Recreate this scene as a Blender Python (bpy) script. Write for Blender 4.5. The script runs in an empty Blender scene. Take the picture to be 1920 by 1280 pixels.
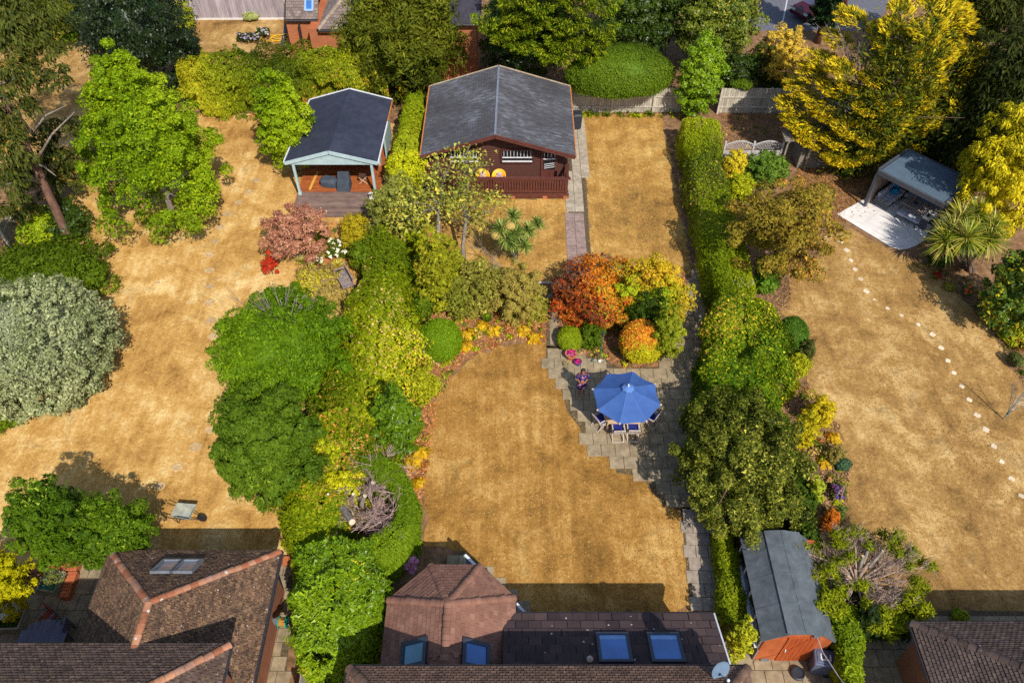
import bpy, math, random
import numpy as np
from mathutils import Vector, Matrix

scene = bpy.context.scene
COL = scene.collection
R = math.radians

# ------------------------------------------------------------------ camera, world, sun, exposure
F_PX, CAM_H, PITCH = 1493.0, 28.0, R(48.1)
cam_data = bpy.data.cameras.new("camera")
cam_data.lens = 36.0 * F_PX / 1920.0
cam_data.sensor_width = 36.0
cam_data.clip_end = 600.0
cam = bpy.data.objects.new("camera", cam_data)
cam.location = (0, 0, CAM_H)
cam.rotation_euler = (R(90) - PITCH, 0, 0)
COL.objects.link(cam)
scene.camera = cam

SUN_TO = Vector((0.42, -0.87, 1.0)).normalized()       # from the ground towards the sun
world = bpy.data.worlds.new("World")
scene.world = world
world.use_nodes = True
wn = world.node_tree
sky = wn.nodes.new("ShaderNodeTexSky")
sky.sky_type = 'NISHITA'
sky.sun_disc = False
sky.sun_elevation = math.asin(SUN_TO.z)
sky.sun_rotation = math.atan2(SUN_TO.x, SUN_TO.y)
sky.altitude = 50
sky.air_density = 1.0
sky.dust_density = 1.0
bg = wn.nodes["Background"]
wn.links.new(sky.outputs[0], bg.inputs[0])
bg.inputs[1].default_value = 0.15

sun_data = bpy.data.lights.new("sun", 'SUN')
sun_data.energy = 4.6
sun_data.angle = R(0.5)
sun_data.color = (1.0, 0.955, 0.88)
sun = bpy.data.objects.new("sun", sun_data)
sun.rotation_euler = SUN_TO.to_track_quat('Z', 'Y').to_euler()
sun.location = (20, -20, 60)
COL.objects.link(sun)

scene.view_settings.view_transform = 'Standard'
scene.view_settings.look = 'None'
scene.view_settings.exposure = 0.14
scene.view_settings.gamma = 1.0
scene.view_settings.use_curve_mapping = False
scene.render.engine = 'CYCLES'
scene.cycles.max_bounces = 6
scene.cycles.diffuse_bounces = 4
scene.cycles.transmission_bounces = 4
scene.cycles.transparent_max_bounces = 4
scene.cycles.use_denoising = False

# ------------------------------------------------------------------ helpers
ST, CT = math.sin(PITCH), math.cos(PITCH)

def P(x, y, z=0.0):
    """world point at height z seen at photo pixel x, y (1920 x 1280)"""
    u, v = (x - 960.0) / F_PX, (y - 640.0) / F_PX
    t = (CAM_H - z) / (ST + v * CT)
    return Vector((u * t, t * (CT - v * ST), z))

def PX(p):
    """photo pixel of a world point"""
    dz = CAM_H - p[2]
    dep = p[1] * CT + dz * ST
    return (960 + F_PX * p[0] / dep, 640 + F_PX * (dz * CT - p[1] * ST) / dep)

def PY(x, y, Y):
    """world point in the vertical plane of world Y = const seen at photo pixel x, y"""
    u, v = (x - 960.0) / F_PX, (y - 640.0) / F_PX
    t = Y / (CT - v * ST)
    return Vector((u * t, Y, CAM_H - t * (ST + v * CT)))

def lin(c):
    c = c / 255.0
    return c / 12.92 if c <= 0.04045 else ((c + 0.055) / 1.055) ** 2.4

def S(r, g, b, k=1.0):
    return (lin(r) * k, lin(g) * k, lin(b) * k)

OFF = {}

def tag(o, label=None, cat=None, group=None, kind=None):
    if label: o["label"] = label
    if cat: o["category"] = cat
    if group: o["group"] = group
    if kind: o["kind"] = kind
    return o

def thing(name, label, cat, loc=(0, 0, 0), group=None, rz=0.0):
    o = bpy.data.objects.new(name, None)
    o.empty_display_size = 0.3
    o.location = loc
    o.rotation_euler = (0, 0, rz)
    COL.objects.link(o)
    OFF[o] = Vector(loc)
    return tag(o, label, cat, group)

def link_mesh(name, me, parent=None, off=None):
    o = bpy.data.objects.new(name, me)
    COL.objects.link(o)
    if parent is not None:
        o.parent = parent
        OFF[o] = OFF[parent]
    else:
        o.location = off
        OFF[o] = Vector(off)
    return o

def kids(o):
    return [c for c in bpy.data.objects if c.parent == o]

def copy_tree(o, loc=None, rz=None, label=None, parent=None):
    c = o.copy()
    COL.objects.link(c)
    if parent is not None:
        c.parent = parent
    OFF[c] = OFF[o]
    for ch in list(o.children):
        copy_tree(ch, parent=c)
    if loc is not None: c.location = loc
    if rz is not None: c.rotation_euler = (0, 0, rz)
    if label: c["label"] = label
    return c

class MB:
    """collects shapes in world coordinates, builds them as one mesh object"""
    def __init__(s):
        s.v, s.f = [], []
    def add(s, vs, fs):
        b = len(s.v)
        s.v += [tuple(p) for p in vs]
        s.f += [tuple(i + b for i in f) for f in fs]
        return s
    def box(s, c, size, rz=0.0, taper=1.0):
        x, y, z = size[0] / 2, size[1] / 2, size[2] / 2
        cs, sn = math.cos(rz), math.sin(rz)
        vs = []
        for dz in (-1, 1):
            k = taper if dz > 0 else 1.0
            for dx, dy in ((-1, -1), (1, -1), (1, 1), (-1, 1)):
                a, b = dx * x * k, dy * y * k
                vs.append((c[0] + a * cs - b * sn, c[1] + a * sn + b * cs, c[2] + dz * z))
        return s.add(vs, [(3, 2, 1, 0), (4, 5, 6, 7), (0, 1, 5, 4), (1, 2, 6, 5), (2, 3, 7, 6), (3, 0, 4, 7)])
    def bevbox(s, c, size, rz=0.0, b=0.02):
        """box with chamfered vertical and top edges"""
        x, y, z = size[0] / 2, size[1] / 2, size[2]
        z0 = c[2] - z / 2
        def ring(ix, zz):
            xx, yy = x - ix, y - ix
            q = min(b, xx * .9, yy * .9)
            return [(-xx + q, -yy, zz), (xx - q, -yy, zz), (xx, -yy + q, zz), (xx, yy - q, zz),
                    (xx - q, yy, zz), (-xx + q, yy, zz), (-xx, yy - q, zz), (-xx, -yy + q, zz)]
        pts = ring(0, z0) + ring(0, z0 + z - b) + ring(b, z0 + z)
        cs, sn = math.cos(rz), math.sin(rz)
        vs = [(c[0] + p[0] * cs - p[1] * sn, c[1] + p[0] * sn + p[1] * cs, p[2]) for p in pts]
        fs = [tuple(range(7, -1, -1)), tuple(range(16, 24))]
        for r in (0, 8):
            for i in range(8):
                j = (i + 1) % 8
                fs.append((r + i, r + j, r + 8 + j, r + 8 + i))
        return s.add(vs, fs)
    def beam(s, p0, p1, w, h, up=(0, 0, 1)):
        p0, p1, up = Vector(p0), Vector(p1), Vector(up)
        d = (p1 - p0).normalized()
        r = d.cross(up)
        if r.length < 1e-4: r = d.cross(Vector((1, 0, 0)))
        r.normalize()
        u = r.cross(d).normalized()
        vs = []
        for p in (p0, p1):
            for a, b in ((-1, -1), (1, -1), (1, 1), (-1, 1)):
                vs.append(p + r * a * w / 2 + u * b * h / 2)
        return s.add(vs, [(0, 1, 2, 3), (7, 6, 5, 4), (1, 0, 4, 5), (2, 1, 5, 6), (3, 2, 6, 7), (0, 3, 7, 4)])
    def tube(s, pts, rad, n=6, cap=True):
        pts = [Vector(p) for p in pts]
        if not hasattr(rad, "__len__"): rad = [rad] * len(pts)
        vs, fs = [], []
        ref = None
        for i, p in enumerate(pts):
            d = (pts[min(i + 1, len(pts) - 1)] - pts[max(i - 1, 0)]).normalized()
            if ref is None:
                ref = d.cross(Vector((0, 0, 1)))
                if ref.length < 1e-3: ref = d.cross(Vector((1, 0, 0)))
            a = (ref - d * ref.dot(d)).normalized()
            ref = a
            b = d.cross(a)
            for k in range(n):
                an = 2 * math.pi * k / n
                vs.append(p + (a * math.cos(an) + b * math.sin(an)) * rad[i])
        for i in range(len(pts) - 1):
            for k in range(n):
                k2 = (k + 1) % n
                fs.append((i * n + k, i * n + k2, (i + 1) * n + k2, (i + 1) * n + k))
        if cap:
            fs.append(tuple(range(n - 1, -1, -1)))
            m = (len(pts) - 1) * n
            fs.append(tuple(range(m, m + n)))
        return s.add(vs, fs)
    def lathe(s, prof, c, n=16, cap=True, sx=1.0, sy=1.0):
        vs, fs = [], []
        for r, z in prof:
            for k in range(n):
                an = 2 * math.pi * k / n
                vs.append((c[0] + r * math.cos(an) * sx, c[1] + r * math.sin(an) * sy, c[2] + z))
        for i in range(len(prof) - 1):
            for k in range(n):
                k2 = (k + 1) % n
                fs.append((i * n + k, i * n + k2, (i + 1) * n + k2, (i + 1) * n + k))
        if cap:
            fs.append(tuple(range(n - 1, -1, -1)))
            m = (len(prof) - 1) * n
            fs.append(tuple(range(m, m + n)))
        return s.add(vs, fs)
    def prism(s, poly, z0, z1):
        n = len(poly)
        a = sum(poly[i][0] * poly[(i + 1) % n][1] - poly[(i + 1) % n][0] * poly[i][1] for i in range(n))
        if a < 0: poly = list(reversed(poly))
        vs = [(p[0], p[1], z0) for p in poly] + [(p[0], p[1], z1) for p in poly]
        fs = [tuple(range(n - 1, -1, -1)), tuple(range(n, 2 * n))]
        fs += [(i, (i + 1) % n, n + (i + 1) % n, n + i) for i in range(n)]
        return s.add(vs, fs)
    def slab(s, pts, thick):
        """planar polygon given as 3D points, thickened downwards along its normal"""
        pts = [Vector(p) for p in pts]
        nrm = Vector((0, 0, 0))
        for i in range(len(pts)):
            a, b = pts[i] - pts[0], pts[(i + 1) % len(pts)] - pts[0]
            nrm += a.cross(b)
        nrm.normalize()
        if nrm.z < 0:
            pts.reverse(); nrm = -nrm
        n = len(pts)
        vs = [p - nrm * thick for p in pts] + pts
        fs = [tuple(range(n - 1, -1, -1)), tuple(range(n, 2 * n))]
        fs += [(i, (i + 1) % n, n + (i + 1) % n, n + i) for i in range(n)]
        return s.add(vs, fs)
    def quad(s, a, b, c, d):
        return s.add([a, b, c, d], [(0, 1, 2, 3)])
    def sphere(s, c, r, n=10, m=6):
        if not hasattr(r, "__len__"): r = (r, r, r)
        vs, fs = [(c[0], c[1], c[2] - r[2])], []
        for i in range(1, m):
            th = math.pi * i / m
            for k in range(n):
                an = 2 * math.pi * k / n
                vs.append((c[0] + r[0] * math.sin(th) * math.cos(an), c[1] + r[1] * math.sin(th) * math.sin(an), c[2] - r[2] * math.cos(th)))
        vs.append((c[0], c[1], c[2] + r[2]))
        for k in range(n):
            k2 = (k + 1) % n
            fs.append((0, 1 + k2, 1 + k))
            fs.append((len(vs) - 1, 1 + (m - 2) * n + k, 1 + (m - 2) * n + k2))
            for i in range(m - 2):
                a = 1 + i * n
                fs.append((a + k, a + k2, a + n + k2, a + n + k))
        return s.add(vs, fs)
    def build(s, name, m, parent=None, label=None, cat=None, group=None, kind=None, smooth=False):
        if parent is not None:
            off = OFF[parent]
        else:
            xs, ys, zs = [p[0] for p in s.v], [p[1] for p in s.v], [p[2] for p in s.v]
            off = Vector(((min(xs) + max(xs)) / 2, (min(ys) + max(ys)) / 2, min(zs)))
        me = bpy.data.meshes.new(name)
        me.from_pydata([(p[0] - off[0], p[1] - off[1], p[2] - off[2]) for p in s.v], [], s.f)
        me.materials.append(m)
        if smooth:
            me.polygons.foreach_set("use_smooth", [True] * len(me.polygons))
        o = link_mesh(name, me, parent, off)
        return tag(o, label, cat, group, kind)

# ------------------------------------------------------------------ materials
MATS = {}

def nd(t, kind, **kw):
    n = t.nodes.new(kind)
    for k, v in kw.items():
        setattr(n, k, v)
    return n

def base_mat(name, rough=0.8, spec=0.3, metal=0.0):
    m = bpy.data.materials.new(name)
    m.use_nodes = True
    t = m.node_tree
    b = t.nodes["Principled BSDF"]
    b.inputs["Roughness"].default_value = rough
    b.inputs["Metallic"].default_value = metal
    b.inputs["Specular IOR Level"].default_value = spec
    return m, t, b

def pos_vec(t, scale=(1, 1, 1), obj=False):
    if obj:
        g = nd(t, "ShaderNodeTexCoord"); out = g.outputs["Object"]
    else:
        g = nd(t, "ShaderNodeNewGeometry"); out = g.outputs["Position"]
    mp = nd(t, "ShaderNodeMapping")
    mp.inputs["Scale"].default_value = scale
    t.links.new(out, mp.inputs["Vector"])
    return mp.outputs["Vector"]

def noise(t, vec, scale, detail=4, rough=0.6, dist=0.0):
    n = nd(t, "ShaderNodeTexNoise")
    n.inputs["Scale"].default_value = scale
    n.inputs["Detail"].default_value = detail
    n.inputs["Roughness"].default_value = rough
    n.inputs["Distortion"].default_value = dist
    t.links.new(vec, n.inputs["Vector"])
    return n.outputs["Fac"]

def ramp(t, fac, stops):
    r = nd(t, "ShaderNodeValToRGB")
    e = r.color_ramp.elements
    while len(e) < len(stops): e.new(0.5)
    for i, (p, c) in enumerate(stops):
        e[i].position = p
        e[i].color = (c[0], c[1], c[2], 1)
    t.links.new(fac, r.inputs["Fac"])
    return r.outputs["Color"]

def mixc(t, a, b, fac, mode='MIX'):
    m = nd(t, "ShaderNodeMix", data_type='RGBA', blend_type=mode)
    for s, v in ((0, fac), (6, a), (7, b)):
        if hasattr(v, "links") or hasattr(v, "is_linked"):
            t.links.new(v, m.inputs[s])
        elif s == 0:
            m.inputs[s].default_value = v
        else:
            m.inputs[s].default_value = (v[0], v[1], v[2], 1)
    return m.outputs[2]

def math_n(t, op, a, b=None):
    m = nd(t, "ShaderNodeMath", operation=op)
    for i, v in enumerate((a, b)):
        if v is None: continue
        if hasattr(v, "is_linked"): t.links.new(v, m.inputs[i])
        else: m.inputs[i].default_value = v
    return m.outputs[0]

def bump(t, b, h, strength=0.3, dist=0.02):
    n = nd(t, "ShaderNodeBump")
    n.inputs["Strength"].default_value = strength
    n.inputs["Distance"].default_value = dist
    t.links.new(h, n.inputs["Height"])
    t.links.new(n.outputs[0], b.inputs["Normal"])

def M(name, c1, c2=None, scale=6.0, rough=0.8, spec=0.3, metal=0.0, bmp=0.15, stretch=(1, 1, 1), var=0.0, obj=False):
    """two-tone weathered surface; var adds a per-piece brightness change"""
    if name in MATS: return MATS[name]
    m, t, b = base_mat(name, rough, spec, metal)
    if c2 is None: c2 = tuple(x * 0.72 for x in c1)
    vec = pos_vec(t, stretch, obj)
    n1 = noise(t, vec, scale, 5, 0.65)
    c = ramp(t, n1, [(0.3, c2), (0.68, c1)])
    if var > 0:
        oi = nd(t, "ShaderNodeObjectInfo")
        g = nd(t, "ShaderNodeNewGeometry")
        s = math_n(t, 'FRACT', math_n(t, 'ADD', oi.outputs["Random"], g.outputs["Random Per Island"]))
        k = math_n(t, 'ADD', math_n(t, 'MULTIPLY', s, 2 * var), 1 - var)
        cc = nd(t, "ShaderNodeCombineColor")
        for i in range(3): t.links.new(k, cc.inputs[i])
        c = mixc(t, c, cc.outputs[0], 1.0, 'MULTIPLY')
    t.links.new(c, b.inputs["Base Color"])
    if bmp > 0:
        bump(t, b, noise(t, vec, scale * 5, 4, 0.7), bmp, 0.03)
    MATS[name] = m
    return m

def tile_mat(name, cols, lichen=0.0, moss=0.0, rough=0.85):
    """roof tiles: each its own tone, with lichen spots and moss"""
    m, t, b = base_mat(name, rough, 0.1)
    oi = nd(t, "ShaderNodeObjectInfo")
    g = nd(t, "ShaderNodeNewGeometry")
    s = math_n(t, 'FRACT', math_n(t, 'ADD', oi.outputs["Random"], g.outputs["Random Per Island"]))
    c = ramp(t, s, [(i / max(1, len(cols) - 1), col) for i, col in enumerate(cols)])
    vec = pos_vec(t)
    d = noise(t, vec, 1.3, 5, 0.7)
    c = mixc(t, c, tuple(x * 0.55 for x in cols[0]), math_n(t, 'MULTIPLY', ramp(t, d, [(0.45, (0, 0, 0)), (0.75, (1, 1, 1))]), 0.6))
    gr = noise(t, vec, 40, 3, 0.7)
    c = mixc(t, c, (1.35, 1.3, 1.25), math_n(t, 'MULTIPLY', gr, 0.35), 'MULTIPLY')
    if moss > 0:
        f = ramp(t, noise(t, vec, 7, 5, 0.7), [(0.55, (0, 0, 0)), (0.72, (1, 1, 1))])
        c = mixc(t, c, S(150, 128, 78), math_n(t, 'MULTIPLY', f, moss))
        f2 = ramp(t, noise(t, vec, 21, 3, 0.6), [(0.56, (0, 0, 0)), (0.66, (1, 1, 1))])
        c = mixc(t, c, S(176, 140, 100), math_n(t, 'MULTIPLY', f2, moss * 1.1))
        f3 = ramp(t, noise(t, vec, 1.7, 4, 0.7, 0.5), [(0.5, (0, 0, 0)), (0.68, (1, 1, 1))])
        c = mixc(t, c, S(58, 50, 44), math_n(t, 'MULTIPLY', f3, moss * 0.9))
    if lichen > 0:
        v = nd(t, "ShaderNodeTexVoronoi")
        v.inputs["Scale"].default_value = 3.1
        v.inputs["Randomness"].default_value = 1.0
        t.links.new(vec, v.inputs["Vector"])
        big = noise(t, vec, 9, 3, 0.6)
        dist = math_n(t, 'ADD', v.outputs["Distance"], math_n(t, 'MULTIPLY', math_n(t, 'ADD', big, noise(t, vec, 30, 2, 0.6)), 0.13))
        f = ramp(t, dist, [(0.13 + lichen * .12, (1, 1, 1)), (0.16 + lichen * .12, (0, 0, 0))])
        c = mixc(t, c, S(205, 196, 184), math_n(t, 'MULTIPLY', f, 0.8))
    t.links.new(c, b.inputs["Base Color"])
    bump(t, b, gr, 0.3, 0.02)
    MATS[name] = m
    return m

def brick_mat(name, c1, c2, mortar, vertical=True, scale=1.0):
    m, t, b = base_mat(name, 0.85, 0.2)
    g = nd(t, "ShaderNodeNewGeometry")
    sp = nd(t, "ShaderNodeSeparateXYZ")
    t.links.new(g.outputs["Position"], sp.inputs[0])
    cb = nd(t, "ShaderNodeCombineXYZ")
    if vertical:
        t.links.new(math_n(t, 'ADD', sp.outputs[0], sp.outputs[1]), cb.inputs[0])
        t.links.new(sp.outputs[2], cb.inputs[1])
    else:
        t.links.new(sp.outputs[0], cb.inputs[0])
        t.links.new(sp.outputs[1], cb.inputs[1])
    br = nd(t, "ShaderNodeTexBrick")
    br.inputs["Scale"].default_value = scale
    br.inputs["Brick Width"].default_value = 0.225
    br.inputs["Row Height"].default_value = 0.075
    br.inputs["Mortar Size"].default_value = 0.008
    br.inputs["Color1"].default_value = (*c1, 1)
    br.inputs["Color2"].default_value = (*c2, 1)
    br.inputs["Mortar"].default_value = (*mortar, 1)
    t.links.new(cb.outputs[0], br.inputs["Vector"])
    n = noise(t, pos_vec(t), 2.5, 5, 0.7)
    c = mixc(t, br.outputs[0], (0.6, 0.55, 0.5), math_n(t, 'MULTIPLY', n, 0.7), 'MULTIPLY')
    t.links.new(c, b.inputs["Base Color"])
    bump(t, b, br.outputs[1], -0.3, 0.01)
    MATS[name] = m
    return m

def glass_mat(name, col, rough=0.05):
    m, t, b = base_mat(name, rough, 0.6)
    n = noise(t, pos_vec(t), 1.5, 2, 0.5)
    t.links.new(ramp(t, n, [(0.3, tuple(x * .7 for x in col)), (0.7, col)]), b.inputs["Base Color"])
    b.inputs["Coat Weight"].default_value = 0.6
    b.inputs["Coat Roughness"].default_value = 0.03
    MATS[name] = m
    return m

def lawn_mat(name, dark, mid, light, streak=0.0, green=0.0):
    m, t, b = base_mat(name, 0.95, 0.1)
    v = pos_vec(t)
    big = noise(t, v, 0.22, 4, 0.62, 0.6)
    med = noise(t, v, 1.1, 6, 0.72, 0.5)
    fine = noise(t, v, 7.0, 6, 0.75)
    vf = noise(t, pos_vec(t, (1.0, 0.55, 1.0)), 26.0, 4, 0.75)
    mid_ = noise(t, v, 0.55, 5, 0.7, 0.8)
    f = math_n(t, 'ADD', math_n(t, 'MULTIPLY', big, 0.26), math_n(t, 'MULTIPLY', med, 0.24))
    f = math_n(t, 'ADD', f, math_n(t, 'MULTIPLY', mid_, 0.28))
    f = math_n(t, 'ADD', f, math_n(t, 'MULTIPLY', fine, 0.22))
    if streak > 0:
        st = noise(t, pos_vec(t, (1.0, 0.05, 1.0)), 3.2, 3, 0.6)
        f = math_n(t, 'ADD', math_n(t, 'MULTIPLY', f, 1 - streak), math_n(t, 'MULTIPLY', st, streak))
    c = ramp(t, f, [(0.40, dark), (0.50, mid), (0.59, light)])
    c = mixc(t, c, ramp(t, vf, [(0.25, (0.5, 0.46, 0.42)), (0.5, (0.97, 0.97, 0.97)), (0.75, (1.3, 1.3, 1.3))]), 0.55, 'MULTIPLY')
    # dull patches where the turf has thinned to bare earth
    thin = ramp(t, noise(t, v, 0.55, 5, 0.7, 1.0), [(0.55, (0, 0, 0)), (0.72, (1, 1, 1))])
    c = mixc(t, c, tuple(x * 0.72 for x in dark), math_n(t, 'MULTIPLY', thin, 0.6))
    if green > 0:
        gm = ramp(t, noise(t, v, 0.8, 4, 0.7), [(0.62, (0, 0, 0)), (0.8, (1, 1, 1))])
        c = mixc(t, c, S(105, 110, 55), math_n(t, 'MULTIPLY', gm, green))
    t.links.new(c, b.inputs["Base Color"])
    h = math_n(t, 'ADD', vf, math_n(t, 'MULTIPLY', fine, 0.8))
    bump(t, b, h, 0.5, 0.05)
    MATS[name] = m
    return m

def leaf_material(name, transl=0.17, rough=0.6, spec=0.12):
    m = bpy.data.materials.new(name)
    m.use_nodes = True
    t = m.node_tree
    b = t.nodes["Principled BSDF"]
    b.inputs["Roughness"].default_value = rough
    b.inputs["Specular IOR Level"].default_value = spec
    a = nd(t, "ShaderNodeAttribute", attribute_name="Col")
    t.links.new(a.outputs["Color"], b.inputs["Base Color"])
    tr = nd(t, "ShaderNodeBsdfTranslucent")
    hs = nd(t, "ShaderNodeHueSaturation")
    hs.inputs["Saturation"].default_value = 1.0
    hs.inputs["Value"].default_value = 1.15
    t.links.new(a.outputs["Color"], hs.inputs["Color"])
    t.links.new(hs.outputs[0], tr.inputs["Color"])
    mx = nd(t, "ShaderNodeMixShader")
    mx.inputs[0].default_value = transl
    t.links.new(b.outputs[0], mx.inputs[1])
    t.links.new(tr.outputs[0], mx.inputs[2])
    t.links.new(mx.outputs[0], t.nodes["Material Output"].inputs["Surface"])
    MATS[name] = m
    return m

LEAF = leaf_material("leaf")
LEAF_GLOSS = leaf_material("glossy_leaf", 0.14, 0.4, 0.28)
NEEDLE = leaf_material("needle", 0.13, 0.6, 0.1)
PETAL = leaf_material("petal", 0.25, 0.7, 0.15)

bark = M("bark", S(128, 106, 88), S(70, 56, 46), 9, 0.9, 0.15, bmp=0.6, stretch=(1, 1, 0.3))
bark_grey = M("grey_bark", S(158, 146, 132), S(98, 88, 80), 9, 0.9, 0.15, bmp=0.5, stretch=(1, 1, 0.3))
bark_red = M("reddish_bark", S(132, 98, 80), S(72, 54, 46), 6, 0.9, 0.15, bmp=0.6, stretch=(1, 1, 0.3))
twig_mat = M("dry_twig", S(170, 142, 122), S(104, 84, 72), 12, 0.9, 0.15, bmp=0.2)
cutwood = M("cut_wood", S(226, 206, 178), S(190, 165, 132), 14, 0.85, 0.2, bmp=0.1)
# ------------------------------------------------------------------ foliage tools
def np_mesh(name, V, T, C=None, mat=None):
    me = bpy.data.meshes.new(name)
    nv, nt = len(V), len(T)
    me.vertices.add(nv)
    me.vertices.foreach_set("co", np.ascontiguousarray(V, dtype=np.float32).ravel())
    me.loops.add(nt * 3)
    me.loops.foreach_set("vertex_index", np.ascontiguousarray(T, dtype=np.int32).ravel())
    me.polygons.add(nt)
    me.polygons.foreach_set("loop_start", np.arange(0, nt * 3, 3, dtype=np.int32))
    me.update(calc_edges=True)
    if C is not None:
        a = me.attributes.new("Col", 'FLOAT_COLOR', 'POINT')
        c4 = np.ones((nv, 4), dtype=np.float32)
        c4[:, :3] = C
        a.data.foreach_set("color", c4.ravel())
    if mat: me.materials.append(mat)
    return me

def unit(a):
    return a / np.maximum(np.linalg.norm(a, axis=1, keepdims=True), 1e-6)

def rdirs(rng, n):
    return unit(rng.normal(size=(n, 3)))

def vnoise(p, freq, seed):
    r = np.random.default_rng(seed)
    out = np.zeros(len(p))
    for o in (1.0, 1.9, 3.1):
        k = rdirs(r, 5) * freq * o
        ph = r.uniform(0, 6.28, 5)
        out += np.sin(p @ k.T + ph).sum(1) * (0.45 / o)
    return out

def leaves(rng, pts, nrm, size, cols, aspect=0.55, tilt=0.8, up=0.3, tdir=None, fold=0.18):
    n = len(pts)
    N = unit(nrm + rng.normal(size=(n, 3)) * tilt * 0.6 + np.array([0, 0, up]))
    if tdir is None:
        t = np.cross(N, rng.normal(size=(n, 3)))
    else:
        t = tdir - N * (tdir * N).sum(1, keepdims=True)
    t = unit(t)
    b = np.cross(N, t)
    L = (size * np.clip(np.exp(rng.normal(size=n) * 0.33), 0.45, 2.0))[:, None]
    W = L * aspect
    if size < 0.17:
        V = np.empty((n, 3, 3))
        V[:, 0] = pts - t * L * 0.38 - b * W * 0.56
        V[:, 1] = pts + t * L * 0.56 + N * W * fold
        V[:, 2] = pts - t * L * 0.38 + b * W * 0.56
        return V.reshape(-1, 3), np.arange(n * 3).reshape(-1, 3), np.repeat(cols, 3, 0)
    V = np.empty((n, 4, 3))
    V[:, 0] = pts - t * L * 0.5
    V[:, 1] = pts - b * W * 0.5 + N * W * fold
    V[:, 2] = pts + t * L * 0.5
    V[:, 3] = pts + b * W * 0.5 + N * W * fold
    i = np.arange(n)[:, None] * 4
    T = np.concatenate([i + np.array([[0, 1, 2]]), i + np.array([[0, 2, 3]])], 0)
    return V.reshape(-1, 3), T, np.repeat(cols, 4, 0)

def colours(rng, pts, pal, freq=0.8, patch=0.55, rnd=0.45, jit=0.18, seed=1, flecks=None, k=1.0):
    pal = np.array(pal, dtype=float)
    s = vnoise(pts, freq, seed)
    u = np.clip(0.5 + 0.28 * patch * s + rng.normal(size=len(pts)) * 0.3 * rnd, 0, 1) * (len(pal) - 1)
    i = np.clip(u.astype(int), 0, len(pal) - 2)
    f = (u - i)[:, None]
    c = pal[i] * (1 - f) + pal[i + 1] * f if len(pal) > 1 else np.repeat(pal, len(pts), 0)
    if flecks:
        for col, pr, fq in flecks:
            w = vnoise(pts, fq, seed + 77) * 0.5 + 0.5
            sel = rng.random(len(pts)) < np.clip(pr * 3.2 * np.clip((w - 0.55) * 2.2, 0, 1.3), 0, .85)
            c[sel] = np.array(col)
    # pull pure greens towards the yellow of sun dried leaves
    gr = np.clip(c[:, 1] - c[:, 0], 0, None)
    c[:, 0] += 0.19 * gr
    c[:, 1] -= 0.05 * gr
    c[:, 2] *= 0.8
    c *= np.where(gr > 0, 0.88, 1.0)[:, None]
    c = c * rng.uniform(1 - jit, 1 + jit, (len(pts), 1)) * k
    return c

def tinted(rng, pts, c, r, cols, tint, seed):
    """leaves that have already turned on one flank: (direction, colours, bias)"""
    d, pal, bias = tint
    s = ((pts - c) / r) @ np.array(d) + 0.35 * vnoise(pts, 1.6, seed + 2) + rng.normal(size=len(pts)) * 0.25 + bias
    sel = s > 0.5
    p2 = np.array(pal)[rng.integers(0, len(pal), len(pts))] * rng.uniform(.8, 1.2, (len(pts), 1))
    out = cols.copy()
    out[sel] = p2[sel]
    return out

def join(chunks):
    V, T, C, o = [], [], [], 0
    for v, t, c in chunks:
        V.append(v); T.append(t + o); C.append(c); o += len(v)
    return np.concatenate(V), np.concatenate(T), np.concatenate(C)

def build_fol(name, chunks, parent=None, mat=LEAF, label=None, cat=None, group=None, kind=None, off=None):
    V, T, C = join(chunks)
    if parent is not None: o0 = np.array(OFF[parent])
    elif off is not None: o0 = np.array(off)
    else: o0 = np.array([(V[:, 0].min() + V[:, 0].max()) / 2, (V[:, 1].min() + V[:, 1].max()) / 2, max(0, V[:, 2].min())])
    me = np_mesh(name, V - o0, T, C, mat)
    o = link_mesh(name, me, parent, Vector(o0))
    return tag(o, label, cat, group, kind)

def lump_field(rng, k, zmin=-0.5):
    d = rdirs(rng, k * 3)
    d = d[d[:, 2] > zmin][:k]
    return d, rng.uniform(0.75, 1.1, len(d))

def lump_mult(d, field, width, amp):
    ld, la = field
    c = np.clip(d @ ld.T, -1, 1)
    w = np.exp(-(1 - c) / (width * width)) * la
    return 1 - amp + amp * np.minimum(w.max(1), 1.1)

def core_ball(c, r, field, width, amp, scale, col, taper=0.0, n=18, m=10, zmin=0.03):
    th = np.linspace(0.02, math.pi - 0.02, m)
    ph = np.linspace(0, 2 * math.pi, n, endpoint=False)
    TH, PH = np.meshgrid(th, ph, indexing='ij')
    d = np.stack([np.sin(TH) * np.cos(PH), np.sin(TH) * np.sin(PH), -np.cos(TH)], -1).reshape(-1, 3)
    mlt = lump_mult(d, field, width, amp)[:, None] * scale
    q = d * mlt
    k = 1 - taper * (q[:, 2:3] * 0.5 + 0.0)
    V = np.array(c) + q * np.array(r) * np.concatenate([k, k, np.ones_like(k)], 1)
    V[:, 2] = np.maximum(V[:, 2], zmin)
    T = []
    for i in range(m - 1):
        for j in range(n):
            a, b = i * n + j, i * n + (j + 1) % n
            T += [(a, b, b + n), (a, b + n, a + n)]
    return V, np.array(T), np.repeat(np.array([col]), len(V), 0)

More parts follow.
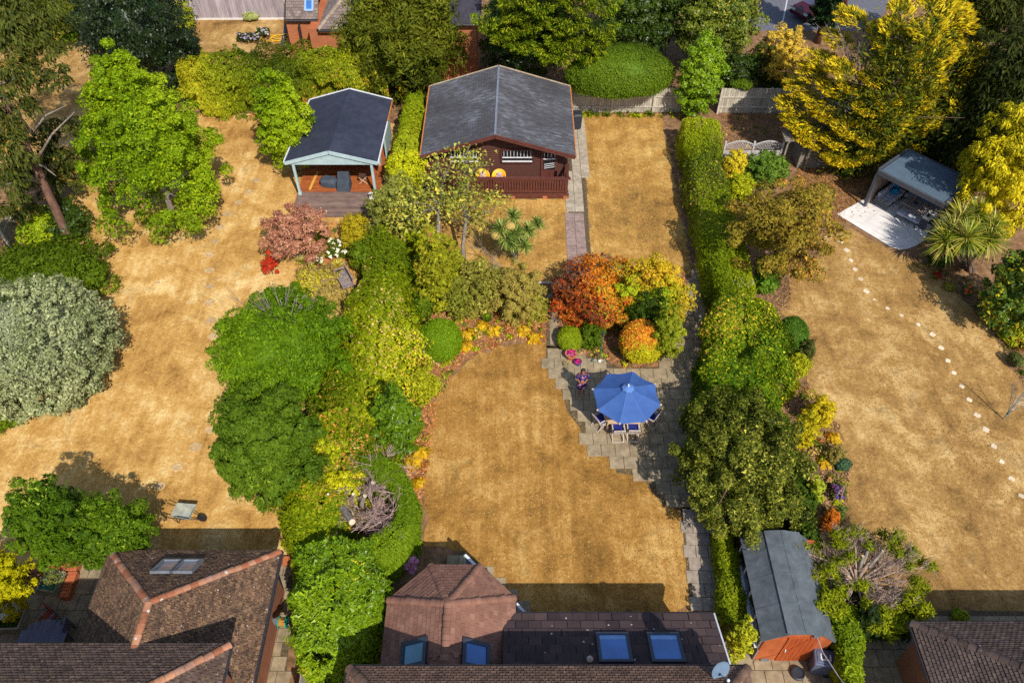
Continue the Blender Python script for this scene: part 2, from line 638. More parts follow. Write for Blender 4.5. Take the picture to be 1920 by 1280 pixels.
def fit(bbox, hb=0.0, k=1.0, sink=0.1, h=None):
    """ellipsoid whose outline fills a photo box, standing with its base at height hb"""
    x0, y0, x1, y1 = bbox
    mx, my = (x0 + x1) / 2, (y0 + y1) / 2
    v = (my - 640) / F_PX
    d = PITCH + math.atan(v)
    rz = 1.0 if h is None else (h - hb) / (2 - sink)
    for _ in range(40):
        zc = hb + rz * (1 - sink)
        t = (CAM_H - zc) / (ST + v * CT)
        rx = (x1 - x0) / 2 * t / F_PX
        E = (y1 - y0) / 2 * t / F_PX
        if h is None:
            ry = k * rx
            q = E * E - (ry * math.sin(d)) ** 2
            new = math.sqrt(max(q, (0.3 * min(rx, E)) ** 2)) / math.cos(d)
            rz = 0.6 * rz + 0.4 * new
        else:
            q = E * E - (rz * math.cos(d)) ** 2
            ry = math.sqrt(max(q, (0.3 * E) ** 2)) / math.sin(d)
    c = P(mx, my, zc)
    return np.array(c), np.array([rx, ry, rz])

def ell_area(r):
    p = 1.6
    a, b, c = r
    return 4 * math.pi * (((a * b) ** p + (a * c) ** p + (b * c) ** p) / 3) ** (1 / p)

SEED = [100]

def nseed():
    SEED[0] += 7
    return SEED[0]

def shell_chunks(c, r, pal, size, cov=2.2, aspect=0.55, lumps=26, width=0.34, amp=0.3, depth=0.12, taper=0.0, tilt=0.8,
                 up=0.3, freq=0.8, patch=0.55, rnd=0.45, flecks=None, zmin=-0.45, k=1.0, core=0.72, tdir=None, jit=0.22, nmax=30000, irr=0.2, sprout=0.4, tint=None):
    """leaves over a lumpy ellipsoid"""
    if size < 0.2: size, nmax = size * 0.8, nmax * 1.7
    sd = nseed()
    rng = np.random.default_rng(sd)
    field = lump_field(rng, lumps)
    n = int(min(nmax, cov * ell_area(r) * 0.75 / (size * size * aspect * 0.5)))
    d = rdirs(rng, int(n * 1.6))
    d = d[d[:, 2] > zmin][:n]
    m = lump_mult(d, field, width, amp)[:, None] * (1 - np.abs(rng.normal(size=(len(d), 1))) * depth)
    m *= 1 + rng.normal(size=(len(d), 1)) * 0.03
    if irr: m *= 1 + irr * np.clip(vnoise(d, 1.5, sd + 5), -1.6, 1.6)[:, None]
    if sprout:
        sp = np.clip(vnoise(d * float(r.mean()), 5.0, sd + 9) - 0.75, 0, 1.2)[:, None]
        m += sprout * sp * rng.random((len(d), 1)) / max(0.5, float(r.mean()))
    q = d * m
    kk = 1 - taper * q[:, 2:3] * 0.5
    pts = c + q * r * np.concatenate([kk, kk, np.ones_like(kk)], 1)
    nrm = unit(d / r)
    ok = pts[:, 2] > 0.03
    pts, nrm = pts[ok], nrm[ok]
    cols = colours(rng, pts, pal, freq, patch, rnd, jit, sd, flecks, k)
    if tint: cols = tinted(rng, pts, c, r, cols, tint, sd)
    td = None
    if tdir == 'out': td = nrm + np.array([0, 0, 0.3]) + rng.normal(size=pts.shape) * 0.3
    if tdir == 'down': td = nrm * 0.5 + np.array([0, 0, -1.0]) + rng.normal(size=pts.shape) * 0.25
    ch = [leaves(rng, pts, nrm, size, cols, aspect, tilt, up, td)]
    if core > 0:
        mid = np.array(pal).mean(0) * 0.9 * k
        ch.append(core_ball(c, r, field, width, amp, core, mid, taper))
    return ch

def shrub(name, label, cat, bbox, pal, size=0.14, hb=0.0, k=1.0, h=None, group=None, mat=LEAF, kind=None, parts=1, **kw):
    c, r = fit(bbox, hb, k, 0.1, h)
    if kw.get('irr', 1) > 0.1 and max(bbox[2] - bbox[0], bbox[3] - bbox[1]) > 34:
        q = {a: b for a, b in kw.items() if a in ('aspect', 'freq', 'patch', 'rnd', 'flecks', 'tdir', 'jit', 'tilt', 'up', 'tint')}
        big = (bbox[2] - bbox[0]) * (bbox[3] - bbox[1]) > 9000
        ch = clump_chunks(c, r, pal, size, 90 if big else 46, .19 if big else .26, 1.05, core=.7 if kw.get('core', .72) > .6 else .5, rho=(.55, 1.03), flat=.9, **q)[0]
        return build_fol(name, ch, None, mat, label, cat, group, kind)
    return build_fol(name, shell_chunks(c, r, pal, size, **kw), None, mat, label, cat, group, kind)

def clump_chunks(c, r, pal, size, nclump=40, cr=0.36, cov=1.7, aspect=0.55, taper=0.0, flat=0.75, zmin=-0.5, freq=0.7, patch=0.5,
                 rnd=0.5, flecks=None, k=1.0, core=0.62, tilt=0.9, up=0.35, rho=(0.55, 0.86), tdir=None, jit=0.22, nmax=22000, droop=0.0, tint=None):
    """a crown of many separate leaf clumps with gaps between them"""
    if size < 0.21: size, nmax = size * 0.8, nmax * 1.7
    sd = nseed()
    rng = np.random.default_rng(sd)
    cd = rdirs(rng, nclump * 3)
    cd = cd[cd[:, 2] > zmin][:nclump]
    # spread the clumps apart
    for _ in range(12):
        df = cd[:, None] - cd[None]
        ds = np.linalg.norm(df, axis=2) + 1e-3
        cd = unit(cd + (df / ds[..., None] ** 3).sum(1) * 0.004)
    rh = rng.uniform(rho[0], rho[1], (len(cd), 1))
    q = cd * rh
    kk = 1 - taper * q[:, 2:3] * 0.62
    cc = c + q * r * np.concatenate([kk, kk, np.ones_like(kk)], 1)
    crad = cr * np.array([r[0], r[1], min(r[2], r[0] * 1.1)]) * np.array([1, 1, flat])
    csz = rng.uniform(0.55, 1.35, (len(cd), 1)) * (1 - taper * 0.35 * np.clip(q[:, 2:3], -1, 1))
    per = int(min(nmax / len(cd), cov * ell_area(crad) * 0.6 / (size * size * aspect * 0.5)))
    d = rdirs(rng, per * len(cd))
    d[:, 2] = np.where(rng.random(len(d)) < 0.7, np.abs(d[:, 2]), d[:, 2])
    idx = np.repeat(np.arange(len(cd)), per)
    rad = rng.uniform(0.62, 1.06, (len(d), 1)) ** 0.7
    far = rng.random((len(d), 1)) < 0.10
    rad = np.where(far, rad * rng.uniform(1.0, 1.45, (len(d), 1)), rad)
    lm = 1 + 0.18 * vnoise(d * 2.2 + cc[idx], 1.3, sd + 3)[:, None]
    pts = cc[idx] + d * rad * lm * crad * csz[idx]
    if droop: pts[:, 2] -= droop * (1 - np.clip(d[:, 2], 0, 1)) * crad[2] * rng.random(len(d))
    nrm = unit(d + cd[idx] * 0.5)
    ok = pts[:, 2] > 0.05
    pts, nrm = pts[ok], nrm[ok]
    cols = colours(rng, pts, pal, freq, patch, rnd, jit, sd, flecks, k)
    if tint: cols = tinted(rng, pts, c, r, cols, tint, sd)
    td = None
    if tdir == 'out': td = nrm + np.array([0, 0, 0.35]) + rng.normal(size=pts.shape) * 0.35
    if tdir == 'down': td = nrm * 0.4 + np.array([0, 0, -1.0]) + rng.normal(size=pts.shape) * 0.25
    ch = [leaves(rng, pts, nrm, size, cols, aspect, tilt, up, td)]
    if core > 0:
        f = lump_field(rng, 20)
        ch.append(core_ball(c, r, f, 0.4, 0.25, core * .88, np.array(pal).mean(0) * 0.85 * k, taper))
        # an inner layer of leaves closes the gaps between the clumps
        n = int(min(9000, 1.3 * ell_area(r * core) * 0.75 / (size * size * aspect * 0.5)))
        d = rdirs(rng, int(n * 1.5)); d = d[d[:, 2] > -.4][:n]
        q = d * (lump_mult(d, f, 0.4, 0.25)[:, None] * core) * rng.uniform(.9, 1.08, (len(d), 1))
        kk = 1 - taper * q[:, 2:3] * 0.5
        p2 = c + q * r * np.concatenate([kk, kk, np.ones_like(kk)], 1)
        ok = p2[:, 2] > 0.05
        p2, d = p2[ok], d[ok]
        ch.append(leaves(rng, p2, d, size, colours(rng, p2, pal, freq, patch, rnd, jit, sd, None, k), aspect, tilt + .3, up))
    return ch, cc

def trunk_limbs(root, base, cc, c, r0, top, mat=bark, nl=7, seed=5, limb_name="limb"):
    """tapered trunk with a few limbs that run out into the crown"""
    rng = random.Random(seed)
    base, top = Vector(base), Vector(top)
    m = MB()
    pts = [base + Vector((0, 0, -0.05)), base.lerp(top, 0.06), base.lerp(top, 0.35) + Vector((rng.uniform(-.12, .12), rng.uniform(-.12, .12), 0)), base.lerp(top, 0.7), top]
    m.tube(pts, [r0 * 1.5, r0, r0 * 0.8, r0 * 0.55, r0 * 0.2], 8)
    m.build("trunk", mat, root, smooth=True)
    pick = sorted(range(len(cc)), key=lambda i: rng.random())[:nl]
    for i in pick:
        t = Vector(cc[i])
        s = base.lerp(top, min(0.85, max(0.25, (t.z - base.z) / max(0.5, top.z - base.z) * 0.75)))
        mid = s.lerp(t, 0.55) + Vector((0, 0, 0.15 * (t - s).length))
        mm = MB().tube([s, mid, t], [r0 * 0.42, r0 * 0.25, r0 * 0.06], 5)
        mm.build(limb_name, mat, root, smooth=True)

def tree(name, label, cat, bbox, pal, size=0.18, hb=0.6, k=1.0, h=None, group=None, mat=LEAF, r0=0.16, bark_m=bark, nl=7, **kw):
    c, r = fit(bbox, hb, k, 0.0, h)
    root = thing(name, label, cat, (c[0], c[1], 0), group)
    ch, cc = clump_chunks(c, r, pal, size, **kw)
    build_fol("crown", ch, root, mat)
    trunk_limbs(root, (c[0], c[1], 0), cc, c, r0, (c[0], c[1], c[2] + r[2] * 0.6), bark_m, nl, SEED[0])
    return root

def hedge(name, label, stations, pal, size=0.12, cov=2.4, p=0.42, lump=0.10, freq=1.0, patch=0.6, rnd=0.45, flecks=None, aspect=0.55, k=1.0,
          mat=LEAF, cat="hedge", parent=None, tilt=0.7, up=0.25, group=None, jit=0.22, tdir=None, nmax=31000, lfreq=1.6, z0=0.0, sprout=0.3):
    """a hedge whose top edges run through photo points: stations of (left x, left y, right x, right y, height)"""
    if size < 0.2: size, nmax = size * 0.8, nmax * 1.7
    sd = nseed()
    rng = np.random.default_rng(sd)
    Lp = np.array([P(a, b, h) for a, b, c_, d_, h in stations])
    Rp = np.array([P(c_, d_, h) for a, b, c_, d_, h in stations])
    mid = (Lp + Rp) / 2
    hw = np.linalg.norm(Rp - Lp, axis=1) / 2
    hh = np.array([s[4] for s in stations])
    side = (Rp - Lp) / (2 * hw[:, None])
    seg = np.linalg.norm(np.diff(mid, axis=0), axis=1)
    cum = np.concatenate([[0], np.cumsum(seg)])
    area = cum[-1] * (2 * hw.mean() + 2 * hh.mean()) + 4 * hw.mean() * hh.mean()
    n = int(min(nmax, cov * area / (size * size * aspect * 0.5)))

    def at(s):
        f = lambda a: np.stack([np.interp(s, cum, a[:, i]) for i in range(a.shape[1])], 1)
        return f(mid), f(side), np.interp(s, cum, hw)[:, None], np.interp(s, cum, hh)[:, None]

    def surf(s, an, sc=1.0):
        m_, sd_, w_, h_ = at(s)
        sd_ = unit(sd_)
        ce, se = np.cos(an), np.sin(an)
        ex = np.sign(ce) * np.abs(ce) ** p
        ez = np.abs(se) ** p
        pt = m_ + sd_ * (ex[:, None] * w_ * sc)
        pt[:, 2] = z0 + (ez[:, None] * (h_ - z0))[:, 0] * (1 - (1 - sc) * 0.5) 
        nr = sd_ * (np.sign(ce) * np.abs(ce) ** (1 - p * .5))[:, None] + np.array([0, 0, 1.0]) * (np.abs(se) ** 1.2)[:, None]
        return pt, unit(nr)
    # sample the section by its true arc length
    aa = np.linspace(0.0, math.pi, 120)
    ce, se = np.cos(aa), np.sin(aa)
    sec = np.stack([np.sign(ce) * np.abs(ce) ** p * hw.mean(), np.abs(se) ** p * hh.mean()], 1)
    al = np.concatenate([[0], np.cumsum(np.linalg.norm(np.diff(sec, axis=0), axis=1))])
    an = np.interp(rng.random(n) * al[-1], al, aa)
    pts, nrm = surf(rng.random(n) * cum[-1], an)
    ne = int(n * 4 * hw.mean() * hh.mean() / area) + 60
    pe, nre = [], []
    for e in (0, 1):
        s = np.full(ne // 2, 0.0 if e == 0 else cum[-1])
        a2 = rng.uniform(0, math.pi, ne // 2)
        q, _ = surf(s, a2)
        m_, _, _, h_ = at(s)
        m_[:, 2] = z0 + (h_[:, 0] - z0) * 0.45
        f = np.sqrt(rng.random((ne // 2, 1)))
        q = m_ * (1 - f) + q * f
        ax = mid[1] - mid[0] if e == 0 else mid[-1] - mid[-2]
        ax = (ax / np.linalg.norm(ax)) * (-1 if e == 0 else 1)
        ax[2] = 0
        q = q + ax * (0.2 * (1 - f * f)) * min(1.0, hw.mean())
        pe.append(q); nre.append(np.repeat(ax[None], len(q), 0))
    pts = np.concatenate([pts] + pe); nrm = np.concatenate([nrm] + nre)
    disp = lump * vnoise(pts, lfreq, sd) - np.abs(rng.normal(size=len(pts))) * 0.08
    disp += 0.5 * sprout * np.clip(vnoise(pts, 5.5, sd + 9) - 0.6, 0, 1.3) * rng.random(len(pts)) + lump * 0.45 * vnoise(pts, lfreq * 2.6, sd + 4)
    pts = pts + nrm * disp[:, None] + rng.normal(size=pts.shape) * 0.02
    ok = pts[:, 2] > 0.03
    pts, nrm = pts[ok], nrm[ok]
    cols = colours(rng, pts, pal, freq, patch, rnd, jit, sd, flecks, k)
    td = None
    if tdir == 'out': td = nrm + np.array([0, 0, 0.3]) + rng.normal(size=pts.shape) * 0.4
    if tdir == 'down': td = nrm * 0.4 + np.array([0, 0, -1.0]) + rng.normal(size=pts.shape) * 0.3
    ch = [leaves(rng, pts, nrm, size, cols, aspect, tilt, up, td)]
    # twiggy body under the leaves
    ns, na = max(6, int(cum[-1] / 0.6)), 12
    ss = np.repeat(np.linspace(min(.35, cum[-1] * .1), cum[-1] - min(.35, cum[-1] * .1), ns), na)
    a3 = np.tile(np.interp(np.linspace(0, al[-1], na), al, aa), ns)
    cp, cn = surf(ss, a3, 0.70)
    cp = cp + cn * (lump * 0.9 * vnoise(cp, lfreq, sd) - 0.16)[:, None]
    cp[:, 2] = np.maximum(cp[:, 2], 0.02)
    T = []
    for i in range(ns - 1):
        for j in range(na - 1):
            a = i * na + j
            T += [(a, a + 1, a + na + 1), (a, a + na + 1, a + na)]
    for i in (0, (ns - 1) * na):
        T += [(i, i + j, i + j + 1) for j in range(1, na - 1)]
    ch.append((cp, np.array(T), np.repeat(np.array([np.array(pal).mean(0) * 0.85 * k]), len(cp), 0)))
    return build_fol(name, ch, parent, mat, label, cat, group)

def blades(rng, c, n, length, width, cols, elev=(0.1, 1.3), droop=0.5, segs=3, jit=0.2):
    """a rosette of long arching blades"""
    az = rng.uniform(0, 2 * math.pi, n)
    el = rng.uniform(elev[0], elev[1], n)
    L = length * rng.uniform(0.7, 1.1, n)
    V, T, C = [], [], []
    col = np.array(cols)[rng.integers(0, len(cols), n)] * rng.uniform(1 - jit, 1 + jit, (n, 1))
    side = np.stack([-np.sin(az), np.cos(az), np.zeros(n)], 1)
    p = np.repeat(np.array(c, dtype=float)[None], n, 0)
    rows = []
    for s in range(segs + 1):
        f = s / segs
        w = width * (0.6 + 0.4 * math.sin(math.pi * min(1, f * 1.3))) * (1 - f ** 3)
        rows.append((p - side * w / 2, p + side * w / 2))
        e = el - droop * f * 1.6
        st = (L / segs)[:, None]
        p = p + np.stack([np.cos(az) * np.cos(e), np.sin(az) * np.cos(e), np.sin(e)], 1) * st
    V = np.stack([x for r_ in rows for x in r_], 1)
    m = 2 * (segs + 1)
    i = np.arange(n)[:, None] * m
    T = np.concatenate([np.concatenate([i + np.array([[2 * s, 2 * s + 1, 2 * s + 3]]), i + np.array([[2 * s, 2 * s + 3, 2 * s + 2]])]) for s in range(segs)])
    return V.reshape(-1, 3), T, np.repeat(col, m, 0)

def plume(rng, p0, p1, bend, width, n, inner, outer, size=0.26, aspect=0.3, droop=0.0, rise=0.5, t0=0.3, flat=0.35, et=0.5):
    """a bough with feathery sprays, outermost ones in the bright colour"""
    p0, p1 = np.array(p0), np.array(p1)
    t = t0 + (1 - t0) * rng.random(n) ** 0.75
    ax = p1 - p0
    L = np.linalg.norm(ax)
    ax = ax / L
    lat = np.cross(ax, [0, 0, 1.0]); lat /= max(1e-6, np.linalg.norm(lat))
    pos = p0 + (p1 - p0) * t[:, None]
    pos[:, 2] += bend * np.sin(t * math.pi)
    w = width * np.sin(np.clip((1.12 - t) / (1.12 - t0), 0, 1) * math.pi * 0.62)
    u = rng.uniform(-1, 1, n)
    pos = pos + lat * (u * w)[:, None]
    pos[:, 2] += rng.normal(size=n) * flat * w * 0.5 - droop * np.abs(rng.random(n)) * w
    td = ax * 0.9 + lat * (u * 0.8)[:, None] + np.array([0, 0, rise]) + rng.normal(size=(n, 3)) * 0.25
    nr = np.repeat(np.array([[0, 0, 1.0]]), n, 0) + rng.normal(size=(n, 3)) * 0.3 - ax * 0.4
    edge = np.clip(np.maximum((t - et) / (1 - et), (np.abs(u) - .15) / .7) + rng.normal(size=n) * 0.22, 0, 1)[:, None]
    inn = np.array(inner)[rng.integers(0, len(inner), n)]
    out = np.array(outer)[rng.integers(0, len(outer), n)]
    c = (inn * (1 - edge) + out * edge) * rng.uniform(0.8, 1.2, (n, 1))
    return leaves(rng, pos, nr, size, c, aspect, 0.5, 0.3, td, 0.1)

def conifer(name, label, cat, base, h, rad, inner, outer, nb=90, per=260, size=0.26, shape=0.75, rise=0.35, droop=0.0, group=None, r0=0.22, width=0.75,
            up=0.18, bark_m=bark_red, hb=0.06, topr=0.18, bend=0.25, spray_rise=0.5, sweep=(0, 0), bough=True, aspect=0.3, core=0.0):
    sd = nseed()
    rng = np.random.default_rng(sd)
    b = np.array(base)
    root = thing(name, label, cat, tuple(base), group)
    ch = []
    wood = MB()
    ga = 2.399963
    for i in range(nb):
        f = (i + 0.5) / nb
        z = h * (hb + (1 - hb) * f ** 0.9)
        rr = rad * (max(0.02, 1 - f ** 1.25) ** shape * (1 - topr) + topr * (1 - f)) * rng.uniform(0.72, 1.12)
        a = i * ga + rng.uniform(-.3, .3)
        p0 = b + np.array([0, 0, z])
        dirv = np.array([math.cos(a), math.sin(a), 0]) + np.array([sweep[0], sweep[1], 0])
        p1 = p0 + dirv * rr + np.array([0, 0, (up + rise * f) * rr])
        ch.append(plume(rng, p0, p1, bend * rr * 0.4, width * (0.35 + 0.65 * rr / rad), int(per * (0.35 + 0.65 * rr / rad)), inner, outer, size, aspect, droop, spray_rise))
        if bough and rr > 0.5:
            q0, q1 = Vector(p0), Vector(p1)
            md = q0.lerp(q1, 0.5) + Vector((0, 0, bend * rr * 0.35))
            wood.tube([q0, md, q0.lerp(q1, 0.9) + Vector((0, 0, bend * rr * .1))], [0.05, 0.03, 0.01], 4)
    if core > 0:
        f = lump_field(rng, 16)
        ch.append(core_ball(b + np.array([0, 0, h * 0.48]), np.array([rad * core, rad * core, h * 0.46]), f, 0.4, 0.3, 0.9, np.array(inner).mean(0), 1.1))
    build_fol("crown", ch, root, NEEDLE)
    tk = MB().tube([b + np.array([0, 0, -0.05]), b + np.array([0, 0, h * .3]), b + np.array([0, 0, h * .95])], [r0 * 1.3, r0 * 0.8, 0.03], 8)
    tk.build("trunk", bark_m, root, smooth=True)
    if bough: wood.build("boughs", bark_m, root)
    return root

def twig_tree(mb, rng, p, d, length, r, depth, spread=0.6, n=3, gravity=0.0, minr=0.006):
    p = Vector(p); d = Vector(d).normalized()
    segs = [p]
    q = p.copy(); dd = d.copy()
    for i in range(3):
        dd = (dd + Vector((rng.uniform(-1, 1), rng.uniform(-1, 1), rng.uniform(-1, 1) - gravity)) * 0.18).normalized()
        q = q + dd * length / 3
        segs.append(q.copy())
    mb.tube(segs if depth else [segs[0], segs[3]], [r, r * .85, r * .7, r * .5] if depth else [r, r * .5], 3 if depth < 2 else 5, cap=False)
    if depth > 0:
        for i in range(n):
            f = rng.uniform(0.35, 1.0)
            s = segs[min(3, int(f * 3) + (1 if f > .95 else 0))]
            nd_ = (dd + Vector((rng.uniform(-1, 1), rng.uniform(-1, 1), rng.uniform(-.5, 1))) * spread).normalized()
            twig_tree(mb, rng, s, nd_, length * rng.uniform(.5, .8), max(minr, r * .55), depth - 1, spread, n, gravity, minr)
# ------------------------------------------------------------------ ground, lawns, paving
def on_plane(x, y, p0, n):
    """point of the plane (p0, n) seen at photo pixel x, y"""
    u, v = (x - 960.0) / F_PX, (y - 640.0) / F_PX
    d = Vector((u, CT - v * ST, -(ST + v * CT)))
    o = Vector((0, 0, CAM_H))
    return o + d * ((Vector(p0) - o).dot(n) / d.dot(n))

def ragged(poly, step=0.3, amp=0.09, seed=3):
    rng = random.Random(seed)
    out = []
    for i in range(len(poly)):
        a, b = Vector(poly[i][:2]), Vector(poly[(i + 1) % len(poly)][:2])
        n = max(1, int((b - a).length / step))
        for k in range(n):
            q = a.lerp(b, k / n)
            out.append((q.x + rng.gauss(0, amp), q.y + rng.gauss(0, amp)))
    return out

def smooth_poly(pts, it=2):
    for _ in range(it):
        o = []
        for i in range(len(pts)):
            a, b = pts[i], pts[(i + 1) % len(pts)]
            o.append((a[0] * .75 + b[0] * .25, a[1] * .75 + b[1] * .25))
            o.append((a[0] * .25 + b[0] * .75, a[1] * .25 + b[1] * .75))
        pts = o
    return pts

def sheet(name, poly, z, m, kind="structure"):
    me = bpy.data.meshes.new(name)
    cx = sum(p[0] for p in poly) / len(poly); cy = sum(p[1] for p in poly) / len(poly)
    me.from_pydata([(p[0] - cx, p[1] - cy, 0) for p in poly], [], [tuple(range(len(poly)))])
    me.materials.append(m)
    if me.polygons[0].normal.z < 0: me.flip_normals()
    o = link_mesh(name, me, None, Vector((cx, cy, z)))
    return tag(o, kind=kind)

def pxpoly(pts, z=0.0):
    return [tuple(P(a, b, z))[:2] for a, b in pts]

def inside(x, y, poly):
    c = False
    j = len(poly) - 1
    for i in range(len(poly)):
        xi, yi = poly[i][0], poly[i][1]
        xj, yj = poly[j][0], poly[j][1]
        if (yi > y) != (yj > y) and x < (xj - xi) * (y - yi) / (yj - yi) + xi: c = not c
        j = i
    return c

soil = M("bare_soil", S(158, 122, 88), S(92, 66, 46), 2.6, 0.95, 0.1, bmp=0.7)
lawn_left_m = lawn_mat("straw_lawn", S(142, 100, 48), S(200, 155, 86), S(238, 208, 144), 0.1)
lawn_mid_m = lawn_mat("amber_lawn", S(108, 77, 36), S(164, 120, 58), S(208, 168, 100), 0.13, 0.14)
lawn_back_m = lawn_mat("back_lawn", S(110, 82, 46), S(174, 132, 68), S(218, 180, 108), 0.1, 0.2)
lawn_right_m = lawn_mat("tan_lawn", S(106, 79, 44), S(166, 128, 74), S(216, 182, 122), 0.08, 0.08)
slab_m = M("buff_paving", S(168, 150, 120), S(124, 109, 86), 3.0, 0.85, 0.15, bmp=0.25, var=0.09)
slab_grey_m = M("grey_paving", S(186, 172, 150), S(140, 128, 112), 3.5, 0.85, 0.25, bmp=0.25, var=0.10)
slab_mauve_m = M("mauve_paving", S(164, 140, 130), S(122, 104, 98), 5, 0.85, 0.2, bmp=0.3, var=0.12)
slab_path_m = M("warm_grey_paving", S(176, 160, 142), S(134, 120, 108), 5, 0.85, 0.2, bmp=0.3, var=0.12)
joint_m = M("paving_joint", S(112, 98, 74), S(70, 60, 46), 8, 0.95, 0.1, bmp=0.4)
white_slab_m = M("white_porcelain_paving", S(232, 226, 218), S(214, 206, 198), 1.2, 0.5, 0.35, bmp=0.04, var=0.03)
asphalt_m = M("asphalt", S(112, 112, 118), S(84, 84, 92), 5, 0.9, 0.25, bmp=0.25)

sheet("ground", [(-160, -10), (160, -10), (160, 220), (-160, 220)], 0.0, soil)
LAWN_LEFT = pxpoly([(338, 214), (505, 214), (760, 235), (700, 420), (640, 600), (560, 900), (530, 1100), (330, 1120), (60, 1075), (-160, 1080), (-160, 770), (60, 640), (128, 470), (140, 330)])
LAWN_BACK_L = pxpoly([(800, 372), (1066, 372), (1076, 500), (1044, 536), (985, 530), (880, 505), (800, 470)])
LAWN_BACK_R = pxpoly([(1090, 216), (1238, 212), (1250, 262), (1262, 330), (1282, 420), (1296, 512), (1200, 525), (1110, 512), (1088, 235)])
LAWN_MID = pxpoly([(838, 722), (856, 694), (898, 664), (950, 645), (1024, 640), (1028, 690), (1090, 790), (1200, 860), (1290, 940), (1300, 1146), (1000, 1150), (946, 1100), (906, 1062), (868, 1030), (790, 1020), (800, 960), (792, 905), (800, 860), (805, 800), (815, 755)])
LAWN_RIGHT = pxpoly([(1556, 436), (1592, 428), (1694, 482), (1742, 502), (1800, 556), (1868, 628), (1900, 700), (1960, 760), (2130, 900), (2130, 1150), (1728, 1144), (1600, 1082), (1576, 975), (1590, 930), (1592, 880), (1570, 790), (1540, 770), (1516, 735), (1514, 690), (1524, 655), (1468, 585), (1478, 560), (1482, 512), (1530, 480)])
sheet("lawn", ragged(LAWN_LEFT, seed=1), 0.012, lawn_left_m)
sheet("lawn", ragged(LAWN_BACK_L, seed=2), 0.012, lawn_back_m)
sheet("lawn", ragged(LAWN_BACK_R, seed=3), 0.012, lawn_back_m)
sheet("lawn", ragged(LAWN_MID, seed=4), 0.012, lawn_mid_m)
sheet("lawn", ragged(LAWN_RIGHT, seed=5), 0.012, lawn_right_m)
sheet("lawn", ragged(pxpoly([(350, 96), (372, 36), (548, 34), (560, 120), (420, 130)]), seed=6), 0.012, lawn_right_m)
sheet("lawn", ragged(pxpoly([(-90, 120), (60, 60), (170, 70), (165, 270), (60, 330), (-60, 330)]), seed=7), 0.012, lawn_right_m)

def poly_area(p):
    return abs(sum(p[i][0] * p[(i + 1) % len(p)][1] - p[(i + 1) % len(p)][0] * p[i][1] for i in range(len(p)))) / 2

def ccw(p):
    a = sum(p[i][0] * p[(i + 1) % len(p)][1] - p[(i + 1) % len(p)][0] * p[i][1] for i in range(len(p)))
    return p if a > 0 else p[::-1]

def clip_convex(poly, clip):
    out = poly
    n = len(clip)
    for i in range(n):
        a, b = clip[i], clip[(i + 1) % n]
        ex, ey = b[0] - a[0], b[1] - a[1]
        res = []
        for j in range(len(out)):
            p, q = out[j], out[(j + 1) % len(out)]
            sp = ex * (p[1] - a[1]) - ey * (p[0] - a[0])
            sq = ex * (q[1] - a[1]) - ey * (q[0] - a[0])
            if sp >= 0: res.append(p)
            if (sp >= 0) != (sq >= 0):
                f = sp / (sp - sq)
                res.append((p[0] + (q[0] - p[0]) * f, p[1] + (q[1] - p[1]) * f))
        out = res
        if len(out) < 3: return []
    return out

def slab_field(name, poly, m, sx, sy, ox=0.0, oy=0.0, rz=0.0, gap=0.018, z0=0.016, th=0.022, stagger=0.5, seed=1, joint=joint_m, parent_name="patio", parent=None, clip=False):
    """paving: a mortar bed with every slab its own object"""
    rng = random.Random(seed)
    if parent is None:
        parent = sheet(parent_name, poly, z0, joint)
    cs, sn = math.cos(rz), math.sin(rz)
    xs = [p[0] for p in poly]; ys = [p[1] for p in poly]
    cx, cy = (min(xs) + max(xs)) / 2 + ox, (min(ys) + max(ys)) / 2 + oy
    W = math.hypot(max(xs) - min(xs), max(ys) - min(ys)) / 2 + 1
    row = 0
    y = -W
    first = {}
    while y < W:
        x = -W + (stagger * sx if row % 2 else 0)
        while x < W:
            lx, ly = x + sx / 2, y + sy / 2
            wx, wy = cx + lx * cs - ly * sn, cy + lx * sn + ly * cs
            if clip:
                rect = [(x + gap / 2, y + gap / 2), (x + sx - gap / 2, y + gap / 2), (x + sx - gap / 2, y + sy - gap / 2), (x + gap / 2, y + sy - gap / 2)]
                rect = [(cx + a_ * cs - b_ * sn, cy + a_ * sn + b_ * cs) for a_, b_ in rect]
                cl = clip_convex(rect, ccw(poly))
                if len(cl) >= 3 and poly_area(cl) > 0.02:
                    MB().prism(cl, z0 + 0.002, z0 + th).build(name, m, parent)
            elif inside(wx, wy, poly):
                k = rng.randrange(4)
                if k not in first:
                    mb = MB()
                    mb.bevbox((0, 0, th / 2), (sx - gap, sy - gap, th), 0, 0.008)
                    me = bpy.data.meshes.new(name)
                    me.from_pydata(mb.v, [], mb.f)
                    me.materials.append(m)
                    first[k] = me
                o = bpy.data.objects.new(name, first[k])
                COL.objects.link(o)
                o.parent = parent
                OFF[o] = OFF[parent]
                o.location = Vector((wx, wy, z0 + rng.uniform(0, 0.006))) - OFF[parent]
                o.rotation_euler = (rng.gauss(0, .004), rng.gauss(0, .004), rz + rng.gauss(0, 0.006))
            x += sx
        y += sy
        row += 1
    return parent

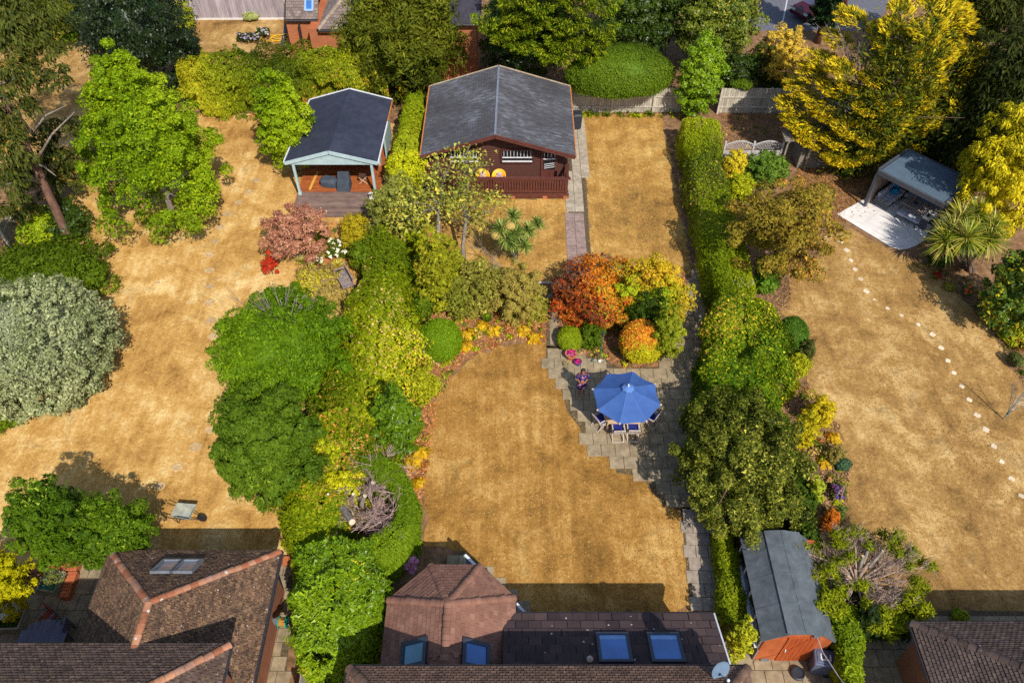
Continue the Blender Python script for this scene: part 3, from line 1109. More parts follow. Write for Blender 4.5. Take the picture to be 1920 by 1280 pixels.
PATIO = pxpoly([(1024, 648), (1060, 652), (1165, 690), (1236, 688), (1262, 640), (1285, 560), (1304, 495), (1330, 495), (1340, 580), (1310, 690), (1300, 760), (1300, 945), (1285, 962), (1240, 944), (1202, 893), (1156, 886), (1150, 862), (1104, 842), (1086, 800), (1064, 772), (1050, 722), (1024, 690)])
slab_field("paving_slab", PATIO, slab_m, 0.6, 0.6, 0.1, 0.05, 0.0, seed=4, parent_name="patio")
slab_field("paving_slab", pxpoly([(1026, 575), (1042, 575), (1046, 652), (1023, 652)]), slab_m, 0.46, 0.6, stagger=0, seed=5, parent_name="path")
slab_field("paving_slab", pxpoly([(1022, 548), (1075, 540), (1066, 575), (1026, 575)]), slab_m, 0.6, 0.55, stagger=0, seed=5, parent_name="path")
slab_field("path_slab", pxpoly([(1064, 225), (1090, 225), (1103, 402), (1066, 402)]), slab_grey_m, 0.50, 0.62, -0.02, 0, R(-0.3), stagger=0, seed=6, parent_name="path")
slab_field("path_block", pxpoly([(1064, 402), (1103, 402), (1109, 508), (1072, 508)]), slab_mauve_m, 0.52, 0.30, 0, 0, R(-0.5), stagger=0, seed=7, gap=0.012, parent_name="path")
slab_field("path_slab", pxpoly([(1276, 950), (1328, 930), (1360, 1142), (1294, 1142)]), slab_path_m, 0.47, 0.52, 0, 0, R(-2.0), stagger=0.3, seed=8, parent_name="path")
slab_field("paving_slab", pxpoly([(1340, 1130), (1352, 1142), (1385, 1225), (1560, 1230), (1560, 1330), (1400, 1330), (1345, 1180)]), slab_m, 0.62, 0.62, seed=9, parent_name="side_path")
slab_field("paving_slab", pxpoly([(868, 1032), (905, 1062), (946, 1100), (1000, 1150), (1360, 1155), (1360, 1175), (900, 1170), (830, 1060)]), slab_m, 0.45, 0.45, seed=10, stagger=0, parent_name="house_apron")
slab_field("paving_slab", pxpoly([(1640, 1150), (1735, 1143), (2100, 1148), (2100, 1200), (1740, 1180), (1720, 1330), (1560, 1330), (1600, 1200)]), slab_m, 0.6, 0.6, seed=11, parent_name="path")
slab_field("paving_slab", pxpoly([(-160, 1120), (55, 1118), (60, 1062), (170, 1056), (215, 1062), (150, 1230), (130, 1330), (-160, 1330)]), slab_m, 0.66, 0.62, seed=12, parent_name="patio")
slab_field("paving_slab", pxpoly([(522, 1050), (548, 1050), (545, 1180), (530, 1340), (470, 1340), (500, 1180)]), slab_m, 0.5, 0.5, seed=13, stagger=0.5, parent_name="side_path")
sheet("road", pxpoly([(1400, 58), (1640, 58), (1700, -60), (1380, -60)]), 0.012, asphalt_m)
road_line = M("white_road_line", S(205, 205, 205), S(165, 165, 165), 9, 0.8, bmp=0.05)
a, b = P(1465, 55), P(1480, -20)
MB().beam((a.x, a.y, 0.018), (b.x, b.y, 0.018), 0.1, 0.006).build("road_marking", road_line, kind="structure")

# loose ground cover: dry grass blades over the turf, fallen leaves on the beds
def scatter_in(rng, poly, n):
    xs = [p[0] for p in poly]; ys = [p[1] for p in poly]
    pts = np.stack([rng.uniform(min(xs), max(xs), n * 3), rng.uniform(min(ys), max(ys), n * 3)], 1)
    x, y = pts[:, 0], pts[:, 1]
    c = np.zeros(len(pts), bool)
    j = len(poly) - 1
    for i in range(len(poly)):
        xi, yi, xj, yj = poly[i][0], poly[i][1], poly[j][0], poly[j][1]
        if yi != yj:
            c ^= ((yi > y) != (yj > y)) & (x < (xj - xi) * (y - yi) / (yj - yi) + xi)
        j = i
    return pts[c][:n]

def grass_stuff(poly, n, cols, seed, h=0.028):
    rng = np.random.default_rng(seed)
    p = scatter_in(rng, poly, n)
    n = len(p)
    az = rng.uniform(0, 2 * math.pi, n)
    L = rng.uniform(0.05, 0.12, n)
    d = np.stack([np.cos(az), np.sin(az)], 1)
    w = np.stack([-d[:, 1], d[:, 0]], 1) * rng.uniform(0.008, 0.02, n)[:, None]
    V = np.zeros((n, 3, 3))
    V[:, 0, :2] = p - w; V[:, 1, :2] = p + w
    V[:, 2, :2] = p + d * L[:, None] * 0.8
    V[:, :2, 2] = 0.014
    V[:, 2, 2] = 0.014 + rng.uniform(0.3, 1.0, n) * h
    c = colours(rng, np.concatenate([p, np.zeros((n, 1))], 1), cols, 0.9, 0.5, 0.8, 0.25, seed)
    T = np.arange(n * 3).reshape(-1, 3)
    build_fol("dry_grass", [(V.reshape(-1, 3), T, np.repeat(c, 3, 0))], None, PETAL, kind="stuff")

straw = [S(138, 90, 38), S(180, 128, 60), S(214, 168, 96), S(234, 200, 136)]
grass_stuff(LAWN_MID, 12000, [S(116, 82, 42), S(160, 116, 62), S(196, 152, 92), S(216, 180, 122)], 21)
grass_stuff(LAWN_LEFT, 9000, [S(152, 104, 52), S(200, 150, 88), S(234, 200, 138)], 22)
grass_stuff(LAWN_RIGHT, 10000, [S(124, 86, 42), S(172, 126, 66), S(212, 170, 104)], 23)
grass_stuff(LAWN_BACK_R, 9000, straw, 24)
grass_stuff(LAWN_BACK_L, 6000, straw, 25)

def litter(poly, n, cols, seed, size=0.10):
    rng = np.random.default_rng(seed)
    p = scatter_in(rng, poly, n)
    pts = np.concatenate([p, rng.uniform(0.015, 0.06, (len(p), 1))], 1)
    c = colours(rng, pts, cols, 1.2, 0.4, 0.9, 0.25, seed)
    nr = np.repeat(np.array([[0, 0, 1.0]]), len(p), 0)
    build_fol("fallen_leaves", [leaves(rng, pts, nr, size, c, 0.6, 0.7, 0.6)], None, PETAL, kind="stuff")

dead = [S(124, 78, 48), S(176, 116, 70), S(214, 158, 104), S(190, 98, 52), S(226, 186, 140)]
litter(pxpoly([(770, 590), (800, 560), (1040, 560), (1024, 645), (950, 640), (895, 664), (850, 695), (830, 740), (790, 760), (770, 690)]), 5200, dead, 31)
litter(pxpoly([(745, 780), (800, 740), (820, 760), (800, 880), (785, 1000), (740, 1060), (770, 940)]), 1800, dead, 32)
litter(pxpoly([(1030, 520), (1290, 520), (1280, 600), (1236, 690), (1160, 690), (1046, 655)]), 2600, dead, 33)
litter(pxpoly([(1350, 215), (1475, 215), (1475, 280), (1350, 275)]), 1500, [S(132, 96, 74), S(176, 134, 104), S(150, 104, 78)], 34)
litter(pxpoly([(1490, 300), (1640, 300), (1640, 400), (1560, 425), (1500, 350)]), 3000, [S(150, 104, 62), S(188, 134, 80), S(122, 84, 54)], 35)
litter(pxpoly([(1470, 680), (1520, 740), (1595, 880), (1580, 990), (1560, 1020), (1500, 960), (1480, 800)]), 2200, [S(120, 92, 74), S(168, 128, 100), S(196, 160, 120), S(96, 76, 66)], 36)
litter(pxpoly([(1700, 490), (1800, 500), (1910, 640), (1930, 740), (1860, 625), (1790, 545)]), 1500, [S(104, 82, 66), S(140, 108, 84), S(170, 140, 104)], 37)
litter(pxpoly([(560, 420), (690, 415), (660, 560), (580, 520)]), 1800, dead + [S(216, 180, 130)], 38)
litter(pxpoly([(1430, 520), (1485, 520), (1480, 580), (1440, 590)]), 700, [S(104, 82, 66), S(150, 118, 90), S(190, 150, 120)], 39)
# ------------------------------------------------------------------ roofs
def tile_face(poly3, tw, te, m, parent, budget, stuff, gap=0.018, thick=0.042, lift=0.02, seed=1, stagger=0.5, keep=None, name="roof_tile"):
    """tiles laid in courses over a planar convex face; poly3[0] to poly3[1] is the eave"""
    rng = random.Random(seed)
    p0, p1 = Vector(poly3[0]), Vector(poly3[1])
    u = (p1 - p0).normalized()
    nn = None
    for k in range(2, len(poly3)):
        w = Vector(poly3[k]) - p0
        c = u.cross(w)
        if c.length > 0.05: nn = c.normalized(); break
    if nn.z < 0: nn = -nn
    v = nn.cross(u)
    if (Vector(poly3[2]) - p0).dot(v) < 0:
        u, v = -u, -v
    P2 = [((Vector(q) - p0).dot(u), (Vector(q) - p0).dot(v)) for q in poly3]
    area = sum(P2[i][0] * P2[(i + 1) % len(P2)][1] - P2[(i + 1) % len(P2)][0] * P2[i][1] for i in range(len(P2)))
    if area < 0: P2 = P2[::-1]
    umin, umax = min(p[0] for p in P2), max(p[0] for p in P2)
    vmin, vmax = min(p[1] for p in P2), max(p[1] for p in P2)
    full = None
    def geo(poly2, v0):
        n = len(poly2)
        def hgt(q): return lift + thick * (1.0 - 0.75 * (q[1] - v0) / te)
        top = [(q[0], q[1], hgt(q)) for q in poly2]
        bot = [(q[0], q[1], hgt(q) - thick) for q in poly2]
        return bot + top, [tuple(range(n, 2 * n))] + [(i, (i + 1) % n, n + (i + 1) % n, n + i) for i in range(n)]
    rot = Matrix((u, v, nn)).transposed().to_4x4()
    r = 0
    vv = vmin
    while vv < vmax - 0.01:
        uu = umin - tw + (stagger * tw if r % 2 else 0) 
        while uu < umax:
            du = rng.gauss(0, tw * .012)
            rect = [(uu + gap / 2 + du, vv), (uu + tw - gap / 2 + du, vv), (uu + tw - gap / 2 + du, vv + te), (uu + gap / 2 + du, vv + te)]
            cl = clip_convex(rect, P2)
            if len(cl) >= 3:
                ar = 0.5 * abs(sum(cl[i][0] * cl[(i + 1) % len(cl)][1] - cl[(i + 1) % len(cl)][0] * cl[i][1] for i in range(len(cl))))
                fa = tw * te
                mid = p0 + u * (uu + tw / 2) + v * (vv + te / 2)
                if ar > 0.06 * fa and (keep is None or keep(mid)):
                    whole = ar > 0.9 * fa
                    if budget[0] > 0:
                        budget[0] -= 1
                        if whole:
                            if full is None:
                                vs, fs = geo([(0, 0), (tw - gap, 0), (tw - gap, te), (0, te)], 0)
                                full = bpy.data.meshes.new(name)
                                full.from_pydata(vs, [], fs)
                                full.materials.append(m)
                            o = bpy.data.objects.new(name, full)
                            loc = p0 + u * rect[0][0] + v * vv
                        else:
                            vs, fs = geo([(q[0] - uu, q[1] - vv) for q in cl], 0)
                            me = bpy.data.meshes.new(name)
                            me.from_pydata(vs, [], fs)
                            me.materials.append(m)
                            o = bpy.data.objects.new(name, me)
                            loc = p0 + u * uu + v * vv
                        COL.objects.link(o)
                        o.parent = parent
                        OFF[o] = OFF[parent]
                        o.matrix_local = Matrix.Translation(loc - OFF[parent] + nn * rng.uniform(-.004, .006)) @ rot
                    else:
                        vs, fs = geo(cl, vv)
                        k = rng.uniform(-.004, .006)
                        stuff.add([p0 + u * q[0] + v * q[1] + nn * (q[2] + k) for q in vs], fs)
            uu += tw
        vv += te
        r += 1

def ridge_tiles(p0, p1, m, parent, L=0.3, r=0.13, name="ridge_tile", seed=1, drop=0.5, objs=True):
    """half-round tiles along a hip or ridge, each its own piece"""
    p0, p1 = Vector(p0), Vector(p1)
    rng = random.Random(seed)
    d = (p1 - p0)
    n = max(1, int(d.length / L))
    d.normalize()
    side = d.cross(Vector((0, 0, 1))).normalized()
    up = side.cross(d).normalized()
    step = (p1 - p0).length / n
    K = 6
    for i in range(n):
        a, b = p0 + d * (i * step), p0 + d * ((i + 1) * step - 0.012)
        vs = []
        for q, rr in ((a, r * 1.08), (b, r * 0.96)):
            for k in range(K + 1):
                an = math.pi * (0.04 + 0.92 * k / K)
                vs.append(q + side * math.cos(an) * rr + up * (math.sin(an) * rr * 0.75 + 0.0))
        fs = [(k, k + 1, K + 2 + k, K + 1 + k) for k in range(K)]
        fs += [tuple(range(K, -1, -1)), tuple(range(K + 1, 2 * K + 2))]
        jit = up * rng.uniform(-.01, .012) + side * rng.gauss(0, .006)
        MB().add([q + jit for q in vs], fs).build(name, m, parent)

def skylight(parent, c, u, v, n, w, h, frame_m, pane_m, blind_m=None, name="skylight", fw=0.10, th=0.07, open_=0.0):
    """roof window: frame of four rails, a glass pane; u across, v up the slope, n outwards"""
    c = Vector(c)
    fr = MB()
    def rail(a, b, wd): fr.beam(a + n * th * .5, b + n * th * .5, wd, th, n)
    hw, hh = w / 2, h / 2
    rail(c - u * hw - v * (hh - fw / 2), c + u * hw - v * (hh - fw / 2), fw)
    rail(c - u * hw + v * (hh - fw / 2), c + u * hw + v * (hh - fw / 2), fw)
    rail(c - u * (hw - fw / 2) - v * (hh - fw), c - u * (hw - fw / 2) + v * (hh - fw), fw)
    rail(c + u * (hw - fw / 2) - v * (hh - fw), c + u * (hw - fw / 2) + v * (hh - fw), fw)
    f = fr.build(name, frame_m, parent)
    iw, ih = hw - fw, hh - fw
    MB().slab([c - u * iw - v * ih + n * .045, c + u * iw - v * ih + n * .045, c + u * iw + v * ih + n * .045, c - u * iw + v * ih + n * .045], 0.02).build("pane", pane_m, f)
    if blind_m:
        MB().slab([c - u * iw - v * ih + n * .052, c + u * iw - v * ih + n * .052, c + u * iw - v * ih * .62 + n * .052, c - u * iw - v * ih * .62 + n * .052], 0.006).build("blind", blind_m, f)
    return f

gutter_m = M("black_gutter", S(58, 54, 56), S(38, 36, 38), 12, 0.5, 0.4, bmp=0.05)
white_m = M("white_paint", S(232, 230, 228), S(205, 204, 204), 5, 0.5, 0.4, bmp=0.05)
brick_red = brick_mat("red_brick", S(170, 100, 70), S(140, 80, 58), S(160, 136, 112))
brick_orange = brick_mat("orange_brick", S(196, 112, 66), S(172, 94, 58), S(180, 140, 108))
frame_grey = M("grey_frame", S(120, 124, 130), S(92, 96, 104), 8, 0.45, 0.45, bmp=0.03)
frame_dark = M("dark_frame", S(56, 62, 76), S(42, 48, 60), 8, 0.45, 0.45, bmp=0.03)
pane_sky_blue = glass_mat("sky_reflection_blue", S(62, 116, 190))  # reflected sky put into the pane colour as blue
pane_dark = glass_mat("dark_glass", S(30, 34, 40))
pane_sky = glass_mat("pale_glass", S(112, 138, 160))
blind_m = M("pale_blind", S(128, 164, 208), S(108, 146, 196), 4, 0.4, 0.5, bmp=0.0)
blind_cream = M("cream_blind", S(214, 200, 170), S(190, 176, 148), 4, 0.6, 0.3, bmp=0.0)

# ------------------------------------------------------------------ left house
t_left = tile_mat("brown_tile", [S(84, 64, 53), S(108, 82, 66), S(68, 53, 46), S(126, 98, 78)], 0.45, 0.75)
t_left_main = tile_mat("dark_brown_tile", [S(78, 64, 58), S(96, 78, 70), S(66, 54, 50), S(106, 88, 78)], 0.2, 0.3)
ridge_m = tile_mat("orange_ridge_tile", [S(168, 102, 72), S(146, 90, 66), S(182, 128, 98), S(166, 126, 108)], 1.3, 0.45)
H1 = thing("house", "brown tiled house with orange ridge tiles and a double roof window, beside the left lawn", "house", (-11, 9, 0))
xl, xr, yf, ze, zr, xm, ya = -13.9, -8.05, 13.0, 2.6, 5.1, -10.85, 10.08
MB().box((xl + 2.92, 8.0, 1.25), (5.25, 9.4, 2.5)).build("wall", brick_red, H1)
MB().box((-17.2, 5.0, 2.45), (17.4, 7.0, 4.9)).build("wall", brick_red, H1)
ext = MB()
A, B, C_, D_ = Vector((xl, yf, ze)), Vector((xr, yf, ze)), Vector((xm, ya, zr)), Vector((xm, 6.8, zr))
El, Er = Vector((xl, 6.8, ze)), Vector((xr, 6.8, ze))
Er2 = Vector((xr, 5.0, ze)); D2 = Vector((xm, 5.0, zr)); El2 = Vector((xl, 5.0, ze))
ext.add([A, B, C_, D2, El2, Er2], [(0, 1, 2), (1, 5, 3, 2), (0, 2, 3, 4)])
roof1 = ext.build("roof", t_left, H1)
bud, st = [300], MB()
tile_face([B, Er2, D2, C_], 0.17, 0.115, t_left, roof1, bud, st, seed=1, keep=lambda q: q.y > 7.0)
tile_face([A, B, C_], 0.17, 0.105, t_left, roof1, bud, st, seed=2)
tile_face([El2, A, C_, D2], 0.17, 0.115, t_left, roof1, bud, st, seed=3, keep=lambda q: q.y > 7.8)
# the main roof behind, its eave nearer the camera
zm, ym = 5.0, 8.85
mr = MB()
e0, e1 = Vector((-26, ym, zm)), Vector((-8.15, ym, zm))
rdg0, rdg1 = Vector((-26, 3.6, 8.7)), Vector((-13.4, 3.6, 8.7))
f1 = Vector((-8.15, -1.0, zm))
mr.add([e0, e1, rdg1, rdg0, f1], [(0, 1, 2, 3), (1, 4, 2)])
roof2 = mr.build("roof", t_left_main, H1)
st_m = MB()
tile_face([e0, e1, rdg1, rdg0], 0.17, 0.115, t_left_main, roof2, [0], st_m, seed=4, keep=lambda q: q.y > 6.7 and q.x > -17.5)
tile_face([e1, f1, rdg1], 0.17, 0.115, t_left, roof2, [0], st_m, seed=5, keep=lambda q: q.y > 6.7)
st.build("tile_courses", t_left, roof1, kind="stuff")
st_m.build("tile_courses", t_left_main, roof2, kind="stuff")
ridge_tiles(A, C_, ridge_m, roof1, 0.30, 0.11, seed=1)
ridge_tiles(B, C_, ridge_m, roof1, 0.26, 0.11, seed=2)
ridge_tiles(C_, D_, ridge_m, roof1, 0.30, 0.115, seed=3)
ridge_tiles(e1, e1.lerp(rdg1, 0.55), ridge_m, roof2, 0.27, 0.11, seed=4)
gm = MB()
gm.tube([Vector((xl - .06, yf + .05, ze - .06)), Vector((xr + .06, yf + .05, ze - .06))], 0.06, 6)
gm.tube([Vector((xr + .06, yf + .05, ze - .06)), Vector((xr + .06, 5.0, ze - .06))], 0.07, 6)
gm.tube([Vector((xl - .06, yf + .05, ze - .06)), Vector((xl - .06, 5.0, ze - .06))], 0.06, 6)
gm.tube([Vector((-26, ym + .03, zm - .05)), Vector((-8.08, ym + .03, zm - .05))], 0.07, 6)
gm.tube([Vector((-8.12, ym + .03, zm - .05)), Vector((-8.12, 5.0, zm - .05))], 0.06, 6)
gm.build("gutter", gutter_m, H1)
nf = (B - A).cross(C_ - A).normalized()
if nf.z < 0: nf = -nf
uf = Vector((1, 0, 0)); vf = nf.cross(uf)
for px_ in (316, 352):
    cpt = on_plane(px_ - 1, 1066, A, nf) + nf * 0.05
    skylight(H1, cpt, uf, vf, nf, 0.74, 1.0, frame_grey, pane_sky, blind_cream, "roof_window", 0.09, 0.1)
MB().lathe([(0.05, 0), (0.05, 0.5)], (-8.2, 12.4, 2.0), 8).build("downpipe", gutter_m, H1)

# ------------------------------------------------------------------ centre house: faceted bay, lean-to and main roof
t_bay = tile_mat("pinkish_brown_tile", [S(132, 94, 79), S(142, 103, 87), S(122, 87, 74), S(150, 111, 94)], 0.0, 0.12)
t_lean = tile_mat("large_dark_tile", [S(70, 58, 58), S(82, 67, 66), S(62, 52, 54), S(92, 74, 70)], 0.6, 0.0)
t_cmain = tile_mat("mid_brown_tile", [S(98, 76, 66), S(116, 90, 76), S(84, 66, 58), S(124, 98, 84)], 0.15, 0.3)
H2 = thing("house", "brown tiled house with a faceted bay roof and blue skylights, below the middle lawn", "house", (1, 7, 0))
zb = 2.5
b0 = Vector((-4.16, 9.0, zb)); b1 = Vector((-4.13, 11.32, zb)); b2 = Vector((-2.80, 12.55, zb)); b3 = Vector((-1.08, 12.55, zb)); b4 = Vector((0.10, 11.40, zb)); b5 = Vector((0.10, 8.2, zb))
ap = Vector((-2.02, 10.62, 3.8)); ar = Vector((-2.02, 8.2, 3.8)); b0 = Vector((-4.13, 8.2, zb))
MB().prism([(-3.9, 8.3), (-3.9, 11.2), (-2.72, 12.3), (-1.16, 12.3), (-0.12, 11.3), (-0.12, 8.3)], 0, 2.45).build("wall", white_m, H2)
MB().box((3.15, 9.3, 1.2), (6.5, 2.6, 2.4)).build("wall", brick_red, H2)
MB().box((1.05, 5.4, 2.4), (10.9, 5.2, 4.8)).build("wall", brick_red, H2)
bm_ = MB()
bm_.add([b0, b1, b2, b3, b4, b5, ap, ar], [(1, 2, 6), (2, 3, 6), (3, 4, 6), (0, 1, 6, 7), (4, 5, 7, 6)])
bay = bm_.build("bay_roof", t_bay, H2)
bud2, st2 = [218], MB()
for k, f in enumerate(([b1, b2, ap], [b2, b3, ap], [b3, b4, ap])):
    tile_face(f, 0.2, 0.17, t_bay, bay, bud2, st2, seed=20 + k, gap=0.008, thick=0.02)
tile_face([b0, b1, ap, ar], 0.2, 0.17, t_bay, bay, bud2, st2, seed=24, gap=0.008, thick=0.02, keep=lambda q: q.y > 9.0)
tile_face([b4, b5, ar, ap], 0.2, 0.17, t_bay, bay, bud2, st2, seed=25, gap=0.008, thick=0.02, keep=lambda q: q.y > 9.0)
st2.build("tile_courses", t_bay, bay, kind="stuff")
for k, q in enumerate((b1, b2, b3, b4)):
    ridge_tiles(q, ap, t_bay, bay, 0.2, 0.12, "hip_tile", seed=30 + k)
ridge_tiles(ap, ar, t_bay, bay, 0.2, 0.13, "hip_tile", seed=35)
gm = MB()
for a_, b_ in ((b0, b1), (b1, b2), (b2, b3), (b3, b4), (b4, Vector((0.1, 10.9, zb)))):
    o_ = Vector((0, 0, -.05))
    gm.tube([a_ + o_, b_ + o_], 0.055, 6)
gm.build("bay_gutter", gutter_m, H2)
l0, l1, l2, l3 = Vector((-0.27, 10.83, 2.5)), Vector((6.62, 10.83, 2.5)), Vector((6.62, 8.0, 3.72)), Vector((-0.27, 8.0, 3.72))
lr = MB().slab([l0, l1, l2, l3], 0.1).build("lean_to_roof", t_lean, H2)
st3 = MB()
tile_face([l0, l1, l2, l3], 0.42, 0.34, t_lean, lr, [120], st3, seed=40, gap=0.014, thick=0.035, stagger=0.5)
gm = MB().tube([l0 + Vector((0, .05, -.05)), l1 + Vector((0, .05, -.05))], 0.06, 6)
gm.build("lean_to_gutter", gutter_m, H2)
MB().beam(l1 + Vector((.03, 0, -.02)), l2 + Vector((.03, 0, -.02)), 0.05, 0.14).build("verge_board", white_m, H2)
zc, yc = 4.95, 8.22
c0, c1 = Vector((-4.63, yc, zc)), Vector((6.70, yc, zc))
r0_, r1_ = Vector((-0.6, 4.0, 8.1)), Vector((2.7, 4.0, 8.1))
cf0, cf1 = Vector((-4.63, 0.0, zc)), Vector((6.70, 0.0, zc))
mr = MB().add([c0, c1, r1_, r0_, cf0, cf1], [(0, 1, 2, 3), (0, 3, 4), (1, 5, 2)]).build("main_roof", t_cmain, H2)
st4 = MB()
tile_face([c0, c1, r1_, r0_], 0.17, 0.115, t_cmain, mr, [0], st4, seed=50, keep=lambda q: q.y > 6.6)
tile_face([c0, cf0, r0_], 0.17, 0.115, t_cmain, mr, [0], st4, seed=51, keep=lambda q: q.y > 6.6)
tile_face([c1, cf1, r1_], 0.17, 0.115, t_cmain, mr, [0], st4, seed=52, keep=lambda q: q.y > 6.6)
st4.build("tile_courses", t_cmain, mr, kind="stuff")
ridge_tiles(c0, c0.lerp(r0_, .5), t_cmain, mr, 0.26, 0.13, seed=53)
ridge_tiles(c1, c1.lerp(r1_, .5), t_cmain, mr, 0.26, 0.13, seed=54)
gm = MB()
gm.tube([c0 + Vector((-.05, .06, -.06)), c1 + Vector((.05, .06, -.06))], 0.065, 6)
gm.tube([c0 + Vector((-.05, .06, -.06)), cf0 + Vector((-.05, .06, -.06))], 0.065, 6)
gm.build("main_gutter", gutter_m, H2)
# skylights in the bay's side slopes and in the lean-to
nl_ = (b1 - b0).cross(ap - b0).normalized(); nl_ = nl_ if nl_.z > 0 else -nl_
nr_ = (b5 - b4).cross(ap - b4).normalized(); nr_ = nr_ if nr_.z > 0 else -nr_
uY = Vector((0, 1, 0))
skylight(H2, on_plane(779, 1226, b1, nl_) + nl_ * .05, uY, nl_.cross(uY), nl_, 0.86, 0.98, frame_dark, glass_mat("sky_reflection_green_blue", S(76, 138, 160)), None, "skylight", 0.13, 0.08)  # this pane's greenish blue is reflected sky put into its colour
skylight(H2, on_plane(890, 1228, b4, nr_) + nr_ * .05, uY, nr_.cross(uY), nr_, 0.86, 0.98, frame_dark, pane_sky_blue, None, "skylight", 0.13, 0.08)
nn_ = (l1 - l0).cross(l3 - l0).normalized(); nn_ = nn_ if nn_.z > 0 else -nn_
uX = Vector((1, 0, 0)); vS = nn_.cross(uX)
if vS.z < 0: vS = -vS
for px_ in (1151, 1248):
    skylight(H2, on_plane(px_, 1217, l0, nn_) + nn_ * .06, uX, vS, nn_, 1.04, 1.2, frame_dark, pane_sky_blue, blind_m, "skylight", 0.10, 0.08)
q = on_plane(1105, 1240, l0, nn_)
MB().lathe([(0.075, -.1), (0.075, .2), (0.1, .2), (0.1, .26), (0.02, .30)], q, 10).build("vent_pipe", M("pale_pipe", S(205, 186, 166), S(160, 140, 124), 8), H2)
for (ax_, ay_, bx_, by_) in ((891, 1059, 872, 1040), (986, 1150, 968, 1131)):
    p_, q_ = P(ax_, ay_, 1.95), P(bx_, by_, 1.95)
    dn = Vector((0, 0, -1.05))
    f = MB()
    for s_, e_ in ((p_, q_), (p_ + dn, q_ + dn), (p_, p_ + dn), (q_, q_ + dn)):
        f.beam(s_, e_, 0.06, 0.09, (q_ - p_).cross(Vector((0, 0, 1))))
    fo = f.build("open_casement", white_m, H2)
    MB().beam(p_.lerp(q_, .06) + dn * .5, p_.lerp(q_, .94) + dn * .5, 0.02, 0.95).build("pane", pane_sky, fo)

# ------------------------------------------------------------------ right house
t_right = tile_mat("grey_brown_tile", [S(80, 68, 64), S(94, 79, 74), S(70, 60, 57), S(102, 87, 80)], 0.2, 0.2)
H3 = thing("house", "grey brown tiled house corner with rounded hip tiles, below the right lawn", "house", (17, 8, 0))
h0 = Vector((13.0, 10.48, 2.6)); hE = Vector((26, 10.48, 2.6)); hS = Vector((13.0, 2.0, 2.6))
hr = Vector((17.8, 5.9, 6.2)); hrE = Vector((26, 5.9, 6.2)); hrS = Vector((17.8, 2.0, 6.2))
MB().box((19.7, 6.1, 1.25), (12.8, 8.2, 2.5)).build("wall", brick_red, H3)
rf = MB().add([h0, hE, hrE, hr, hS, hrS], [(0, 1, 2, 3), (0, 3, 5, 4)]).build("roof", t_right, H3)
st5 = MB()
tile_face([h0, hE, hrE, hr], 0.17, 0.115, t_right, rf, [0], st5, seed=60, keep=lambda q: q.x < 18.5)
tile_face([hS, h0, hr, hrS], 0.17, 0.115, t_right, rf, [0], st5, seed=61, keep=lambda q: q.y > 6.8)
st5.build("tile_courses", t_right, rf, kind="stuff")
ridge_tiles(h0, hr, t_right, rf, 0.28, 0.13, seed=62)
gm = MB().tube([h0 + Vector((-.06, .06, -.06)), hE + Vector((0, .06, -.06))], 0.055, 6)
gm.tube([h0 + Vector((-.06, .06, -.06)), hS + Vector((-.06, 0, -.06))], 0.06, 6)
gm.build("gutter", gutter_m, H3)

# ------------------------------------------------------------------ houses behind the back hedge
t_far = tile_mat("weathered_grey_tile", [S(120, 106, 100), S(138, 124, 116), S(104, 92, 90), S(150, 134, 122)], 0.25, 0.15)
H4 = thing("house", "orange brick house with weathered grey roofs and one small skylight, behind the beech hedge", "house", (-13, 54, 0))
eL, eR = P(536, 37, 2.7), P(596, 37, 2.7)
MB().box(((P(552, 60).x + eR.x) / 2 + .1, eL.y + 2.3, 1.3), (1.9, 4.2, 2.6)).build("wall", brick_orange, H4)
uL, uR = eL + Vector((0, 4.2, 3.4)), eR + Vector((0, 4.2, 3.4))
rA = MB().slab([eL, eR, uR, uL], 0.12).build("roof", t_far, H4)
st6 = MB()
tile_face([eL, eR, uR, uL], 0.25, 0.2, t_far, rA, [0], st6, seed=70)
gm = MB().tube([eL + Vector((0, -.05, -.06)), eR + Vector((0, -.05, -.06))], 0.07, 6)
fL, fR = P(597, 56, 2.7), P(700, 56, 2.7)
MB().box(((P(612, 60).x + fR.x) / 2, fL.y + 2.8, 1.3), (fR.x - P(612, 60).x, 5.0, 2.6)).build("wall", brick_orange, H4)
gU, gR = fL + Vector((3.4, 3.6, 2.9)), fR + Vector((0, 3.6, 2.9))
fBack = fL + Vector((0, 7.2, 0))
rB = MB().add([fL, fR, gR, gU, fBack], [(0, 1, 2, 3), (0, 3, 4)]).build("roof", t_far, H4)
tile_face([fL, fR, gR, gU], 0.25, 0.2, t_far, rB, [0], st6, seed=71)
tile_face([fBack, fL, gU], 0.25, 0.2, t_far, rB, [0], st6, seed=72)
st6.build("tile_courses", t_far, rA, kind="stuff")
pale_ridge = M("pale_ridge_tile", S(168, 150, 130), S(132, 116, 102), 6, var=0.1)
ridge_tiles(fL, gU, pale_ridge, rB, 0.4, 0.15, seed=73)
gm.tube([fL + Vector((0, -.05, -.06)), fR + Vector((0, -.05, -.06))], 0.07, 6)
gm.build("gutter", gutter_m, H4)
n4 = (eR - eL).cross(uL - eL).normalized(); n4 = n4 if n4.z > 0 else -n4
v4 = n4.cross(uX); v4 = v4 if v4.z > 0 else -v4
skylight(H4, on_plane(580, 11, eL, n4) + n4 * .06, uX, v4, n4, 0.62, 0.85, M("light_blue_frame", S(150, 176, 206), S(128, 154, 186), 6), pane_sky_blue, None, "skylight", 0.13, 0.08)
MB().box((P(590, 60).x, eL.y - .1, 1.2), (0.12, 0.12, 2.4)).build("downpipe", gutter_m, H4)

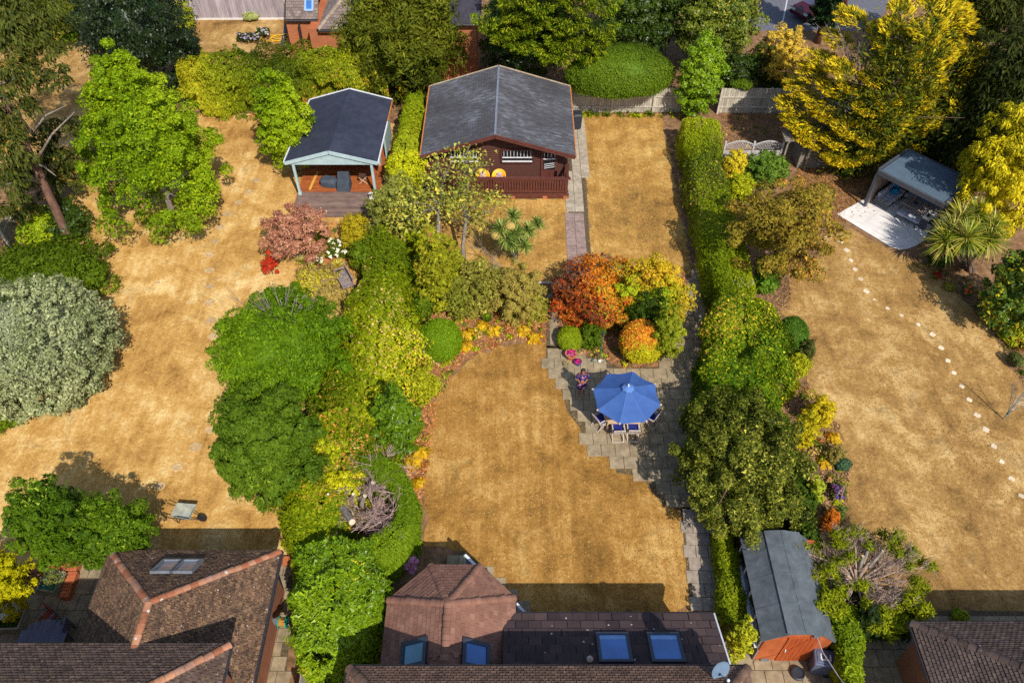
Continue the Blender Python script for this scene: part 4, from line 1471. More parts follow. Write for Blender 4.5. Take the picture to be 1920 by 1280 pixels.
H5 = thing("house", "tall brick gable wall half hidden by the yew, behind the log cabin", "house", (-5, 51, 0))
MB().prism([(-9.5, 48.2), (-2.25, 48.2), (-2.25, 56), (-9.5, 56)], 0, 4.3).build("wall", brick_orange, H5)
wa = Vector((-9.8, 47.9, 4.25)); wb = Vector((-1.9, 47.9, 4.25))
rH5 = MB().slab([wa, wb, wb + Vector((0, 4, 3)), wa + Vector((0, 4, 3))], 0.15).build("roof", M("dark_slate", S(62, 60, 72), S(44, 42, 52), 4, bmp=0.3), H5)
gm = MB().tube([wa + Vector((0, -.06, -.04)), wb + Vector((0, -.06, -.04))], 0.07, 6).build("gutter", gutter_m, H5)
MB().box((P(916, 120).x, 46.9, 0.8), (0.5, 1.6, 1.6)).build("garden_wall", brick_red, label="short brick wall in shade beside the tall gable wall, behind the log cabin", cat="wall")

# ------------------------------------------------------------------ log cabin
brown_stain = M("brown_stain", S(90, 52, 42), S(66, 38, 32), 5, 0.6, 0.3, bmp=0.15, stretch=(1, 1, 4))
brown_lit = M("brown_stain_lit", S(104, 58, 47), S(82, 45, 38), 5, 0.55, 0.35, bmp=0.12, stretch=(0.6, 1, 1))  # sunlit copy of the brown stain, lightened for rails, boards and door

def felt_mat(name, c1, c2, c3, stretch, stripes=0.0):
    m, t, b = base_mat(name, 0.9, 0.2)
    v = pos_vec(t, stretch)
    n1 = noise(t, v, 2.2, 5, 0.7, 0.5)
    n2 = noise(t, pos_vec(t), 0.5, 3, 0.6)
    f = math_n(t, 'ADD', math_n(t, 'MULTIPLY', n1, 0.65), math_n(t, 'MULTIPLY', n2, 0.35))
    c = ramp(t, f, [(0.34, c1), (0.52, c2), (0.68, c3)])
    gr = noise(t, pos_vec(t), 55, 3, 0.7)
    c = mixc(t, c, ramp(t, gr, [(0.2, (.7, .7, .7)), (.8, (1.25, 1.25, 1.25))]), 0.6, 'MULTIPLY')
    t.links.new(c, b.inputs["Base Color"])
    bump(t, b, math_n(t, 'ADD', gr, math_n(t, 'MULTIPLY', n1, 2.0)), 0.35, 0.02)
    MATS[name] = m
    return m

cab_felt = felt_mat("slate_shingle_felt", S(58, 57, 58), S(82, 81, 84), S(126, 128, 138), (1.0, 3.2, 1.0))
wood_orange = M("raw_orange_board", S(206, 134, 74), S(160, 96, 56), 4, 0.7, bmp=0.15)
CAB = thing("log_cabin", "dark brown log cabin with a grey felt gable roof and a slatted porch rail", "cabin", (-0.76, 39.6, 0))
x0, x1, y0, y1, ez, rz_ = -4.98, 3.46, 36.42, 43.5, 2.5, 3.83
xa0, xa1 = -0.90, -0.78
RL = [Vector((x0, y0, ez)), Vector((xa0, y0, rz_)), Vector((xa1, y1, rz_)), Vector((x0 + .02, y1, ez))]
RR = [Vector((xa0, y0, rz_)), Vector((x1, y0, ez)), Vector((x1 + .03, y1, ez)), Vector((xa1, y1, rz_))]
croof = MB().slab(RL, 0.10).slab(RR, 0.10).build("roof", cab_felt, CAB)
# lapped courses of felt shingles
cs_ = MB()
for side_, (e0_, e1_, t0_, t1_) in enumerate(((RL[0], RL[3], RL[1], RL[2]), (RR[1], RR[2], RR[0], RR[3]))):
    nrm_ = (e1_ - e0_).cross(t0_ - e0_).normalized()
    if nrm_.z < 0: nrm_ = -nrm_
    for i in range(26):
        f0, f1_ = i / 26, (i + 1.15) / 26
        f1_ = min(1, f1_)
        a_, b_ = e0_.lerp(t0_, f0), e1_.lerp(t1_, f0)
        c_, d_ = e1_.lerp(t1_, f1_), e0_.lerp(t0_, f1_)
        cs_.slab([a_ + nrm_ * .028, b_ + nrm_ * .028, c_ + nrm_ * .012, d_ + nrm_ * .012], 0.011)
cs_.build("shingle_course", cab_felt, croof, kind="stuff")
MB().beam(Vector((xa0, y0, rz_ + .03)), Vector((xa1, y1, rz_ + .03)), 0.12, 0.035).build("ridge_cap", M("pale_ridge_felt", S(128, 134, 146), S(96, 100, 110), 6), croof)
for a_, b_ in ((RL[0], RL[1]), (RR[0], RR[1])):
    MB().beam(a_ + Vector((0, -.04, -.08)), b_ + Vector((0, -.04, -.08)), 0.05, 0.22).build("bargeboard", brown_lit, CAB)
    MB().beam(a_ + Vector((0, -.08, .0)), b_ + Vector((0, -.08, .0)), 0.035, 0.08).build("trim_board", brown_lit, CAB)
for a_, b_ in ((RL[3], RL[2]), (RR[2], RR[3])):
    MB().beam(a_ + Vector((0, .04, -.04)), b_ + Vector((0, .04, -.04)), 0.06, 0.2).build("bargeboard", M("weathered_board", S(198, 178, 150), S(150, 124, 98), 5), CAB)
MB().beam(RL[0] + Vector((-.03, 0, -.03)), RL[3] + Vector((-.03, 0, -.03)), 0.06, 0.14).build("eaves_board", wood_orange, CAB)
MB().beam(RR[1] + Vector((.03, 0, -.03)), RR[2] + Vector((.03, 0, -.03)), 0.06, 0.14).build("eaves_board", wood_orange, CAB)
wy = 37.2
wx0, wx1 = -4.6, 3.05
lw = MB()
zz = 0.45
while zz < 3.6:
    lim = 4.1 - abs(0)
    half0 = wx0 if zz < 2.45 else max(wx0, xa0 - (3.70 - zz) / 1.33 * 4.0)
    half1 = wx1 if zz < 2.45 else min(wx1, xa0 + (3.70 - zz) / 1.33 * 4.2)
    lw.bevbox(((half0 + half1) / 2, wy + .05, zz + .07), (half1 - half0, 0.1, 0.135), 0, 0.03)
    zz += 0.14
lw.build("log_wall", brown_stain, CAB, kind="stuff")
sw = MB()
zz = 0.45
while zz < 2.45:
    for xx in (wx0, wx1):
        sw.bevbox((xx, (wy + 43.1) / 2 + .1, zz + .07), (0.1, 43.1 - wy, 0.135), 0, 0.03)
    sw.bevbox(((wx0 + wx1) / 2, 43.1, zz + .07), (wx1 - wx0, 0.1, 0.135), 0, 0.03)
    zz += 0.14
sw.build("log_wall", brown_stain, CAB, kind="stuff")
fl = 0.42
cx_f = (wx0 + wx1) / 2
yr = 35.9
for i in range(14):
    MB().box((cx_f, yr + .1 + i * .145, fl - .02), (wx1 - wx0 + .1, 0.135, 0.04)).build("porch_board", brown_stain, CAB)

def window(parent, xl_, xr_, zt, zb_, y, bars, frame, pane, name="window", vert=True):
    f = MB()
    for a_, b_ in (((xl_, zt), (xr_, zt)), ((xl_, zb_), (xr_, zb_)), ((xl_, zt), (xl_, zb_)), ((xr_, zt), (xr_, zb_))):
        f.beam((a_[0], y - .03, a_[1]), (b_[0], y - .03, b_[1]), 0.1, 0.1, (0, 1, 0))
    fo = f.build(name, frame, parent)
    MB().box(((xl_ + xr_) / 2, y - .012, (zt + zb_) / 2), (xr_ - xl_ - .08, 0.02, zt - zb_ - .08)).build("pane", pane, fo)
    zmid = zb_ + (zt - zb_) * 0.38
    MB().box(((xl_ + xr_) / 2, y - .03, zmid), (xr_ - xl_ - .1, 0.02, 0.06)).build("glazing_bar", white_m, fo)
    for i in range(bars):
        xx = xl_ + .05 + (xr_ - xl_ - .1) * (i + .5) / bars
        MB().box((xx, y - .034, (zmid + zt) / 2), (0.022, 0.018, zt - zmid - .1)).build("glazing_bar", white_m, fo)
    MB().box(((xl_ + xr_) / 2, y - .05, zb_ + .08), (xr_ - xl_ - .1, 0.06, 0.05)).build("sill", white_m, fo)
    return fo

wl, wr_ = PY(872, 290, wy).x, PY(898, 290, wy).x
window(CAB, wl - .9, wr_, PY(900, 279, wy).z, PY(900, 304, wy).z, wy, 9, brown_stain, pane_dark)
wl, wr_ = PY(940, 290, wy).x, PY(1000, 290, wy).x
window(CAB, wl, wr_, PY(970, 280, wy).z, PY(970, 304, wy).z, wy, 9, brown_stain, pane_dark)
dl, dr = PY(1017, 300, wy).x, PY(1043, 300, wy).x
dzt, dzm = PY(1030, 284, wy).z, PY(1030, 316, wy).z
door = MB().box(((dl + dr) / 2, wy - .03, (.44 + dzt + .06) / 2), (dr - dl + .16, 0.08, dzt + .06 - .44)).build("door", brown_lit, CAB)
MB().box(((dl + dr) / 2, wy - .08, (dzt + dzm) / 2), (dr - dl - .12, 0.02, dzt - dzm)).build("pane", pane_dark, door)
MB().box(((dl + dr) / 2, wy - .1, dzm + (dzt - dzm) * .62), (dr - dl - .1, 0.02, .06)).build("glazing_bar", white_m, door)
for i in range(4):
    MB().box((dl + .1 + (dr - dl - .2) * i / 3, wy - .105, dzt - .16), (0.025, 0.02, 0.3)).build("glazing_bar", white_m, door)
for k in (.12, .25, .38):
    MB().beam(((dl + .1), wy - .1, dzm + k - .04), ((dr - .1), wy - .1, dzm + k + .06), 0.02, 0.025).build("lattice_bar", white_m, door)
MB().sphere((dr - .06, wy - .12, 1.35), 0.035, 8, 5).build("handle", frame_grey, door)
for xx in (wx1 - .02, wx0 + .02):
    MB().box((xx, yr + .05, 1.35), (0.14, 0.14, 1.9)).build("porch_post", brown_stain, CAB)
for xx in (-4.5, -2.6, -.9, 1.0, 2.95):
    MB().beam((xx, y0 + .1, 2.45 + (1.33 * (1 - abs(xx - xa0) / 4.2)) - .14), (xx, wy, 2.45 + (1.33 * (1 - abs(xx - xa0) / 4.2)) - .14), 0.09, 0.14).build("rafter", brown_stain, CAB)
    MB().box((xx, y0 + .06, 2.42 + (1.33 * (1 - abs(xx - xa0) / 4.2)) - .14), (0.07, 0.03, 0.1)).build("rafter_end", M("cream_paint", S(210, 196, 170), None, 6), CAB)
MB().box((cx_f, yr, 1.40), (wx1 - wx0 + .34, 0.2, 0.07)).build("top_rail", brown_lit, CAB)
MB().box((cx_f, yr, 0.52), (wx1 - wx0 + .2, 0.06, 0.1)).build("bottom_rail", brown_lit, CAB)
MB().box((cx_f, yr - .03, 0.25), (wx1 - wx0 + .26, 0.06, 0.32)).build("fascia_board", brown_lit, CAB)
nb_ = 52
bal = MB().box((0, 0, 0), (0.105, 0.025, 0.78))
me0 = None
for i in range(nb_):
    xx = wx0 + .06 + (wx1 - wx0 - .12) * i / (nb_ - 1)
    if me0 is None:
        o = MB().box((xx, yr - .02, .96), (0.108, 0.025, 0.80)).build("baluster", brown_lit, CAB)
        me0, first_x = o.data, xx
    else:
        o = bpy.data.objects.new("baluster", me0); COL.objects.link(o); o.parent = CAB; o.location = (xx - first_x, 0, 0)
for sx in (wx0, wx1):
    for i in range(6):
        MB().box((sx, yr + .2 + i * .28, .96), (0.025, 0.108, 0.80)).build("baluster", brown_lit, CAB)
    MB().box((sx, yr + .9, 1.40), (0.18, 1.7, 0.07)).build("top_rail", brown_lit, CAB)
for xx in (-4.2, -1.5, 0.05, 1.85, 3.0):
    MB().box((xx, yr + .05, 0.12), (0.24, 0.24, 0.24)).build("brick_pier", brick_orange, CAB)
MB().box((cx_f, 39.7, .22), (wx1 - wx0 - .4, 6.6, .36)).build("floor_frame", brown_stain, CAB)

# ------------------------------------------------------------------ summerhouse
sage = M("sage_paint", S(178, 196, 196), S(156, 176, 176), 4, 0.6, 0.35, bmp=0.06)
sage_wall = M("sage_boards", S(164, 184, 178), S(142, 164, 158), 3, 0.6, 0.3, bmp=0.1, stretch=(1, 1, 6))
navy_felt = felt_mat("blue_black_felt", S(42, 46, 58), S(52, 56, 70), S(62, 66, 80), (1, 1, 1))
deck_warm = M("oiled_deck", S(176, 98, 50), S(136, 70, 38), 4, 0.6, 0.3, bmp=0.15, stretch=(0.5, 1, 1), var=0.12)
deck_grey = M("weathered_deck", S(140, 116, 104), S(104, 84, 78), 4, 0.85, 0.2, bmp=0.2, stretch=(0.4, 1, 1), var=0.12)
SH = thing("summerhouse", "pale sage summerhouse with a blue black felt roof and an open decked porch", "summerhouse", (-9.6, 38.5, 0))
FL, FA, FR = Vector((-12.28, 35.85, 2.5)), Vector((-9.79, 35.85, 3.2)), Vector((-7.24, 35.85, 2.5))
BL, BA, BR = Vector((-11.92, 42.05, 2.5)), Vector((-9.5, 42.05, 3.2)), Vector((-7.08, 42.05, 2.5))
sroof = MB().slab([FL, FA, BA, BL], 0.09).slab([FA, FR, BR, BA], 0.09).build("roof", navy_felt, SH)
for a_, b_ in ((FL, FA), (FA, FR)):
    MB().beam(a_ + Vector((0, -.04, -.06)), b_ + Vector((0, -.04, -.06)), 0.05, 0.2).build("bargeboard", sage, SH)
MB().add([(-12.0, 35.9, 2.3), (-7.5, 35.9, 2.3), (-7.5, 35.9, 2.38), (-9.79, 35.9, 3.05), (-12.0, 35.9, 2.38),
          (-12.0, 35.96, 2.3), (-7.5, 35.96, 2.3), (-7.5, 35.96, 2.38), (-9.79, 35.96, 3.05), (-12.0, 35.96, 2.38)],
         [(0, 1, 2, 3, 4), (9, 8, 7, 6, 5), (0, 5, 6, 1), (1, 6, 7, 2), (2, 7, 8, 3), (3, 8, 9, 4), (4, 9, 5, 0)]).build("gable_panel", sage, SH)
for a_, b_ in ((BL, BA), (BA, BR)):
    MB().beam(a_ + Vector((0, .04, -.03)), b_ + Vector((0, .04, -.03)), 0.05, 0.14).build("bargeboard", white_m, SH)
MB().beam(FL + Vector((-.03, 0, -.02)), BL + Vector((-.03, 0, -.02)), 0.05, 0.15).build("eaves_board", white_m, SH)
MB().beam(FR + Vector((.03, 0, -.02)), FR.lerp(BR, .62) + Vector((.03, 0, -.02)), 0.05, 0.15).build("eaves_board", white_m, SH)
MB().beam(FR.lerp(BR, .62) + Vector((.03, 0, -.02)), BR + Vector((.03, 0, -.02)), 0.05, 0.15).build("eaves_board", wood_orange, SH)
for xx in (-11.9, -11.1, -10.3, -9.3, -8.5, -7.7):
    zz = 2.42 + .6 * (1 - abs(xx + 9.79) / 2.5)
    MB().box((xx, 35.86, zz), (0.05, 0.06, 0.06)).build("purlin_end", frame_grey, SH)
dz = 0.28
for xx, yy in ((-11.86, 35.95), (-7.62, 35.95)):
    MB().box((xx, yy, (dz + 2.4) / 2), (0.13, 0.13, 2.4 - dz)).build("post", sage, SH)
    MB().box((xx, yy, dz + .08), (0.18, 0.18, 0.16)).build("post_base", sage, SH)
MB().box((-9.74, 35.98, 2.34), (4.4, 0.1, 0.14)).build("lintel", sage, SH)
# back room
MB().box((-9.55, 39.6, 1.3), (4.0, 0.1, 2.1)).build("back_wall", deck_warm, SH)
MB().box((-7.38, 40.6, 1.3), (0.1, 2.4, 2.2)).build("side_wall", sage_wall, SH)
MB().box((-11.55, 40.6, 1.3), (0.1, 2.4, 2.2)).build("side_wall", sage_wall, SH)
MB().box((-9.5, 41.75, 1.3), (4.2, 0.1, 2.2)).build("rear_wall", sage_wall, SH)
MB().beam((-7.45, 37.6, 1.2), (-7.45, 37.6, 2.45), 0.1, 0.5, (0, 1, 0)).build("corner_brace", sage, SH)
MB().box((-9.2, 39.52, 1.35), (1.6, .04, 1.9)).build("glazed_door", pane_dark, SH)
yy = 34.22
i = 0
while yy < 39.6:
    warm = yy > 36.05
    if yy < 34.45: z_, xa, xb = 0.1, -12.0, -7.6
    elif yy < 34.75: z_, xa, xb = 0.19, -12.0, -7.6
    else: z_, xa, xb = 0.27, -12.05, -7.45
    MB().box(((xa + xb) / 2, yy + .065, z_ - .02), (xb - xa, 0.128, 0.04)).build("deck_board", deck_warm if warm else deck_grey, SH)
    yy += 0.14
MB().box((-9.75, 37.2, .12), (4.4, 4.8, .22)).build("deck_frame", deck_grey, SH)
MB().box((-9.8, 34.5, .05), (4.3, .5, .08)).build("step_frame", deck_grey, SH)

# ------------------------------------------------------------------ louvred pavilion
anth = M("anthracite_metal", S(78, 82, 90), S(66, 70, 78), 5, 0.45, 0.45, bmp=0.02)
louvre_m = M("blue_grey_louvre", S(90, 107, 120), S(78, 94, 108), 2, 0.5, 0.45, bmp=0.03)
pv = [P(1643, 316, 2.5), P(1767, 380, 2.5), P(1831, 341, 2.5), P(1708, 282, 2.5)]   # front left, front right, back right, back left
ctr = sum(pv, Vector()) / 4
uP = (pv[1] - pv[0]); uP.z = 0; wP = uP.length; uP.normalize()
vP = Vector((-uP.y, uP.x, 0))
dP = (pv[3] - pv[0]).dot(vP)
PV = thing("pavilion", "dark grey metal pavilion with a closed louvre roof, standing on white paving", "pavilion", (ctr.x, ctr.y, 0))
def pp(a, b, z): 
    q = ctr + uP * a + vP * b
    return Vector((q.x, q.y, z))
hw_, hd_ = wP / 2, dP / 2
for a_, b_ in (((-hw_, -hd_), (hw_, -hd_)), ((-hw_, hd_), (hw_, hd_)), ((-hw_, -hd_ + .1), (-hw_, hd_ - .1)), ((hw_, -hd_ + .1), (hw_, hd_ - .1))):
    MB().beam(pp(*a_, 2.38), pp(*b_, 2.38), 0.14, 0.26).build("ring_beam", anth, PV)
for a_ in (-hw_, hw_):
    for b_ in (-hd_, hd_):
        q = pp(a_ * .985, b_ * .98, 0)
        MB().box((q.x, q.y, 1.13), (0.15, 0.15, 2.24), math.atan2(uP.y, uP.x)).build("post", anth, PV)
nlv = 22
for i in range(nlv):
    f = -hw_ + .12 + (2 * hw_ - .24) * (i + .5) / nlv
    MB().beam(pp(f, -hd_ + .09, 2.475), pp(f, hd_ - .09, 2.475), (2 * hw_ - .24) / nlv * .93, 0.04).build("louvre", louvre_m, PV)
MB().slab([pp(-hw_ + .05, -hd_ + .05, 2.43), pp(hw_ - .05, -hd_ + .05, 2.43), pp(hw_ - .05, hd_ - .05, 2.43), pp(-hw_ + .05, hd_ - .05, 2.43)], .02).build("louvre_tray", anth, PV)
screen_m = M("taupe_screen", S(150, 132, 118), S(124, 108, 98), 3, 0.8, 0.2, bmp=0.05)
MB().beam(pp(-hw_ + .02, -hd_ + .35, 1.15), pp(-hw_ + .02, hd_ - .1, 1.15), 0.04, 2.1).build("side_screen", screen_m, PV)
MB().beam(pp(-hw_ + .1, hd_ - .02, 1.15), pp(hw_ - .1, hd_ - .02, 1.15), 0.04, 2.1).build("rear_screen", screen_m, PV)
terr = pxpoly([(1569, 403), (1722, 318), (1835, 372), (1746, 440), (1732, 452), (1716, 462), (1700, 468), (1685, 469), (1668, 463)])
slab_field("porcelain_slab", terr, white_slab_m, 0.8, 0.8, 0, 0, math.atan2(uP.y, uP.x), clip=True, gap=0.01, z0=0.03, th=0.03, stagger=0.0, seed=15, joint=M("white_joint", S(226, 220, 212), S(206, 198, 190), 3), parent_name="terrace")

# ------------------------------------------------------------------ shed
shed_felt = felt_mat("green_grey_felt", S(74, 80, 84), S(94, 100, 104), S(118, 122, 124), (1, 1, 1))
orange_ply = M("orange_stained_boards", S(182, 98, 52), S(152, 76, 40), 3, 0.6, 0.3, bmp=0.12, stretch=(1, 1, 0.5))
orange_dark = M("orange_door_boards", S(176, 84, 38), S(146, 64, 30), 3, 0.6, 0.3, bmp=0.15, stretch=(4, 1, 0.5))
SHD = thing("shed", "orange boarded garden shed with a grey felt roof of several slopes", "shed", (9.65, 12.1, 0))
ys0, ys1 = 10.25, 13.85
prof = [(8.22, 1.90), (9.02, 2.47), (9.6, 2.50), (10.15, 2.36), (10.7, 1.80)]
shr = MB()
for i in range(4):
    a_, b_ = prof[i], prof[i + 1]
    shr.slab([(a_[0], ys0 - .08, a_[1]), (b_[0], ys0 - .08, b_[1]), (b_[0], ys1 + .05, b_[1]), (a_[0], ys1 + .05, a_[1])], 0.05)
shroof = shr.build("roof", shed_felt, SHD)
for i in range(1, 4):
    a_ = prof[i]
    MB().beam((a_[0], ys0 - .07, a_[1] + .005), (a_[0], ys1 + .04, a_[1] + .005), .16, .012).build("felt_lap", shed_felt, shroof)
for yy in (11.2, 12.25, 13.2):
    for i in range(4):
        a_, b_ = prof[i], prof[i + 1]
        MB().beam((a_[0], yy, a_[1] + .006), (b_[0], yy, b_[1] + .006), .1, .01, (0, 0, 1)).build("felt_lap", shed_felt, shroof)
wp = [(8.36, 0), (10.64, 0), (10.64, 1.78), (10.15, 2.28), (9.6, 2.44), (9.02, 2.34), (8.36, 1.9)]
n_ = len(wp)
MB().add([(a, ys0 + .02, b) for a, b in wp] + [(a, ys0 + .06, b) for a, b in wp], [tuple(range(n_)), tuple(range(2 * n_ - 1, n_ - 1, -1))] + [(i, n_ + i, n_ + (i + 1) % n_, (i + 1) % n_) for i in range(n_)]).build("front_wall", orange_ply, SHD)
for i in range(15):
    z_ = .06 + i * .125
    MB().box((8.75, ys0 + .012, z_), (0.74, 0.03, 0.112)).build("wall_board", orange_ply, SHD)
    MB().box((10.39, ys0 + .012, z_), (0.48, 0.03, 0.112)).build("wall_board", orange_ply, SHD)
dr_ = MB().box((9.63, ys0 + .0, 1.0), (1.02, 0.03, 1.98)).build("door", orange_dark, SHD)
for i in range(7):
    MB().box((9.18 + i * .15, ys0 - .022, 1.0), (0.138, 0.02, 1.94)).build("door_board", orange_dark, dr_)
MB().box((9.23, ys0 - .05, 1.0), (0.03, 0.05, 0.14)).build("handle", white_m, dr_)
MB().box((10.6, 12.05, .88), (0.05, 3.6, 1.76)).build("side_wall", orange_ply, SHD)
MB().box((9.63, 13.8, .95), (2.5, 0.05, 1.9)).build("rear_wall", orange_ply, SHD)
MB().box((8.36, 12.05, .45), (0.05, 3.6, .9)).build("side_wall", M("grey_shed_boards", S(150, 140, 136), S(112, 104, 104), 4, stretch=(1, 1, 6)), SHD)
for i in range(5):
    yy = ys0 + .1 + i * .86
    MB().beam((8.36, yy, .9), (8.36, yy, 1.88), 0.06, 0.06, (0, 1, 0)).build("window_post", white_m, SHD)
    if i < 4: MB().box((8.37, yy + .43, 1.4), (0.02, .78, .92)).build("pane", pane_dark, SHD)
MB().beam((8.30, ys0 + .1, .9), (8.30, 13.6, .9), 0.12, 0.05).build("sill", white_m, SHD)
MB().box((9.95, ys0 - .04, 2.22), (0.2, 0.08, 0.16)).build("junction_box", frame_grey, SHD)
MB().box((8.75, ys0 - .03, .1), (0.3, 0.05, 0.1)).build("vent_grille", frame_grey, SHD)

# ------------------------------------------------------------------ fences
pale_board = M("silvered_board", S(196, 186, 166), S(150, 140, 124), 4, 0.85, 0.2, bmp=0.2, stretch=(1, 1, 0.3), var=0.14)
grey_board = M("grey_purple_board", S(178, 166, 168), S(138, 126, 130), 4, 0.85, 0.2, bmp=0.2, stretch=(1, 1, 0.2), var=0.16)
post_m = M("fence_post_wood", S(206, 196, 176), S(160, 150, 134), 5, 0.85, 0.2, bmp=0.2)

def board_fence(name, label, a, b, h, m, bw=0.14, gap=0.012, posts=3.1, rails=(0.45, 1.15), gravel=None, side=-1):
    a, b = Vector(a), Vector(b)
    d = (b - a); L = d.length; d.normalize()
    nr = Vector((d.y, -d.x, 0)) 
    root = thing(name, label, "fence", tuple((a + b) / 2))
    rng = random.Random(int(L * 100))
    n = int(L / bw)
    rest = MB()
    for i in range(n):
        q = a + d * (bw * (i + .5))
        mb = MB()
        z0 = .16 if gravel else .04
        hh = h + rng.uniform(-.02, .02)
        mb.beam(q + Vector((0, 0, z0)) + nr * rng.uniform(-.006, .006), q + Vector((0, 0, hh)), bw - gap, 0.02, nr)
        if i < 300: mb.build("board", m, root)
    for z in rails:
        MB().beam(a + nr * .04 + Vector((0, 0, z)), b + nr * .04 + Vector((0, 0, z)), 0.05, 0.07).build("rail", post_m, root)
    k = max(2, int(round(L / posts)) + 1)
    for i in range(k):
        q = a + d * (L * i / (k - 1)) + nr * .06
        MB().box((q.x, q.y, (h + .05) / 2), (0.11, 0.11, h + .05), math.atan2(d.y, d.x)).build("fence_post", post_m, root)
    if gravel:
        MB().beam(a + Vector((0, 0, .08)), b + Vector((0, 0, .08)), 0.06, 0.16).build("gravel_board", gravel, root)
    return root

fy = 44.65
board_fence("board_fence", "pale weathered board fence with rails and posts at the end of the middle garden", (P(1069, 213).x, fy, 0), (P(1300, 213).x, fy, 0), 1.75, pale_board, 0.15)
board_fence("board_fence", "shaded weathered board fence behind the bare earth corner, left of the golden conifer", (P(1345, 215).x, fy - .05, 0), (P(1620, 215).x, fy - .05, 0), 1.75, pale_board, 0.15)
conc = M("white_gravel_board", S(226, 222, 216), S(196, 190, 184), 4, bmp=0.05)
board_fence("board_fence", "tall grey board fence with a white gravel board, beyond the beech hedge", tuple(P(355, 38)), tuple(P(541, 37)), 2.4, grey_board, 0.19, 0.012, 30, (), conc)
board_fence("board_fence", "low shaded fence by the leaning eucalyptus at the left edge", tuple(P(20, 468)), tuple(P(46, 424)), 1.5, pale_board, 0.14, 0.012, 2.0, (.4, 1.1))

# wavy trellis panels
trel = M("pale_trellis", S(196, 190, 184), S(160, 152, 148), 6, 0.8, 0.2, bmp=0.1)
ty = P(1380, 306).y
TF = thing("trellis_fence", "pale trellis topped fence of two curved panels beside the yellow round shrub", "fence", (P(1405, 306).x, ty, 0))
for k in range(2):
    xa, xb = P(1352 + 54 * k, 306).x, P(1406 + 52 * k, 306).x
    top = lambda f: 1.25 + .28 * math.sin(f * math.pi)
    for i in range(6):
        z_ = .08 + i * .15
        MB().box(((xa + xb) / 2, ty, z_), (xb - xa - .06, 0.02, 0.14)).build("slat", trel, TF)
    arc = MB()
    pts_ = [Vector((xa + (xb - xa) * f / 10, ty, top(f / 10))) for f in range(11)]
    for i in range(10): arc.beam(pts_[i], pts_[i + 1], 0.05, 0.06)
    arc.build("curved_top_rail", trel, TF)
    lat = MB()
    for i in range(12):
        f = i / 12
        x_ = xa + (xb - xa) * f
        for s_ in (1, -1):
            f2 = f + s_ * .22
            if 0 <= f2 <= 1:
                lat.beam((x_, ty, 0.98), (xa + (xb - xa) * f2, ty, top(f2) - .02), 0.018, 0.025)
    lat.build("lattice", trel, TF)
for px_ in (1352, 1405, 1458):
    MB().box((P(px_, 306).x, ty, .75), (0.1, 0.1, 1.5)).build("fence_post", trel, TF)

# pergola arch and slatted compost bin
arch_m = M("grey_wood", S(150, 140, 126), S(112, 104, 94), 5, 0.85, 0.2, bmp=0.2)  # mid grey wood for the arch and the compost bin
PA = thing("pergola_arch", "grey wooden pergola arch between the trellis fence and the slatted bin", "pergola", tuple(P(1482, 312)))
bx, by_ = P(1482, 312).x, P(1482, 312).y
for dx in (-.7, .7):
    for dy in (-.35, .35):
        MB().box((bx + dx, by_ + dy, 1.0), (0.09, 0.09, 2.0)).build("post", arch_m, PA)
    MB().beam((bx + dx, by_ - .55, 2.02), (bx + dx, by_ + .55, 2.02), 0.07, 0.1).build("side_beam", arch_m, PA)
for i in range(6):
    yy = by_ - .5 + i * .2
    MB().beam((bx - .95, yy, 2.1), (bx + .95, yy, 2.1), 0.05, 0.08).build("crossbeam", arch_m, PA)
cb = P(1520, 312)
CB = thing("slatted_bin", "slatted grey timber compost bin below the golden conifer", "compost bin", tuple(cb))
for i in range(7):
    z_ = .1 + i * .15
    MB().box((cb.x, cb.y - .15, z_), (1.75, 0.04, 0.12)).build("slat", arch_m, CB)
    MB().box((cb.x - .86, cb.y + .5, z_), (0.04, 1.25, 0.12)).build("slat", arch_m, CB)
    MB().box((cb.x + .86, cb.y + .5, z_), (0.04, 1.25, 0.12)).build("slat", arch_m, CB)
for i in range(8):
    MB().box((cb.x, cb.y - .1 + i * .16, 1.12), (1.75, 0.13, 0.03)).build("lid_slat", arch_m, CB)
for dx in (-.86, .86):
    MB().box((cb.x + dx, cb.y - .18, .55), (0.08, 0.06, 1.15)).build("corner_post", arch_m, CB)
# ------------------------------------------------------------------ garden things
ORD = ["first", "second", "third", "fourth", "fifth", "sixth", "seventh", "eighth", "ninth", "tenth", "eleventh", "twelfth", "thirteenth",
       "fourteenth", "fifteenth", "sixteenth", "seventeenth", "eighteenth", "nineteenth", "twentieth", "twenty-first", "twenty-second", "twenty-third"]
stone_grey = M("stone_disc", S(206, 174, 124), S(158, 130, 92), 7, 0.9, bmp=0.3, var=0.12)
stone_white = M("pale_stepping_slab", S(228, 210, 182), S(184, 162, 130), 7, 0.9, bmp=0.2, var=0.12)
rng_ = random.Random(9)
for i, (x, y) in enumerate([(481, 339), (467, 360), (447, 380), (426, 402), (412, 427), (403, 453), (393, 478), (393, 507), (394, 537), (393, 567), (396, 601), (399, 631), (394, 806), (367, 838), (333, 876), (300, 911)]):
    c = P(x, y)
    r = 0.25 * rng_.uniform(.9, 1.1)
    n = 14
    vs, fs = [], []
    mb = MB()
    mb.lathe([(r, 0.0), (r * .99, .022), (r * .9, .028), (r * .5, .024), (0.01, .022)], (c.x, c.y, 0.008), 14, sx=1.0, sy=rng_.uniform(.8, 1.0))
    mb.build("stepping_stone", stone_grey, None, "round stone disc sunk in the left lawn, %s of the row counted from the summerhouse" % ORD[i], "stepping stone", "round stones across the left lawn")
